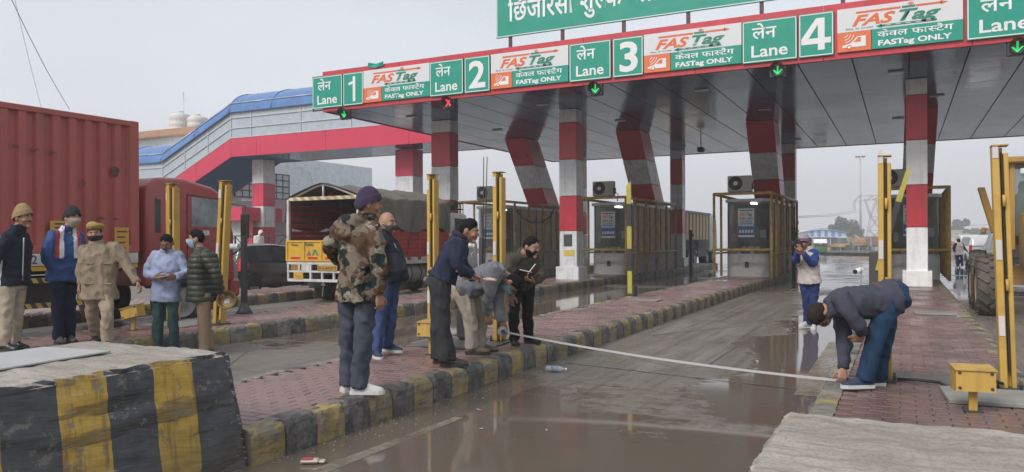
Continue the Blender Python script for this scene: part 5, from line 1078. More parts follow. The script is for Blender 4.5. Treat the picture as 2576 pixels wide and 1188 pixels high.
for k in range(900):
    xk = rr.choice((XR['B']+.03, XR['B']+.03, XR['C']-IW-.03, XR['A']+.03)); sg = -1 if xk > -2 else 1; p = Vector((xk+sg*abs(rr.gauss(0, .16)), rr.uniform(3.9, 15), 0)); s_ = rr.uniform(.004, .013)
    i = len(vs); vs += [p+Vector((s_*a, s_*b2, s_*c*.7+s_*.3)) for a, b2, c in ((1, 0, 0), (-.5, .9, 0), (-.6, -.8, 0), (.1, .1, 1))]; fs += [(i, i+1, i+3), (i+1, i+2, i+3), (i+2, i, i+3)]
MB().add(vs, fs).build('grit', M('grit', (.22, .19, .155), .8, .3, 30, 0), kind='stuff', label='scattered grit and small stones along the kerbs')
# joint across the lane where the tape is held
ja, jb = gz(1425, 914), gz(2035, 984); jd = (jb-ja).normalized(); jn = Vector((-jd.y, jd.x, 0))
def joint(w0, w1, z, mat, label):
    m = MB(); n_ = 40; r_ = random.Random(4); L1 = []; L2 = []
    for i in range(n_+1): c = ja.lerp(jb, i/n_)+jn*r_.uniform(-.008, .008); L1.append(c+jn*(w0+r_.uniform(-.006, .006))); L2.append(c+jn*(w1+r_.uniform(-.006, .006)))
    for i in range(n_): m.quad(*[(q.x, q.y, z) for q in (L1[i], L1[i+1], L2[i+1], L2[i])])
    m.build('road_joint', mat, kind='structure', label=label)
joint(-.012, .012, .003, SLOT, 'dark joint across the wet lane'); joint(.016, .05, .0035, PAINT, 'pale chipped edge of the joint across the lane'); joint(-.05, -.016, .0035, PAINT, 'pale chipped near edge of the joint across the lane')
# overhead wires at top left
WIRE = M('wire', (.05, .05, .055), .6, .1, 4, 0)
for k, (a, b2) in enumerate((((20, -20), (175, 275)), ((33, -20), (112, 300)))):
    pa, pb = gd(*a, 40 if k == 0 else 55), gd(*b2, 60 if k == 0 else 70); mid = pa.lerp(pb, .5)-Vector((0, 0, .3)); MB().tube([pa, pa.lerp(pb, .25)-Vector((0, 0, .22)), mid, pa.lerp(pb, .75)-Vector((0, 0, .22)), pb], .02 if k == 0 else .014, 5).build('overhead_wire', WIRE, label=('thicker overhead wire at top left above the container', 'thinner overhead wire at the top left corner')[k], cat='wire')
m = MB(); pts = [(-15.0+.5, 29.6, 3.0), (-14.0, 29.9, 2.45), (-13.2, 30.1, 2.5), (-12.6, 30.3, 3.3)]
cb1 = [gy(1385, 540, 27.2), gy(1395, 565, 27.0), gy(1340, 560, 27.0), gy(1310, 525, 27.0)]; MB().tube([gy(1300, 530, 26.8), gy(1312, 548, 26.8), gy(1335, 560, 26.8), gy(1362, 560, 26.8), gy(1385, 545, 26.8), gy(1398, 518, 26.8)], .03, 6).build('hanging_cable', SLOT, label='black cable sagging across the left toll booth side', cat='cable')
# ================================================================ far background (beyond the plaza)
def fz(Y): return 0.0 if Y < 60 else max(-1.4, -(Y-60)*.008)
def fp(u, v, D): p = gd(u, v, D); return p
FOL = [M('leaf_dark', (.035, .055, .028), .7, .35, 6, .2), M('leaf_mid', (.055, .075, .038), .7, .35, 6, .2), M('leaf_dry', (.085, .08, .055), .7, .3, 6, .2)]; BARK = M('bark', (.09, .075, .06), .8, .2, 6, .3)
def tree(u, vtop, vbase, D, wpx, label, mat, seed, n=2600, leaf=.32, bare=.0, squash=1.0):
    base = gd(u, 600, D); base.z = fz(base.y); h = (gd(u, vtop, D).z-base.z); rad = wpx/F_*D/2; r = random.Random(seed); t = thing('tree', label, 'tree', base, 0, group='trees beyond the plaza')
    tr = MB(); th = h*.32; tr.tube([(0, 0, -.2), (.05*h*.1, 0, th*.5), (0, .02, th)], [.045*h*.6, .035*h*.6, .028*h*.6], 8); limbs = []
    for k in range(9):
        a = r.uniform(0, 6.28); e = Vector((math.cos(a)*rad*r.uniform(.35, .8), math.sin(a)*rad*r.uniform(.35, .8), h*r.uniform(.5, .9))); mid = Vector((0, 0, th*r.uniform(.7, 1.0))).lerp(e, .5)+Vector((0, 0, h*.05)); tr.tube([(0, 0, th*.8), mid, e], [.02*h*.5, .012*h*.5, .004*h*.5], 5); limbs.append(e)
    tr.build('trunk', BARK, t); cl = []
    for e in limbs: cl.append((e, rad*r.uniform(.28, .5)))
    for k in range(7): a = r.uniform(0, 6.28); q = r.uniform(.1, .75); cl.append((Vector((math.cos(a)*rad*q, math.sin(a)*rad*q, h*r.uniform(.38, .93-.25*q))), rad*r.uniform(.25, .42)))
    m = MB(); vs = []; fs = []
    for k in range(n):
        c, cr_ = cl[r.randrange(len(cl))]; d = Vector((r.gauss(0, 1), r.gauss(0, 1), r.gauss(0, 1)*.75)).normalized()*cr_*(r.random()**.4); p = c+d; s_ = leaf*r.uniform(.6, 1.4); q = Vector((r.gauss(0, 1), r.gauss(0, 1), r.gauss(0, 1))).normalized(); w_ = q.orthogonal().normalized(); x = q.cross(w_); i = len(vs)
        vs += [p+w_*s_, p+x*s_*.55, p-w_*s_, p-x*s_*.55]; fs.append((i, i+1, i+2, i+3))
    m.add(vs, fs); m.build('crown', mat, t); return t
tree(2120, 548, 615, 240, 64, 'full round tree behind the blue and white shed', FOL[1], 1, 3000, .45); tree(2150, 562, 615, 235, 40, 'thin half bare tree right of the shed', FOL[2], 2, 1100, .34); tree(1986, 540, 620, 95, 36, 'dark green tree beside the third booth frame', FOL[0], 3, 2600, .2)
tree(2228, 556, 615, 230, 26, 'sparse tree behind the steel pylon', FOL[2], 9, 800, .4)
for k, (u, vt, w_, D, lb) in enumerate(((2418, 551, 44, 300, 'tall bluish tree in the haze right of the pillar'), (2452, 577, 34, 320, 'low hazy tree beside the far gantry'), (2478, 578, 44, 310, 'broad hazy tree left of the grader'), (2386, 576, 22, 330, 'small hazy tree at the far left of the road gap'), (2505, 572, 40, 330, 'hazy tree mostly hidden by the grader'))): tree(u, vt, 612, D, w_, lb, FOL[0], 20+k, 1500, .75)
def shrub(u, D, wpx, hpx, label, seed):
    base = gd(u, 600, D); base.z = fz(base.y); r = random.Random(seed); t = thing('shrub', label, 'shrub', base, 0, group='roadside shrubs'); W_ = wpx/F_*D; Hh = hpx/F_*D; vs = []; fs = []
    for k in range(420):
        a = r.uniform(0, 6.28); rr_ = W_/2*r.random()**.5; p = Vector((math.cos(a)*rr_, math.sin(a)*rr_, Hh*r.random()**.8*(1-.5*(2*rr_/W_)**2))); s_ = W_*.07*r.uniform(.6, 1.5); q = Vector((r.gauss(0, 1), r.gauss(0, 1), r.gauss(0, .6))).normalized(); w_ = q.orthogonal().normalized(); x = q.cross(w_); i = len(vs); vs += [p+w_*s_, p+x*s_*.3, p-w_*s_, p-x*s_*.3]; fs.append((i, i+1, i+2, i+3))
    MB().add(vs, fs).build('foliage', FOL[k % 2 if False else seed % 2], t); MB().tube([(0, 0, 0), (0, 0, Hh*.6)], .05, 5).build('stem', BARK, t)
for k, (u, D, w_, h_, lb) in enumerate(((2082, 150, 22, 18, 'left of the yellow digger'), (2096, 155, 18, 14, 'just behind the yellow digger'), (2136, 160, 24, 22, 'between the digger and orange truck'), (2066, 140, 14, 14, 'beside the auto rickshaw'))): shrub(u, D, w_, h_, 'leafy roadside shrub '+lb, 40+k)
# shed
SHW = M('shed_white', (.56, .57, .55), .6, .05, 1, .02); SHB = M('shed_blue', (.05, .22, .52), .5, .06, 1, .02)
D = 200; c = gd(2069, 600, D); base = fz(c.y); t = thing('shed', 'white shed with six blue panels and low gable beyond the plaza', 'shed', (c.x, c.y, base), YAW_); px = D/F_
W_ = 120*px; zc = lambda v: gd(2069, v, D).z-base
m = MB(); m.prism([(-W_/2, 0), (W_/2, 0), (W_/2, zc(588)), (0, zc(577)), (-W_/2, zc(585))], 'y', 0, 30); m.build('wall', SHW, t)
for x0, x1, vt in ((2020.5, 2028.5, 586), (2039, 2046.5, 581), (2056, 2064.5, 579), (2074, 2081.8, 579), (2091.4, 2099.6, 582), (2108.6, 2116, 586)): MB().box((((x0+x1)/2-2069)*px, -.06, (zc(vt)+zc(596))/2), ((x1-x0)*px, .1, zc(vt)-zc(596))).build('blue_panel', SHB, t)
for s_ in (-1, 1): m = MB(); m.bar((s_*(W_/2+.4), -.3, zc(587)+.1), (0, -.3, zc(576)+.15), .6, .15); m.build('roof_edge', M('shed_roof_blue', (.16, .32, .55), .4, .1, 1, 0), t)
m = MB(); m.prism([(-2.2, zc(598)), (0, zc(596)), (0, zc(595.4)), (-2.4, zc(597.2))], 'x', -W_*.52, W_*.46); m.build('lean_to_roof', SHW, t); MB().box((0, -1.0, zc(606)), (W_*.95, .2, 1.6)).build('lean_to_front', M('shed_dark', (.10, .10, .10), .7, .3, 2, 0), t)
for k in range(6): MB().box((-W_*.45+k*W_*.18, -2.2, (zc(598))/2), (.15, .15, zc(598))).build('lean_to_post', SHW, t)
# mast with floodlights
D = 250; c = gd(2165, 600, D); b0 = fz(c.y); zt = gd(2165, 392, D).z; t = thing('high_mast_light', 'tall floodlight mast beside the steel pylon', 'light mast', (c.x, c.y, b0)); STEEL = M('mast_steel', (.42, .43, .44), .5, .05, 2, 0); MB().tube([(0, 0, 0), (0, 0, zt-b0)], [.42, .16], 10).build('mast', STEEL, t); MB().tube([(1.0*math.cos(q), 1.0*math.sin(q), zt-b0-.3) for q in [2*PI*j/14 for j in range(14)]], .1, 5, closed=True).build('ring', STEEL, t)
for k in range(7): q = 2*PI*k/7; MB().box((1.25*math.cos(q), 1.25*math.sin(q), zt-b0-.35), (.55, .5, .4), rz=q).build('floodlight', DARKM, t)
# pylon
D = 250; c = gd(2200, 600, D); b0 = fz(c.y); t = thing('power_pylon', 'hazy lattice power pylon left of the white and red pillar', 'pylon', (c.x, c.y, b0), YAW_); px = D/F_; LAT = M('lattice_steel', (.25, .26, .27), .6, .05, 2, 0)
def PY(u, v): return Vector(((u-2200)*px, 0, gd(2200, v, D).z-b0))
segs = [((2178, 612), (2190, 545)), ((2222, 612), (2212, 545)), ((2190, 545), (2176, 500)), ((2212, 545), (2240, 500)), ((2150, 506), (2250, 500)), ((2162, 493), (2246, 492)), ((2150, 506), (2162, 493)), ((2150, 506), (2150, 530)), ((2178, 506), (2190, 545)), ((2205, 503), (2190, 545)), ((2205, 503), (2212, 545)), ((2196, 503), (2216, 493)), ((2180, 505), (2196, 493)), ((2240, 502), (2230, 493)), ((2190, 545), (2216, 580)), ((2212, 545), (2186, 580)), ((2216, 580), (2178, 612)), ((2186, 580), (2222, 612)), ((2190, 545), (2212, 545)), ((2186, 580), (2216, 580))]
for a, b2 in segs:
    for dy in (-.5, .5): p, q = PY(*a), PY(*b2); MB().bar(p+Vector((0, dy, 0)), q+Vector((0, dy, 0)), .13, .13).build('strut', LAT, t)
for k, (a, b2, D1, D2) in enumerate((((1978, 546), (2150, 530), 150, 250), ((1978, 549), (2160, 533), 150, 250), ((2378, 560), (2500, 566), 260, 200), ((2378, 572), (2500, 578), 260, 200))):
    pa, pb = gd(*a, D1), gd(*b2, D2); MB().tube([pa, pa.lerp(pb, .5)-Vector((0, 0, .5)), pb], .05, 4).build('power_line', WIRE, label=('upper power line running left from the pylon', 'lower power line running left from the pylon', 'upper power line across the gap right of the pillar', 'lower power line across the gap right of the pillar')[k], cat='wire')
# far gantry and block
D = 190; c = gd(2407, 600, D); t = thing('road_gantry', 'pale yellow road gantry far down the right lane', 'gantry', (c.x, c.y, fz(c.y)), YAW_); px = D/F_; GY_ = M('gantry_yellow', (.45, .38, .2), .5, .05, 2, 0); zz = lambda v: gd(2407, v, D).z-fz(c.y)
for v in (588, 597): MB().box((0, 0, zz(v)), (64*px, .3, .25)).build('chord', GY_, t)
for k in range(8): MB().bar(((-30+k*7.5)*px, 0, zz(597 if k % 2 else 588)), ((-22.5+k*7.5)*px, 0, zz(588 if k % 2 else 597)), .2, .2).build('brace', GY_, t)
for s_ in (-1, 1): MB().box((s_*30*px, 0, zz(590)/2), (.5, .5, zz(590))).build('leg', GY_, t)
D = 260; c = gd(2384, 600, D); MB().box((0, 0, 2.4), (6, 6, 6.0)).build('far_house', M('far_wall', (.55, .55, .55), .7, .05, 1, 0), label='small pale block house far beyond the gantry', cat='building').matrix_basis = Matrix.Translation((c.x, c.y, fz(c.y))) @ Matrix.Rotation(YAW_, 4, 'Z')
hb = bpy.data.objects['far_house']
for k in range(2): MB().box((-1.5+3*k, -3.02, 3.0), (1.2, .06, 1.2)).build('window', GLASSD, hb)
MB().box((0, 0, 5.5), (6.6, 6.6, .3)).build('roof', SHW, hb)
# parked lorries, digger, rickshaw
def far_lorry(u, D, rz, L_, W2, H2, body, label, cont):
    c = gd(u, 600, D); t = thing('parked_lorry', label, 'lorry', (c.x, c.y, fz(c.y)), rz, group='lorries parked beyond the plaza')
    if cont: 
        MB().box((0, 0, 1.2+H2/2), (W2, L_, H2), bev=.04).build('container', body, t)
        for k in range(12): 
            for s_ in (-1, 1): MB().box((s_*(W2/2+.02), -L_/2+.4+k*L_/12.5, 1.2+H2/2), (.05, .16, H2-.3)).build('rib', body, t)
    else:
        m = MB(); m.prism([(-L_/2, 1.2), (-L_/2+.2, 1.2+H2), (L_/2, 1.2+H2), (L_/2, 1.2)], 'x', -W2/2, W2/2); m.build('tipper_body', body, t)
        MB().box((0, -L_/2-.02, 1.15+H2*.35), (W2*.98, .1, .12)).build('rear_beam', CHAS, t)
        for s_ in (-1, 0, 1): MB().box((s_*W2*.45, -L_/2+.02, 1.2+H2*.5), (.12, .12, H2), rz=0).build('rib', body, t)
    MB().box((0, .5, 1.0), (1.0, L_+2.4, .3)).build('chassis', CHAS, t); m = MB(); m.prism([(L_/2+.2, .8), (L_/2+.2, 2.7), (L_/2+1.6, 2.7), (L_/2+2.0, 1.7), (L_/2+2.0, .8)], 'x', -1.15, 1.15); m.build('cab', TWHITE, t)
    for s_ in (-1, 1):
        for y in (-L_/2+.8, -L_/2+2.0, L_/2+1.2): wheel(t, (s_*(W2/2-.25), y, .5), .5, .4, s_)
far_lorry(2168, 165, YAW_*-.2-.05, 5.2, 2.4, 1.45, M('tipper_orange', (.36, .17, .05), .6, .15, 2, .05, dirt=(.2, .11, .06), dirt_amt=.6), 'rusty orange tipper lorry parked beyond the plaza', False); far_lorry(2200, 178, R(-62), 6.0, 2.4, 2.0, M('far_container', (.26, .09, .075), .6, .1, 2, .05), 'maroon container lorry parked beside the orange tipper', True)
def far_bus(u, D, label):
    c = gd(u, 600, D); t = thing('minibus', label, 'minibus', (c.x, c.y, fz(c.y)), 0); m = MB(); m.prism([(-2.6, .4), (-2.6, 2.1), (-2.3, 2.4), (2.0, 2.4), (2.6, 1.5), (2.7, .4)], 'x', -1, 1); mk('body', beveled(m, .12, 2), WHP, t); pane('rear_window', [(-.8, -2.62, 1.3), (.8, -2.62, 1.3), (.75, -2.56, 2.1), (-.75, -2.56, 2.1)], VGLASS, t)
    for s_ in (-1, 1):
        pane('side_window', [(s_*1.005, -2.2, 1.3), (s_*1.005, 1.8, 1.3), (s_*1.005, 1.6, 2.1), (s_*1.005, -2.2, 2.1)], VGLASS, t)
        for y in (-1.7, 1.7): wheel(t, (s_*.85, y, .36), .36, .22, s_)
far_bus(2436, 95, 'white minibus in the haze ahead of the white car')
car('far_car', (*gd(2388, 600, 125).xy, fz(110)), .05, 'small red car in the haze down the right lane', M('car_red', (.32, .04, .04), .4, .06, 2, 0), HATCH, (-1.2, 1.15), .29, hatch_lamps, [(-1.0, -.42, 0, 1), (-.36, .42, 0, 1)], 'w')
c = gd(2117, 600, 150); t = thing('digger', 'yellow wheeled digger standing among shrubs beyond the plaza', 'digger', (c.x, c.y, fz(c.y)), YAW_); DY = M('digger_yellow', (.48, .29, .05), .5, .15, 3, .05)
MB().box((0, 0, 1.1), (2.6, 1.6, .7), bev=.08).build('body', DY, t); MB().box((.1, 0, 2.0), (1.1, 1.4, 1.2), bev=.05).build('cab', GLASSD, t); MB().box((.1, 0, 2.65), (1.3, 1.6, .12), bev=.03).build('cab_roof', WHITE, t); MB().tube([(.9, 0, 1.3), (1.6, 0, 2.7), (2.0, 0, 1.2)], .13, 6).build('rear_boom', DY, t); MB().tube([(-1.0, 0, 1.4), (-1.9, 0, .9), (-2.5, 0, .4)], .12, 6).build('front_arm', DY, t); MB().box((-2.75, 0, .4), (.5, 1.8, .6), bev=.08).build('bucket', DY, t)
for s_ in (-1, 1): 
    for x, r_ in ((.8, .62), (-1.1, .45)): m = MB(); m.cyl((x, s_*.8-.15, r_), (x, s_*.8+.15, r_), r_, n=18); m.build('tyre', RUBBER, t)
c = gd(2062, 600, 82); t = thing('auto_rickshaw', 'green and black auto rickshaw behind the photographer', 'auto rickshaw', (c.x, c.y, fz(c.y)), R(10)); GRN = M('rickshaw_green', (.05, .17, .07), .5, .15, 4, .05)
m = MB(); m.prism([(-1.1, .35), (-1.15, 1.0), (1.0, 1.0), (1.35, .7), (1.3, .35)], 'x', -.62, .62); mk('body', beveled(m, .06, 2), GRN, t); m = MB(); m.prism([(-1.15, 1.35), (-1.0, 1.68), (-.5, 1.78), (.5, 1.76), (.95, 1.45), (.9, 1.40), (-1.1, 1.3)], 'x', -.64, .64); mk('canopy', beveled(m, .05, 2), WHITE, t); pane('rear_panel', [(-.6, -1.14, .95), (.6, -1.14, .95), (.6, -1.1, 1.4), (-.6, -1.1, 1.4)], DARKM, t); MB().box((0, -1.17, 1.28), (.34, .02, .12)).build('number_plate', YPLT, t)
for s_ in (-1, 1): MB().box((s_*.6, .6, 1.2), (.05, .05, .5)).build('pillar', GRN, t); wheel(t, (s_*.5, -.7, .24), .24, .12, s_)
wheel(t, (0, 1.1, .24), .24, .12, 1)
c = gd(1989, 600, 78); t = thing('motorcycle', 'parked motorcycle behind the third booth frame', 'motorcycle', (c.x, c.y, fz(c.y)), R(70))
for y in (-.62, .62): wheel(t, (0, y, .3), .3, .1, 1)
MB().tube([(0, -.6, .5), (0, -.1, .72), (0, .35, .78), (0, .55, .95)], [.08, .12, .14, .05], 8).build('body', M('bike_red', (.2, .03, .03), .4, .1, 4, 0), t); MB().box((0, -.3, .8), (.24, .7, .1), bev=.04).build('seat', BLK2, t); MB().tube([(-.33, .5, 1.02), (0, .58, .98), (.33, .5, 1.02)], .018, 6).build('handlebar', DARKM, t); MB().box((0, 0, .42), (.22, .4, .3), bev=.05).build('engine', DARKM, t)
c = gd(1990, 600, 92); t = thing('tractor_loader', 'orange backhoe loader parked under the dark green tree', 'loader', (c.x, c.y, fz(c.y)), R(30)); OR_ = M('loader_orange', (.5, .2, .06), .5, .15, 3, .05); MB().box((0, 0, 1.0), (1.2, 2.4, .7), bev=.08).build('body', OR_, t); MB().box((0, -.3, 1.95), (1.1, 1.1, 1.2), bev=.05).build('cab', GLASSD, t); MB().box((0, -.3, 2.6), (1.25, 1.3, .12), bev=.03).build('cab_roof', WHITE, t); MB().tube([(0, 1.0, 1.3), (0, 1.9, 1.0), (0, 2.3, .4)], .12, 6).build('arm', OR_, t)
for s_ in (-1, 1):
    wheel(t, (s_*.75, -.7, .6), .6, .35, s_); wheel(t, (s_*.65, .9, .4), .4, .28, s_)
MB().prism([(-1.2, -1), (1.2, -1), (.9, .25), (-.9, .25)], 'y', 0, 34).build('verge', M('verge_earth', (.12, .11, .085), .9, .25, 2, .4), kind='structure').matrix_basis = Matrix.Translation(gd(2075, 634, 135).xy.to_3d()+Vector((0, 0, -.75))) @ Matrix.Rotation(YAW_-PI/2+.15, 4, 'Z')
vs = []; fs = []; r = random.Random(3)                       # far wood on the horizon that reads as one mass
for k in range(5200):
    u = r.uniform(1940, 2640); D = r.uniform(380, 430); hh = 2.0+7.0*abs(mnoise.noise(Vector((u*.03, 1.7, 0))))+1.5*mnoise.noise(Vector((u*.15, 0, 0))); p = gd(u, 600, D); p.z = -1.4+max(.3, hh)*r.random()**.8; s_ = r.uniform(.7, 1.5); q = Vector((r.gauss(0, 1), r.gauss(0, 1), r.gauss(0, 1))).normalized(); w_ = q.orthogonal().normalized(); x = q.cross(w_); i = len(vs); vs += [p+w_*s_, p+x*s_*.6, p-w_*s_, p-x*s_*.6]; fs.append((i, i+1, i+2, i+3))
MB().add(vs, fs).build('far_wood', FOL[0], kind='stuff', label='hazy belt of trees along the horizon')
# ================================================================ people
SKIN = M('skin', (.36, .195, .128), .5, .12, 14, .05, spec=.35); SKIN_D = M('skin_deep', (.235, .12, .076), .5, .12, 14, .05, spec=.35); HAIRM = M('black_hair', (.009, .008, .008), .75, .3, 40, .5, stretch=(1, 1, .3), spec=.15); GREYH = M('short_grey_hair', (.09, .08, .075), .6, .3, 40, .4)
BRNH = M('dark_brown_hair', (.030, .021, .016), .8, .3, 40, .5, spec=.15); EYEW = M('eye', (.5, .47, .44), .2, .05, 10, 0); LIPM = M('lip', (.2, .075, .06), .5, .1, 10, 0)
def cloth(name, col, rough=.85, var=.14, bmp=.5, scale=5.0, stretch=(1, 1, .45), spec=.2, **k): return M(name, col, rough, var, scale, bmp, spec=spec, stretch=stretch, bdist=.02, **k)
def mat_camo():
    m, nt, p, o = newmat('camouflage_cloth'); L = nt.links; co = coord(nt); a = noise(nt, co, 5.4, 3, .5, (1, 1, 1.25)); b_ = noise(nt, co, 5.8, 2.5, .5, (1.1, 1, 1.3)); mp = nd(nt, 'ShaderNodeMapping'); mp.inputs['Location'].default_value = (7.3, 2.1, 4.4); L.new(co, mp.inputs[0]); d = noise(nt, mp.outputs[0], 5.2, 3, .55, (1, 1, 1.3))
    mp2 = nd(nt, 'ShaderNodeMapping'); mp2.inputs['Location'].default_value = (1.3, 9.1, 3.4); L.new(co, mp2.inputs[0]); e = noise(nt, mp2.outputs[0], 5.8, 3, .55, (1, 1, 1.4))
    c = mixc(nt, ramp(nt, a, .50, .512), c4((.165, .132, .098)), c4((.098, .055, .030))); c = mixc(nt, ramp(nt, d, .512, .524), c, c4((.014, .024, .022))); c = mixc(nt, ramp(nt, e, .605, .615), c, c4((.25, .215, .17)))
    fn = noise(nt, co, 4, 4, .6, (1, 1, .5)); c = mixc(nt, ramp(nt, fn, .35, .7, 0, .25), c, c4((.05, .045, .04)), 'MULTIPLY') if False else c
    L.new(c, p.inputs['Base Color']); p.inputs['Roughness'].default_value = .8; p.inputs['Specular IOR Level'].default_value = .2; bump(nt, p, noise(nt, co, 7, 4, .6, (1, 1, .5)), .6, .03); return m
MATS['camo'] = mat_camo()
def remesh(mb, voxel, smooth=4, wr=0.0, seed=0, wfreq=(9, 9, 5), quilt=None, name='m'):
    me = mb.mesh(name); o = bpy.data.objects.new('tmp', me); COL.objects.link(o)
    r = o.modifiers.new('r', 'REMESH'); r.mode = 'VOXEL'; r.voxel_size = voxel; r.adaptivity = 0
    if smooth: s_ = o.modifiers.new('s', 'SMOOTH'); s_.factor = .5; s_.iterations = smooth
    bpy.context.view_layer.update(); me2 = bpy.data.meshes.new_from_object(o.evaluated_get(bpy.context.evaluated_depsgraph_get())); bpy.data.objects.remove(o); bpy.data.meshes.remove(me)
    nv = len(me2.vertices); me2.name = name
    if wr or quilt:
        co = np.empty(nv*3, np.float32); me2.vertices.foreach_get('co', co); co = co.reshape(-1, 3); nr = np.empty(nv*3, np.float32); me2.vertices.foreach_get('normal', nr); nr = nr.reshape(-1, 3); d = np.zeros(nv, np.float32)
        if wr:
            fx, fy, fz = wfreq; nz = mnoise.noise
            d += np.array([wr*((1-abs(nz((p[0]*fx+seed*3.7, p[1]*fy, p[2]*fz+.5*p[0]*fx)))*3.0)*1.1+.8*nz((p[0]*20+seed, p[1]*20, p[2]*14+.6*p[0]*20))) for p in co.tolist()], np.float32)
        if quilt: d += quilt[1]*(np.abs(np.sin(co[:, 2]*PI/quilt[0]+.6*np.sin(co[:, 0]*5)))**.6-.5).astype(np.float32)
        co += nr*d[:, None]; me2.vertices.foreach_set('co', co.ravel())
    me2.polygons.foreach_set('use_smooth', [True]*len(me2.polygons)); me2.update(); return me2
HA, HB, HC = .077, .097, .119
def hs(th, ph, off=0.0):
    """head surface: th azimuth (0 = face), ph from the crown; chin, jaw, nape and face plane shaped in"""
    x, y, z = math.sin(ph)*math.sin(th), math.sin(ph)*math.cos(th), math.cos(ph); t = max(0.0, -z)
    X = HA*x*(1-.26*t**1.4)*(1-.04*max(0, y)); Y = HB*y; Z = HC*z
    if y > 0: Y = HB*(y**.92)*(1-.02*t)+.010*t*t
    else: Y *= 1-.40*t**1.3
    if off: n_ = Vector((x/HA, y/HB, z/HC)).normalized()*off; X += n_.x; Y += n_.y; Z += n_.z
    return Vector((X, Y, Z))
def head_sheet(line, off, nu=40, nv=22, top=1.0, fn=None, jag=0.0):
    """sheet following the skull above the height line(cos azimuth)"""
    m = MB(); rings = []
    for i in range(nv+1):
        f = i/nv; rg = []
        for j in range(nu+1):
            th = 2*PI*j/nu; c = math.cos(th); zl = line(c)+jag*(.6*math.sin(7*th+1)+.4*math.sin(17*th)); pe = math.acos(max(-1, min(1, zl/HC))); ph = max(.02, f*pe); q = hs(th, ph, fn(f, th) if fn else off)
            if q.z > 0: q.z *= 1+(top-1)*min(1, q.z/.1)
            rg.append(q)
        rings.append(rg)
    m.loft(rings, cap=False, closed_ring=False); return m
def lerp3(a, b_, c, k):  # k: cos azimuth 1 front, 0 side, -1 back
    return b_+(a-b_)*max(0, k)**1.3 if k > 0 else b_+(c-b_)*(-k)
def ring(c, s_, f_, hw, df, db, n=22, e=.82):
    out = []
    for j in range(n):
        t = 2*PI*j/n; cx, sy = math.cos(t), math.sin(t); x = hw*math.copysign(abs(cx)**e, cx); y = math.copysign(abs(sy)**e, sy)*(df if sy > 0 else db); out.append(c+s_*x+f_*y)
    return out
def hand(mb, w, d, n, th, curl=.5, k=1.0):
    """palm + four unequal bent fingers + thumb leaving the side of the palm; d along the hand, n palm side, th thumb side"""
    d = d.normalized(); th = (th-d*th.dot(d)).normalized(); n = (n-d*n.dot(d)-th*n.dot(th)).normalized()
    R4 = []
    for f, hw, hd in ((-.02, .027, .022), (.02, .034, .017), (.055, .042, .015), (.088, .041, .013)): R4.append(ring(w+d*f*k, th, n, hw*k, hd*k, hd*k, 12, .8))
    mb.loft(R4)
    for off, l, r_, cc in ((.031, .074, .0088, curl), (.010, .083, .0092, curl*1.05), (-.012, .077, .0088, curl*1.1), (-.032, .060, .0078, curl*1.2)):
        p = w+d*.085*k+th*off*k; v = d.copy(); pts = [p-d*.02*k, p]; a = 0
        for fr in (.45, .32, .25): a += cc*(.7 if fr == .45 else 1); v = (d*math.cos(a)+n*math.sin(a)); p = p+v*l*fr*k; pts.append(p)
        mb.tube(pts, [r_*k*q for q in (1.05, 1.05, 1, .92, .7)], 8)
    p = w+d*.025*k+th*.026*k; v = (d*.55+th*.75+n*.25).normalized(); p2 = p+v*.042*k; p3 = p2+(d*.85+th*.25+n*.4).normalized()*.032*k; p4 = p3+(d*.9+n*.35).normalized()*.026*k
    mb.tube([w+d*.01*k+th*.012*k, p, p2, p3, p4], [.014*k, .0145*k, .0115*k, .0105*k, .008*k], 8)
def shoe(parent, an, dirv, z0, mat, sole, L=.275, k=1.0):
    d = Vector((dirv.x, dirv.y, 0)).normalized(); s_ = Vector((d.y, -d.x, 0)); c0 = Vector((an.x, an.y, z0)); m = MB(); rg = []
    for f, hw, hh in ((-.078, .030, .075), (-.06, .038, .098), (0, .041, .112), (.05, .041, .092), (.10, .045, .068), (.15, .047, .055), (.182, .038, .045), (.198, .018, .034)):
        c = c0+d*f*k; n_ = 12; rg.append([c+s_*(hw*k*math.cos(2*PI*j/n_))+Vector((0, 0, .012+max(0, math.sin(2*PI*j/n_)**1 if math.sin(2*PI*j/n_) > 0 else 0)*hh*k)) for j in range(n_)])
    m.loft(rg); o = m.build('shoe', mat, parent, True); m = MB(); rg = []
    for f, hw in ((-.086, .028), (-.07, .041), (0, .042), (.06, .045), (.12, .051), (.165, .048), (.195, .03), (.208, .012)):
        c = c0+d*f*k; rg.append([c+s_*hw*k+Vector((0, 0, .0)), c+s_*hw*k+Vector((0, 0, .03)), c-s_*hw*k+Vector((0, 0, .03)), c-s_*hw*k])
    m.loft(rg, smooth=False); m.build('sole', sole, o, True)
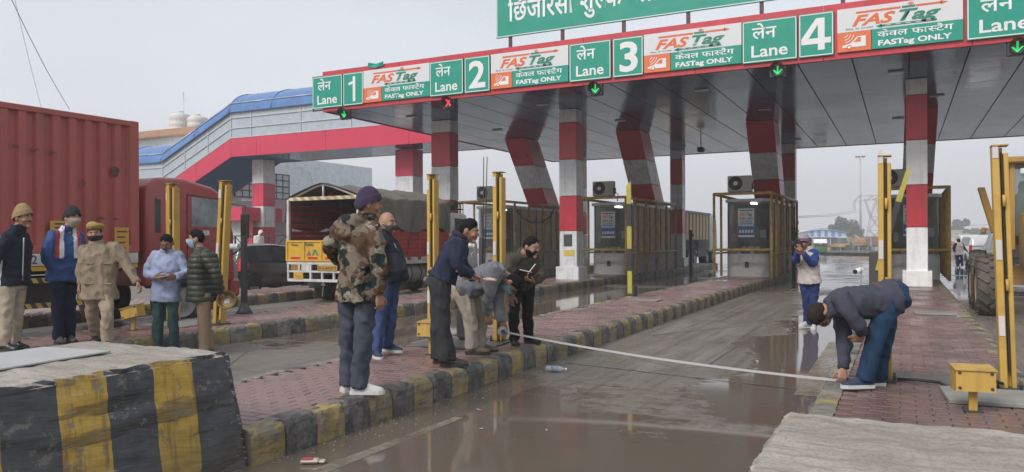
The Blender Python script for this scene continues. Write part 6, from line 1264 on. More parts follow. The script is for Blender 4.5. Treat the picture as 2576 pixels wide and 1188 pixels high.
def person(label, D0, z0, psi, J, top, bottom, shoe_m, sole_m, name='person', head=None, hair=None, hat=None, mask=None, bulk=1.0, belly=0.0, sleeves=None, vox=.0115, hem=None, hood=0, collar=True, skin=SKIN, curl=(.5, .5), thumb=None, quilt=None, wr=.009, matfn=None, mats2=(), legk=1.0, group=None, extra=None, palm=None, jname='jacket', beard=False, moustache=False, dbg=None, flare=0.0, hemk=1.0, lift=True):
    """J: joints as (u, v[, dd]) pixels at depth D0+dd; psi: body heading, 0 = picture right, 90 = away from the viewer"""
    P = {k: gd(v[0], v[1], D0+(v[2] if len(v) > 2 else 0)) for k, v in J.items()}
    dz = 0.0
    if lift:
        dz = z0+.09-min(P['anL'].z, P['anR'].z)
        for k in P: P[k].z += dz
    a = R(psi); f0 = RT*math.cos(a)+FW*math.sin(a); s0 = RT*math.sin(a)-FW*math.cos(a)     # forward, right-hand side
    hip = (P['hipL']+P['hipR'])/2; ch = (P['shL']+P['shR'])/2; neck = P['neck']; hd = P['head']
    t = thing(name, label, 'person', (hip.x, hip.y, z0), 0, group); ob = {}
    sp = (ch-hip).normalized(); fU = sp.cross(s0).normalized(); sU = fU.cross(sp).normalized(); 
    # ---- head, hands and the body under the clothes: one continuous skin
    hm = head or {}; hpsi = R(hm.get('psi', psi)); hf = RT*math.cos(hpsi)+FW*math.sin(hpsi); hsd = RT*math.sin(hpsi)-FW*math.cos(hpsi); pit = R(hm.get('pitch', 0)); rol = R(hm.get('roll', 0)); sc = hm.get('k', 1.0)
    upv = Vector((0, 0, 1)); f2 = hf*math.cos(pit)-upv*math.sin(pit); u2 = upv*math.cos(pit)+hf*math.sin(pit); s2 = hsd*math.cos(rol)+u2*math.sin(rol); u2 = u2*math.cos(rol)-hsd*math.sin(rol)
    HM = Matrix(((s2.x, f2.x, u2.x), (s2.y, f2.y, u2.y), (s2.z, f2.z, u2.z)))*sc
    def H3(v): return hd+HM @ Vector(v)
    b = MB(); nu, nv = 30, 20; rg = [[H3(hs(2*PI*j/nu, PI*i/nv)) for j in range(nu)] for i in range(1, nv)]; b.loft(rg)
    b.tube([H3((0, .088, .018)), H3((0, .100, -.004)), H3((0, .112, -.028)), H3((0, .100, -.036))], [.008, .010, .0125, .008], 8); b.tube([H3((.035, .082, .026)), H3((0, .094, .030)), H3((-.035, .082, .026))], .011, 8)
    b.tube([H3((.022, .090, -.064)), H3((0, .101, -.062)), H3((-.022, .090, -.064))], [.006, .010, .006], 8); b.ball(H3((0, .078, -.098)), .024, 10, 6)
    for sx in (-1, 1):
        b.ball(H3((sx*.082, -.012, -.008)), (.0115, .023, .034), 10, 7, HM*(1/sc)); b.ball(H3((sx*.042, .062, -.03)), .03, 10, 6)
    b.tube([H3((0, -.018, -.07)), neck+(hd-neck)*.35, neck-sp*.03, ch-sp*.06], [.055, .056, .064, .08], 14)
    b.tube([ch-sp*.05, (ch+hip)/2, hip], [.10, .10, .10], 12)
    for S in 'LR':
        b.tube([P['sh'+S], P['el'+S], P['wr'+S]], [.045, .036, .026], 10); b.tube([P['hip'+S], P['kn'+S], P['an'+S]-(P['an'+S]-P['kn'+S]).normalized()*.02], [.07, .05, .038], 10); b.tube([ch, P['sh'+S]], [.05, .045], 8)
        w = P['wr'+S]; d = (J.get('ha'+S) and gd(*J['ha'+S][:2], D0+(J['ha'+S][2] if len(J['ha'+S]) > 2 else J['wr'+S][2] if len(J['wr'+S]) > 2 else 0))+Vector((0, 0, dz if lift else 0))-w) or (w-P['el'+S]); d.normalize()
        th = thumb[S] if thumb and S in thumb else f0*.9+upv*.1
        if abs(th.normalized().dot(d)) > .9: th = upv.copy()
        th = (th-d*th.dot(d)).normalized(); n_ = d.cross(th); tw = ((palm[S] if palm and S in palm else None) or ((hip+ch)/2-w))
        if n_.dot(tw) < 0: n_ = -n_
        hand(b, w+d*.012, d, n_, th, curl[0 if S == 'L' else 1], sc*1.02)
    bd = mk('body', remesh(b, vox*.62, 2, name='body'), skin, t, True)
    for sx in (-1, 1):
        e_ = MB(); e_.ball(H3((sx*.033, .0855, .004)), (.0115, .006, .0055), 8, 6, HM*(1/sc)); eo = e_.build('eye', EYEW, bd, True); MB().ball(H3((sx*.033, .0905, .004)), .0050, 6, 5).build('iris', HAIRM, bd, True)
        MB().tube([H3((sx*.016, .094, .022)), H3((sx*.034, .092, .029)), H3((sx*.052, .080, .022))], [.004, .005, .003], 6).build('eyebrow', HAIRM, bd, True)
    if moustache: MB().tube([H3((.030, .086, -.054)), H3((.012, .100, -.046)), H3((0, .104, -.047)), H3((-.012, .100, -.046)), H3((-.030, .086, -.054))], [.003, .0055, .005, .0055, .003], 7).build('moustache', HAIRM, t, True)
    def sheet(m, nm, mat): m.v = [tuple(H3(Vector(q))) for q in m.v]; return m.build(nm, mat, t, True)
    if beard:
        m = MB(); rgs = []
        for i in range(9):
            ph = R(104)+R(66)*i/8; rgs.append([hs(R(-105)+R(210)*j/20, ph, .010+.004*math.sin(j*2.1+i)) for j in range(21)])
        m.loft(rgs, cap=False, closed_ring=False); sheet(m, 'beard', HAIRM)
    if hair:
        ln = hair.get('line', (.062, .004, -.068)); off = hair.get('off', .013); rr = random.Random(len(label))
        m = head_sheet(lambda c: lerp3(ln[0], ln[1], ln[2], c), off, fn=lambda f, th: off*(1-.95*max(0, (f-.6)/.4)**1.2)+.003*mnoise.noise(Vector((math.cos(th)*3, math.sin(th)*3, f*9))), jag=.010, nu=64); sheet(m, 'hair', hair.get('mat', HAIRM))
    if hat:
        kind = hat['kind']
        if kind == 'beanie':
            ln = hat.get('line', (.040, .012, -.035)); m = head_sheet(lambda c: lerp3(ln[0], ln[1], ln[2], c), .018, top=hat.get('top', 1.22), fn=lambda f, th: .018+.006*abs(math.sin(th*24))*.25+(.007 if f > .70 else 0)); bo = sheet(m, 'beanie', hat['mat'])
            for bandz, bm_ in hat.get('bands', ()):
                m = MB(); m.tube([H3(hs(2*PI*j/30, math.acos(bandz/HC), .027)) for j in range(30)], .011, 6, closed=True); m.build('knit_band', bm_, bo, True)
        else:
            m = MB(); rgs = []
            for zz, r_, sh_ in ((.058, 1.0, 0), (.072, 1.10, 0), (.090, 1.24, .008), (.112, 1.28, .014), (.135, 1.05, .016), (.146, .6, .012), (.149, .1, .01)): rgs.append([H3((HA*1.05*r_*math.cos(q)-sh_*1.2, HB*1.03*r_*math.sin(q)-.004, zz-(.010*math.cos(q) if zz > .05 else 0)*-1.4)) for q in [2*PI*j/28 for j in range(28)]])
            m.loft(rgs); bo = m.build('beret', hat['mat'], t, True); m = MB(); m.tube([H3((HA*1.07*math.cos(q), HB*1.03*math.sin(q)-.004, .060)) for q in [2*PI*j/28 for j in range(28)]], .009, 6, closed=True); m.build('band', LETK, bo, True); MB().box(H3((.012, .112, .085)), (.022, .022, .03), bev=.004).build('badge', M('badge_red', (.5, .05, .05), .4, .1, 8, 0), bo, True)
    if mask:
        top_z, low = mask.get('z', (-.008, -.110)); m = MB(); rgs = []
        for i in range(11):
            z = top_z+(low-top_z)*i/10; ph = math.acos(max(-1, min(1, z/HC))); rg_ = []
            for j in range(19):
                th = R(-78)+R(156)*j/18; q = hs(th, ph, .018); cc = max(0, math.cos(th*1.6)); q.y += .024*cc*math.exp(-((z+.035)/.035)**2)+.004*math.sin(i*2.2)*cc*.5; q.z += (.012*(math.cos(th)-.5) if i < 2 else 0); rg_.append(q)
            rgs.append(rg_)
        m.loft(rgs, cap=False, closed_ring=False); mo = sheet(m, 'face_mask', mask['mat'])
        for sx in (-1, 1):
            for z in (-.02, -.085): ph = math.acos(z/HC); MB().tube([H3(hs(sx*R(76), ph, .012)), H3((sx*.088, .004, z*.45)), H3((sx*.088, -.03, -.012))], .0028, 5).build('ear_loop', mask.get('strap', mask['mat']), mo, True)
    # ---- trousers
    m = MB(); pb = min(bulk, 1.08)*.97; pel = [(hip+sp*q, w_*pb, d1*pb, d2*pb) for q, w_, d1, d2 in ((-.10, .148, .108, .120), (-.02, .162, .114, .128), (.07, .155, .106, .108), (.13, .146, .10, .095))]
    m.loft([ring(c, sU, fU, *q) for c, *q in pel])
    for S in 'LR':
        hp, kn, an = P['hip'+S], P['kn'+S], P['an'+S]; up_ = (hp-kn).normalized(); dn = (an-kn).normalized(); e = an+dn*.028*hemk
        rad = [.098, .094, .082, .073, .070, .067, .066+flare, .068+flare]; m.tube([hp+up_*.03, hp-up_*.10, hp.lerp(kn, .55), kn+up_*.06, kn+dn*.06, kn.lerp(an, .5), an-dn*.06, e], [q*legk*(.55+.45*pb) for q in rad], 16)
    tr = mk('trousers', remesh(m, vox, 3, wr*1.0, len(label), (10, 10, 7), name='trousers'), bottom, t, True)
    # ---- upper garment
    m = MB(); low = hem if hem is not None else -.10; Lsp = (ch-hip).length; B = bulk
    tors = [(low, .198*B, .150*B+belly*.4, .148*B), (low*.3, .192*B, .146*B+belly*.8, .138*B), (Lsp*.28, .178*B, .132*B+belly, .112*B), (Lsp*.55, .188*B, .136*B+belly*.6, .118*B), (Lsp*.80, .200*B, .132*B+belly*.15, .125*B), (Lsp*.97, .188*B, .108*B, .116*B), (Lsp+.045, .135*B, .085*B, .098*B)]
    rings_ = [ring(hip+sp*q, sU, fU, w_, d1, d2) for q, w_, d1, d2 in tors]; nk = neck+sp*.012
    rings_.append(ring(nk, sU, fU, .082, .084, .082)); 
    if collar: rings_ += [ring(nk+(hd-nk).normalized()*.050, sU, fU, .076, .078, .076)]
    m.loft(rings_)
    if hood:
        bk = -fU; hk = float(hood); m.tube([nk+sU*.11+bk*.02, nk+sU*.10+bk*.12*hk-sp*.02, nk+bk*.155*hk-sp*.03, nk-sU*.10+bk*.12*hk-sp*.02, nk-sU*.11+bk*.02], [.040*hk, .055*hk, .060*hk, .055*hk, .040*hk], 10); m.ball(nk+bk*.14*hk-sp*.12, (.10*hk, .10*hk, .10*hk), 10, 8)
    arms = MB() if sleeves else m
    for S in 'LR':
        sh_, el, wr_ = P['sh'+S], P['el'+S], P['wr'+S]; u_ = (el-sh_).normalized(); v_ = (wr_-el).normalized(); inn = (ch-sh_).normalized()
        arms.tube([sh_+inn*.07, sh_-u_*.01+inn*.01, sh_+u_*.09, el-u_*.05, el+v_*.05, wr_-v_*.06, wr_+v_*.004], [q*(.4+.6*B) for q in (.078, .080, .072, .060, .057, .047, .044)], 14)
    jk = mk(jname, remesh(m, vox, 3, wr, len(label)+3, (9, 9, 8), quilt, name=jname), top, t, True)
    if sleeves: mk('sleeves', remesh(arms, vox, 3, wr, len(label)+5, (9, 9, 8), name='sleeves'), sleeves, t, True)
    if matfn:
        me = jk.data
        for mm in mats2: me.materials.append(mm)
        for p in me.polygons:
            c = p.center-ch; p.material_index = matfn(c.dot(sU), c.dot(fU), c.dot(sp), p.normal.dot(fU), p.center, P)
    for S in 'LR':
        to = P.get('to'+S); dv = (to-P['an'+S]) if to is not None else f0; zz = P['an'+S].z-.09
        if (Vector((dv.x, dv.y, 0))).length < .08: dv = f0
        shoe(t, P['an'+S]+Vector((dv.x, dv.y, 0)).normalized()*.015, dv, zz, shoe_m, sole_m)
    t['_P'] = 0; del t['_P']
    return t, P, dict(neck=neck, ch=ch, hip=hip, sp=sp, sU=sU, fU=fU, H3=H3, f0=f0, s0=s0)
UPV_ = Vector((0, 0, 1))
BLKSH = M('black_shoe', (.02, .02, .021), .3, .2, 8, .05); SOLEB = M('dark_sole', (.03, .028, .026), .7, .1, 8, .1); WSOLE = M('white_sole', (.62, .61, .6), .6, .06, 8, .05, dirt=(.35, .32, .28), dirt_amt=.5); WSHOE = M('white_trainer', (.56, .55, .53), .6, .1, 12, .2, dirt=(.3, .28, .26), dirt_amt=.5); NAVSH = M('navy_trainer', (.025, .04, .085), .7, .2, 14, .3); TANSH = M('tan_shoe', (.15, .115, .07), .7, .2, 10, .3)
KHAKI = cloth('khaki_trousers', (.34, .275, .205)); BEIGE = cloth('beige_trousers', (.40, .33, .265)); NAVYJ = cloth('dark_navy_jacket', (.016, .021, .034)); NAVYT = cloth('navy_track_trousers', (.014, .018, .045)); BLUEJ = cloth('blue_track_jacket', (.022, .066, .20), rough=.6, spec=.35); KJ = cloth('khaki_police_jacket', (.27, .215, .15)); LSH = cloth('pale_blue_shirt', (.33, .375, .53), bmp=.4); TEAL = cloth('teal_trousers', (.045, .09, .10)); PUFF = cloth('green_puffer', (.045, .048, .034), rough=.5, spec=.4, bmp=.3); TANT = cloth('tan_trousers', (.29, .21, .135)); GREYT = cloth('blue_grey_trousers', (.06, .07, .093)); JEANS = cloth('blue_jeans', (.055, .09, .20)); DKJ = cloth('dark_jeans', (.016, .042, .085)); CHAR = cloth('charcoal_trousers', (.042, .042, .046)); NAVY2 = cloth('navy_jacket', (.020, .028, .055), spec=.3); GREYJ = cloth('grey_hooded_jacket', (.165, .168, .18)); CREAMT = cloth('cream_trousers', (.36, .31, .255)); OLIVE = cloth('olive_jacket', (.07, .066, .05)); BLKT = cloth('black_trousers', (.012, .012, .014)); BLKJ = cloth('black_fleece', (.022, .026, .034)); VEST = cloth('pale_grey_vest', (.48, .43, .40), bmp=.35); BLUES = cloth('blue_sleeves', (.03, .055, .20)); TRKN = cloth('blue_track_trousers', (.024, .036, .12)); SLATE = cloth('slate_jacket', (.055, .056, .082), spec=.3)
MK_KH = M('khaki_mask', (.42, .36, .26), .8, .06, 10, .1); MK_BK = M('black_mask', (.015, .015, .018), .7, .1, 10, .1); MK_BL = M('blue_mask', (.36, .52, .72), .7, .05, 10, .1); MK_TE = M('teal_mask', (.22, .48, .58), .7, .05, 10, .1); MK_GB = M('grey_brown_mask', (.11, .085, .075), .8, .08, 10, .1); WSTRIPE = M('white_stripe', (.62, .61, .62), .6, .05, 8, .1); REDS = M('red_panel', (.42, .03, .045), .6, .08, 8, .1); WSTRAP = M('white_strap', (.7, .7, .7), .6, .03, 8, 0)
BN_KH = M('khaki_knit', (.30, .215, .10), .95, .15, 30, .5); BN_BK = M('black_knit', (.022, .022, .024), .95, .2, 30, .5); BN_PU = M('purple_knit', (.050, .030, .062), .95, .25, 26, .5, dirt=(.02, .022, .07), dirt_amt=.8, dscale=14); BN_GR = M('grey_knit', (.27, .25, .29), .95, .15, 30, .5); BN_MA = M('maroon_knit', (.10, .022, .05), .95, .15, 30, .4); BERET = M('olive_beret', (.30, .235, .06), .9, .12, 20, .4)
SHORT = dict(line=(.074, .002, -.066), off=.010)

# far left: khaki knit cap, dark track jacket
def f_p1(a, b_, h, nf, c, P):
    d = (c-P['shR']); return 1 if (a > .10 and abs(b_-.01-.02*a) < .018 and h < .03) else 0
p1, P1, I1 = person('man in khaki knit cap and dark track jacket with white stripe at the left edge', 9.35, KZ, -15, dict(head=(57, 550), neck=(44, 580), shL=(57, 601, .20), shR=(15, 606, -.20), elL=(60, 650, .30), wrL=(30, 690, .25), elR=(-14, 655, -.30), wrR=(-20, 702, -.10), hipL=(46, 707, .09), hipR=(20, 709, -.09), knL=(44, 786, .09), knR=(18, 788, -.10), anL=(36, 862, .10), anR=(10, 866, -.10)), NAVYJ, BEIGE, BLKSH, SOLEB, head=dict(psi=-8), hair=SHORT, hat=dict(kind='beanie', mat=BN_KH, top=1.30), moustache=True, hem=-.06, matfn=f_p1, mats2=(WSTRIPE,), bulk=1.05)
MB().tube([I1['ch']+I1['fU']*.150-I1['sp']*q+I1['sU']*.01 for q in (-.02, .12, .25, .38, .5)], .007, 6).build('zip', WSTRIPE, p1, True)
# blue track suit
def f_p2(a, b_, h, nf, c, P):
    if nf < .1 or h < -.28: return 0
    x = abs(a)-(.075+(-h)*.02); return 1 if 0.028 < x < .075 else (2 if -.022 < x <= .028 else 0)
p2, P2, I2 = person('man in blue track jacket with red and white panels, black knit cap and khaki mask', 10.0, KZ, -42, dict(head=(181, 550), neck=(169, 582), shL=(196, 597, .16), shR=(134, 596, -.14), elL=(206, 650, .22), wrL=(184, 686, .06), elR=(114, 650, -.22), wrR=(140, 686, -.12), hipL=(176, 695, .08), hipR=(146, 695, -.08), knL=(175, 775, .05), knR=(145, 777, -.06), anL=(174, 845, .10), anR=(147, 849, -.06)), BLUEJ, NAVYT, M('grey_shoe', (.10, .10, .10), .7, .2, 10, .2), SOLEB, head=dict(psi=-25), hair=SHORT, hat=dict(kind='beanie', mat=BN_BK, top=1.22), mask=dict(mat=MK_KH, strap=WSTRAP), hem=-.07, matfn=f_p2, mats2=(REDS, WSTRIPE), bulk=1.05, wr=.011)
# policeman
p3, P3, I3 = person('policeman in khaki jacket, olive beret and black mask reaching out an arm', 9.6, KZ, -72, dict(head=(239, 591), neck=(243, 619), shR=(213, 633, -.02), shL=(291, 627, .05), elR=(206, 678, -.04), wrR=(201, 716, -.06), haR=(197, 735, -.08), elL=(320, 668, .05), wrL=(345, 712, .0), haL=(354, 728, -.02), hipR=(232, 726, .0), hipL=(268, 726, .02), knR=(231, 790, .10), anR=(243, 843, .42), knL=(269, 792, -.10), anL=(271, 858, -.05)), KJ, KHAKI, BLKSH, SOLEB, head=dict(psi=-70, roll=-4), hair=SHORT, hat=dict(kind='beret', mat=BERET), mask=dict(mat=MK_BK, z=(-.022, -.112)), hem=-.14, bulk=1.08, wr=.011, curl=(.7, .9))
m = MB()
for q in (.05, .19): m.box(I3['ch']+I3['fU']*.150-I3['sp']*q, (.014, .014, .014), bev=.003)
m.build('button', YPLT, p3, True)
for sx in (-1, 1):
    for h, w_ in ((-.17, .10), (-.42, .13)): c = I3['ch']+I3['sU']*.095*sx+I3['fU']*(.140)+I3['sp']*h; MB().box(c, (w_, .02, .022), rot=Matrix((I3['sU'], I3['fU'], I3['sp'])).transposed(), bev=.006).build('pocket_flap', KJ, p3, True)
# man with phone
p4, P4, I4 = person('man in pale blue shirt and teal trousers looking down at a phone', 10.65, 0, -90, dict(head=(420, 612, -.06), neck=(420, 637), shR=(391, 645), shL=(449, 645), elR=(366, 690, -.02), wrR=(393, 696, -.26), haR=(411, 699, -.33), elL=(472, 690, -.02), wrL=(441, 696, -.26), haL=(428, 699, -.33), hipR=(403, 742), hipL=(433, 742), knR=(397, 806, -.03), knL=(436, 806, -.03), anR=(396, 876), anL=(438, 876)), LSH, TEAL, BLKSH, SOLEB, head=dict(psi=-90, pitch=28), hair=dict(line=(.074, .012, -.066), off=.013), moustache=True, hem=-.09, bulk=.99, skin=SKIN_D, jname='shirt', curl=(.9, .9), thumb={'L': UPV_*1.0, 'R': UPV_*1.0}, belly=.01, wr=.009)
ph = (P4['wrL']+P4['wrR'])/2-FW*.11+Vector((0, 0, .0)); MB().box(ph, (.075, .15, .009), rot=Matrix.Rotation(YAW_+PI/2, 3, 'Z') @ Matrix.Rotation(R(-8), 3, 'X'), bev=.003).build('phone', M('phone_white', (.5, .5, .5), .3, .05, 6, 0), label='white mobile phone held by the man in pale blue shirt', cat='phone')
# green puffer
p5, P5, I5 = person('man in dark green puffer jacket and blue surgical mask standing sideways', 10.6, 0, 165, dict(head=(494, 600), neck=(505, 630), shL=(520, 643, -.20), shR=(506, 641, .22), elL=(547, 692, -.22), wrL=(553, 733, -.06), haL=(560, 748, .0), elR=(540, 690, .28), wrR=(556, 728, .10), haR=(562, 744, .06), hipL=(512, 742, -.09), hipR=(510, 742, .10), knL=(511, 808, -.09), knR=(518, 808, .09), anL=(513, 876, -.10), anR=(525, 873, .10)), PUFF, TANT, BLKSH, SOLEB, head=dict(psi=192), hair=dict(line=(.068, .002, -.07), off=.018), mask=dict(mat=MK_BL, strap=WSTRAP), hem=-.08, quilt=(.075, .016), bulk=1.2, belly=.02, wr=.003)
hc = (P5['wrL']+P5['wrR'])/2+Vector((0, 0, -.12))+RT*.10-FW*.06; m = MB(); ax = (-FW*.9+RT*.15+UPV_*.3).normalized(); s_ = ax.cross(UPV_).normalized(); u_ = s_.cross(ax)
for_h = [[hc+ax*q+s_*(r_*math.cos(2*PI*j/26))+u_*(r_*1.0*math.sin(2*PI*j/26)) for j in range(26)] for q, r_ in ((-.10, .02), (-.10, .085), (-.06, .118), (-.015, .135), (.0, .128), (-.008, .112), (-.05, .10), (-.085, .075), (-.09, .01))]
m.loft(for_h, cap=False); hat_o = m.build('cap', M('khaki_felt', (.22, .155, .06), .85, .12, 20, .3), label='khaki round cap held upside down behind the green puffer jacket', cat='cap')
MB().box(hc+ax*(-.075), (.07, .006, .07), rot=Matrix((s_, ax, u_)).transposed()).build('inner_label', PAPER, hat_o, True)
m = MB(); m.quad(*[hc+ax*(-.082)+s_*(.092*math.cos(2*PI*j/24))+u_*(.092*math.sin(2*PI*j/24)) for j in range(24)]); m.build('lining', M('cap_lining', (.42, .28, .1), .6, .1, 8, .1), hat_o, True)
# camouflage jacket, seen from behind
p6, P6, I6 = person('man in camouflage jacket and purple knit cap with his back to the camera', 6.6, KZ, 38, dict(head=(927, 517), neck=(914, 559), shL=(866, 572, .13), shR=(940, 587, -.14), elL=(826, 622, .22), wrL=(858, 664, .40), elR=(956, 672, -.20), wrR=(953, 742, -.16), haR=(957, 772, -.15), hipL=(880, 730, .06), hipR=(922, 733, -.06), knL=(877, 850, .06), knR=(916, 850, -.06), anL=(877, 962, .08), anR=(902, 968, -.05), toR=(950, 985, -.05)), MATS['camo'], GREYT, WSHOE, WSOLE, head=dict(psi=18), hair=dict(line=(.05, .0, -.07), off=.006, mat=GREYH), hat=dict(kind='beanie', mat=BN_PU, top=1.14, line=(.034, .006, -.045)), hem=-.10, hood=1.0, bulk=1.12, wr=.014, vox=.0105, curl=(.6, .75))
# bald man
def f_p7(a, b_, h, nf, c, P): return 1 if (-.30 < h < -.10 and b_ > -.06) else 0
p7, P7, I7 = person('bald man in black fleece and blue jeans behind the camouflage jacket', 8.75, KZ, -18, dict(head=(973, 562), neck=(962, 592), shL=(986, 618, .20), shR=(956, 616, -.20), elL=(986, 664, .30), wrL=(984, 690, .16), elR=(953, 662, -.30), wrR=(972, 690, -.19), hipL=(983, 702, .09), hipR=(970, 702, -.09), knL=(983, 786, .08), knR=(958, 788, -.08), anL=(975, 866, .12), anR=(944, 880, -.10), toL=(1008, 880, .02), toR=(958, 898, -.30)), BLKJ, JEANS, NAVSH, WSOLE, head=dict(psi=-22), hair=dict(line=(-.02, -.012, -.066), off=.003, mat=GREYH) if False else None, mask=dict(mat=MK_GB, strap=WSTRAP, z=(-.03, -.112)), hem=-.04, belly=.075, bulk=1.08, matfn=f_p7, mats2=(cloth('charcoal_knit', (.045, .05, .058)),))
MB().add([tuple(I7['neck']+I7['fU']*.085+I7['sU']*.035), tuple(I7['neck']+I7['fU']*.085-I7['sU']*.035), tuple(I7['ch']+I7['fU']*.155-I7['sp']*.10)], [(0, 1, 2)]).build('shirt_front', cloth('cream_shirt', (.5, .46, .36)), p7, True)
# navy jacket with file
p8, P8, I8 = person('man in navy jacket and charcoal trousers leaning over an open file', 8.05, KZ, 4, dict(head=(1179, 583, -.02), neck=(1156, 601), shR=(1149, 619, -.20), shL=(1158, 617, .20), elR=(1154, 683, -.24), wrR=(1186, 692, -.14), haR=(1203, 699, -.10), elL=(1166, 680, .22), wrL=(1192, 702, .12), haL=(1206, 704, .06), hipR=(1107, 708, -.09), hipL=(1109, 706, .10), knR=(1112, 803, -.10), knL=(1100, 800, .10), anR=(1124, 902, -.10), anL=(1106, 896, .12), toR=(1168, 913, -.10), toL=(1140, 905, .12)), NAVY2, CHAR, M('brown_black_shoe', (.04, .03, .026), .4, .2, 8, .1), SOLEB, head=dict(psi=-6, pitch=14), hair=dict(line=(.074, .002, -.068), off=.014), moustache=True, hem=.03, bulk=1.08, legk=1.1, flare=.015, palm={'L': UPV_, 'R': -UPV_}, thumb={'L': -FW, 'R': FW}, curl=(.35, .8))
sc_ = MB(); sc_.tube([I8['neck']+I8['sp']*.03+I8['sU']*(.080*math.cos(q))+I8['fU']*(.080*math.sin(q)) for q in [2*PI*j/16 for j in range(16)]], .028, 8, closed=True); sc_.build('scarf', M('plum_scarf', (.035, .018, .04), .9, .2, 12, .4), p8, True)
MB().box(P8['shR']+I8['fU']*.11-I8['sp']*.12+I8['sU']*.02, (.05, .03, .09), rot=Matrix((I8['sU'], I8['fU'], I8['sp'])).transposed()).build('print', WSTRIPE, p8, True)
fc = (P8['wrR']+P8['wrL'])/2+RT*.07+FW*.02-UPV_*.035; fm = Matrix.Rotation(YAW_, 3, 'Z') @ Matrix.Rotation(R(3), 3, 'Y'); fo = MB().box(fc, (.36, .26, .008), rot=fm, bev=.002).build('open_file', M('orange_file', (.6, .2, .07), .6, .05, 8, 0), label='orange file with white papers held by the man in navy jacket', cat='file')
for k in range(3): MB().box(fc+Vector((-.01*k, .004*k, .008+.004*k)), (.32-.02*k, .23, .003), rot=fm @ Matrix.Rotation(.05*k, 3, 'Z')).build('sheet', PAPER, fo, True)
MB().tube([P8['wrR']+RT*.09+Vector((0, 0, .02)), P8['wrR']+RT*.12-Vector((0, 0, .07))], .005, 6).build('pen', M('pen_blue', (.05, .08, .3), .4, .1, 8, 0), label='blue pen in the hand of the man in navy jacket', cat='pen')
# grey hooded jacket, bent double over the tape reel
p9, P9, I9 = person('man in grey hooded jacket and cream trousers bending down with the tape reel', 8.9, KZ, 8, dict(head=(1288, 713, -.04), neck=(1268, 687), shR=(1240, 690, -.20), shL=(1258, 686, .20), elR=(1228, 748, -.25), wrR=(1225, 790, -.16), haR=(1229, 806, -.14), elL=(1250, 770, .10), wrL=(1261, 813, .02), haL=(1266, 832, .0), hipR=(1160, 728, -.09), hipL=(1164, 726, .10), knR=(1184, 798, -.11), knL=(1212, 792, .12), anR=(1186, 872, -.10), anL=(1206, 868, .12), toR=(1218, 884, -.12), toL=(1240, 876, .10)), GREYJ, CREAMT, TANSH, SOLEB, head=dict(psi=-14, pitch=88), hair=dict(line=(.074, .002, -.068), off=.011), mask=dict(mat=MK_TE, strap=WSTRAP), hem=-.04, hood=.55, bulk=1.2, wr=.011, curl=(.8, .45), legk=1.08, thumb={'L': FW*-.4+UPV_*.3+RT*.8})
# olive jacket with note book
p10, P10, I10 = person('bearded man in olive jacket with glasses holding an open note book', 9.6, KZ, -38, dict(head=(1336, 621, -.44), neck=(1316, 640, -.32), shR=(1288, 652, -.40), shL=(1344, 654, -.12), elR=(1279, 700, -.36), wrR=(1289, 738, -.40), haR=(1286, 756, -.42), elL=(1362, 694, -.24), wrL=(1343, 708, -.46), haL=(1328, 704, -.52), hipR=(1300, 702, .0), hipL=(1329, 700, .14), knR=(1293, 780, -.02), knL=(1327, 776, .12), anR=(1294, 848, .06), anL=(1330, 842, .16), toR=(1302, 868, -.22), toL=(1360, 862, -.02)), OLIVE, BLKT, BLKSH, SOLEB, head=dict(psi=-38, pitch=12), hair=dict(line=(.074, .002, -.068), off=.015), beard=True, hem=-.02, bulk=1.08, wr=.011, curl=(.7, .6), palm={'L': UPV_}, thumb={'L': -FW+UPV_*.2}, legk=.92)
g_ = MB()
for sx in (-1, 1): g_.tube([I10['H3']((sx*.033+.024*math.cos(q), .103, .004+.018*math.sin(q))) for q in [2*PI*j/14 for j in range(14)]], .0022, 5, closed=True); g_.tube([I10['H3']((sx*.056, .100, .006)), I10['H3']((sx*.083, .0, .004))], .002, 5)
g_.build('glasses', M('glasses_wire', (.3, .3, .3), .3, .1, 8, 0), p10, True)
nbc = P10['wrL']+Vector((0, 0, .055))-RT*.05-FW*.05; nb = thing('note_book', 'open brown leather note book held by the bearded man', 'note book', nbc); NBM = M('brown_leather', (.07, .028, .02), .45, .2, 10, .15)
for s_, an_ in ((-1, R(14)), (1, R(-52))):
    rm = Matrix.Rotation(YAW_+R(10), 3, 'Z') @ Matrix.Rotation(an_, 3, 'Y') @ Matrix.Rotation(R(-28), 3, 'X'); c = nbc+rm @ Vector((s_*.085, 0, 0)); MB().box(c, (.165, .23, .006), rot=rm, bev=.002).build('cover', NBM, nb, True); MB().box(c+rm @ Vector((-s_*.004, 0, .009)), (.15, .215, .012), rot=rm, bev=.002).build('pages', PAPER, nb, True)
# photographer
p11, P11, I11 = person('photographer in pale vest with blue sleeves and striped knit cap', 13.4, 0, 205, dict(head=(2024, 611, -.03), neck=(2034, 627), shL=(2048, 637, -.12), shR=(2017, 637, .10), elL=(2047, 668, -.22), wrL=(2021, 637, -.36), haL=(2015, 628, -.40), elR=(1998, 658, -.06), wrR=(2008, 632, -.32), haR=(2010, 622, -.36), hipL=(2047, 703, -.05), hipR=(2025, 703, .05), knL=(2047, 755, -.06), knR=(2030, 755, .02), anL=(2048, 813, -.05), anR=(2032, 808, .12), toL=(2045, 826, -.3), toR=(2010, 820, .0)), VEST, TRKN, WSHOE, WSOLE, head=dict(psi=208, pitch=2, k=1.02), hair=SHORT, hat=dict(kind='beanie', mat=BN_GR, top=1.25, bands=((.036, BN_MA), (.062, BN_MA))), sleeves=BLUES, jname='vest', hem=-.06, bulk=1.06, wr=.009, curl=(1.1, 1.1), quilt=(.13, .008), skin=SKIN_D)
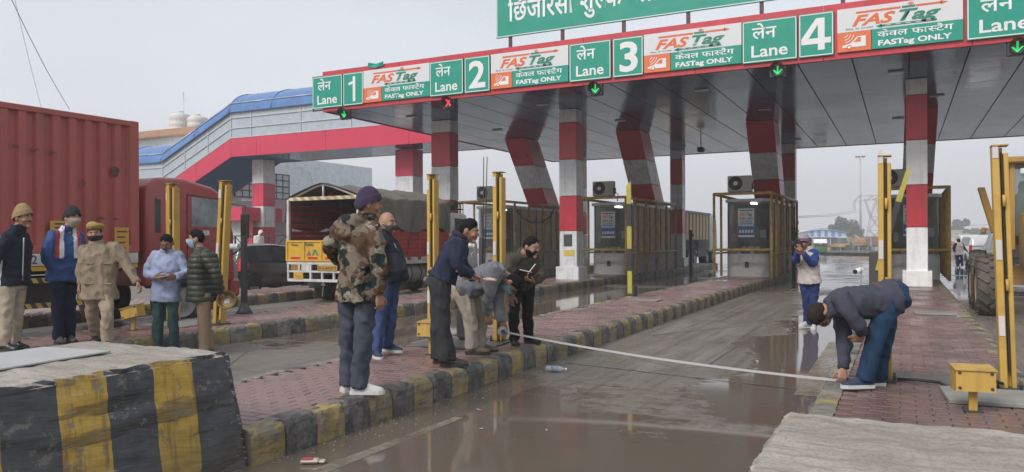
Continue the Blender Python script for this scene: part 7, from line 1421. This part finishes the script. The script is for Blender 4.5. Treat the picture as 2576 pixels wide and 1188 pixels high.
cc = I11['H3']((0.01, .155, -.004)); cf = I11['f0']; cs = I11['s0']; cmx = Matrix((cs, cf, UPV_)).transposed(); cmr = thing('photo_camera', 'black camera with long lens at the eye of the man in pale vest', 'camera', cc)
MB().box(cc, (.14, .07, .1), rot=cmx, bev=.012).build('camera_body', BLK2, cmr, True); MB().box(cc+UPV_*.062, (.06, .06, .035), rot=cmx, bev=.008).build('viewfinder', BLK2, cmr, True); MB().tube([cc+cf*.03, cc+cf*.09, cc+cf*.10, cc+cf*.16], [.042, .042, .046, .05], 16).build('lens', BLK2, cmr, True)
MB().tube([cc+cs*-.07-UPV_*.02, P11['wrL']-UPV_*.12+cs*.02-FW*.05, I11['ch']+I11['fU']*.19-UPV_*.20, I11['ch']+I11['fU']*.19-UPV_*.20+cs*.08, cc+cs*.07-UPV_*.10, cc+cs*.07-UPV_*.02], .007, 6).build('strap', BLK2, cmr, True)
# bent man at the right, holding the end of the tape
p12, P12, I12 = person('man in slate jacket and dark jeans bending down to hold the tape end', 6.7, KZ, 176, dict(head=(2061, 791, .04), neck=(2092, 773), shL=(2116, 757, -.19), shR=(2112, 780, .19), elL=(2155, 812, -.26), wrL=(2170, 842, -.16), haL=(2162, 854, -.12), elR=(2126, 862, .16), wrR=(2122, 928, .08), haR=(2119, 952, .05), hipL=(2240, 752, -.09), hipR=(2238, 750, .10), knL=(2203, 852, -.11), knR=(2222, 858, .10), anL=(2178, 952, -.10), anR=(2206, 948, .12), toL=(2116, 974, -.12), toR=(2176, 962, .10)), SLATE, DKJ, NAVSH, WSOLE, head=dict(psi=204, pitch=108), hair=dict(line=(.072, .002, -.068), off=.005, mat=BRNH), mask=dict(mat=MK_KH, strap=MK_KH), hem=-.02, bulk=1.10, wr=.009, vox=.0105, curl=(.8, 1.0), legk=1.05, palm={'R': RT})
MB().tube([I12['hip']+I12['sp']*.115+I12['sU']*(.172*math.cos(q))*1.03+I12['fU']*(.125*math.sin(q)) for q in [2*PI*j/24 for j in range(24)]], .022, 8, closed=True).build('belt', M('belt_brown', (.10, .05, .035), .5, .15, 8, .1), p12, True)
# far man walking to the white car, seen from behind
p13, P13, I13 = person('man in pale waistcoat with dark sleeves walking beside the white car', 41, 0, 80, dict(head=(2411.5, 610), neck=(2412, 614.5), shL=(2404, 618), shR=(2420, 618), elL=(2398.5, 629), wrL=(2402, 636), elR=(2427, 629, .1), wrR=(2432, 634, .2), hipL=(2408, 640), hipR=(2417, 640), knL=(2408.5, 655, .05), knR=(2419, 654.5), anL=(2410, 672), anR=(2421, 670.5, .1)), VEST, TRKN, WSHOE, WSOLE, head=dict(psi=80), hair=dict(line=(.05, 0, -.07), off=.02), sleeves=NAVYJ, jname='waistcoat', vox=.02, bulk=1.1)
# figure wrapped in white by the railing
p14, P14, I14 = person('person wrapped in a white shawl beside the black railing', 33.0, .4, -20, dict(head=(656, 592), neck=(651, 600), shL=(659, 603, .15), shR=(643, 603, -.15), elL=(661, 618, .15), wrL=(656, 624, -.1), elR=(641, 618, -.15), wrR=(648, 624, -.2), hipL=(655, 630, .08), hipR=(648, 630, -.08), knL=(655, 654, .08), knR=(648, 654, -.08), anL=(655, 676, .08), anR=(648, 676, -.08)), M('white_shawl', (.62, .62, .6), .85, .08, 8, .3), M('white_cloth_trousers', (.6, .6, .58), .85, .08, 8, .3), BLKSH, SOLEB, head=dict(psi=-20), hat=dict(kind='beanie', mat=M('white_shawl', (.62, .62, .6)), line=(.03, -.06, -.11), top=1.05), bulk=1.2, vox=.02, jname='shawl')
# driver in the grader cab
p15, P15, I15 = person('driver in green shirt seated in the motor grader cab', 17.5, 1.4, 60, dict(head=(2572, 470), neck=(2572, 484), shL=(2550, 497), shR=(2595, 495, -.1), elL=(2548, 527, .1), wrL=(2560, 536, .3), elR=(2600, 525, .1), wrR=(2586, 536, .3), hipL=(2562, 556), hipR=(2582, 556), knL=(2572, 556, .45), knR=(2592, 556, .45), anL=(2572, 603, .5), anR=(2592, 603, .5)), cloth('mint_shirt', (.14, .30, .22)), CHAR, BLKSH, SOLEB, head=dict(psi=60), hair=SHORT, vox=.02, jname='shirt', lift=False)
# ================================================================ measuring tape held between two men
REELC = P9['wrL']+(gd(1265, 834, 8.8)-gd(1261, 813, 8.8))*1.05-FW*.06
rl_c = P9['wrL']+(REELC-P9['wrL'])*1.0
tm = thing('measuring_tape', 'white open reel measuring tape stretched across the lane', 'measuring tape', rl_c); ax = (-FW*.95+RT*.25).normalized()
def disc(name, r0, r1, w_, mat, par, off=0.0):
    m = MB(); s_ = ax.cross(UPV_).normalized(); u_ = s_.cross(ax); c = rl_c+ax*off; n_ = 26; m.loft([[c+ax*q+s_*(r_*math.cos(2*PI*j/n_))+u_*(r_*math.sin(2*PI*j/n_)) for j in range(n_)] for q, r_ in ((-w_, r0), (-w_, r1), (w_, r1), (w_, r0))], cap=False); return m.build(name, mat, par, True)
disc('reel', .012, .062, .016, M('reel_grey', (.36, .38, .39), .4, .06, 8, 0), tm); disc('hub', .0, .026, .02, BLK2, tm)
MB().bar(rl_c+ax*.024, rl_c+ax*.026+RT*.05-UPV_*.03, .012, .008).build('crank', BLK2, tm, True)
e0 = rl_c+RT*.062-UPV_*.012; e1 = gz(2108, 957, KZ+.035); TAPE = M('tape_white', (.92, .92, .93), .5, .03, 6, 0); m = MB(); n_ = 40
pts = [e0.lerp(e1, i/n_)-UPV_*(.045*4*(i/n_)*(1-i/n_)) for i in range(n_+1)]; side = (e1-e0).normalized().cross(UPV_).normalized(); tilt = (UPV_*.85+side*-.5 if side.dot(FW) > 0 else UPV_*.85+side*.5)
for i in range(n_): m.quad(pts[i]-tilt*.0155, pts[i+1]-tilt*.0155, pts[i+1]+tilt*.0155, pts[i]+tilt*.0155)
m.build('tape_strip', TAPE, tm, True); MB().box(e1+RT*.012, (.05, .02, .012), rz=YAW_, bev=.003).build('tape_hook', DARKM, tm, True)

# ================================================================ damp winter air
hz = MB(); hz.box((-20, 200, 15.5), (560, 600, 36)); hm = bpy.data.materials.new('damp_air'); hm.use_nodes = True; nt = hm.node_tree; nt.nodes.clear(); o_ = nd(nt, 'ShaderNodeOutputMaterial'); pv = nd(nt, 'ShaderNodeVolumePrincipled'); pv.inputs['Color'].default_value = (.97, .975, .985, 1); pv.inputs['Density'].default_value = .0017; pv.inputs['Anisotropy'].default_value = .1; nt.links.new(pv.outputs[0], o_.inputs['Volume'])
hzo = hz.build('haze', hm, kind='stuff', label='thin grey haze hanging over the whole plaza')
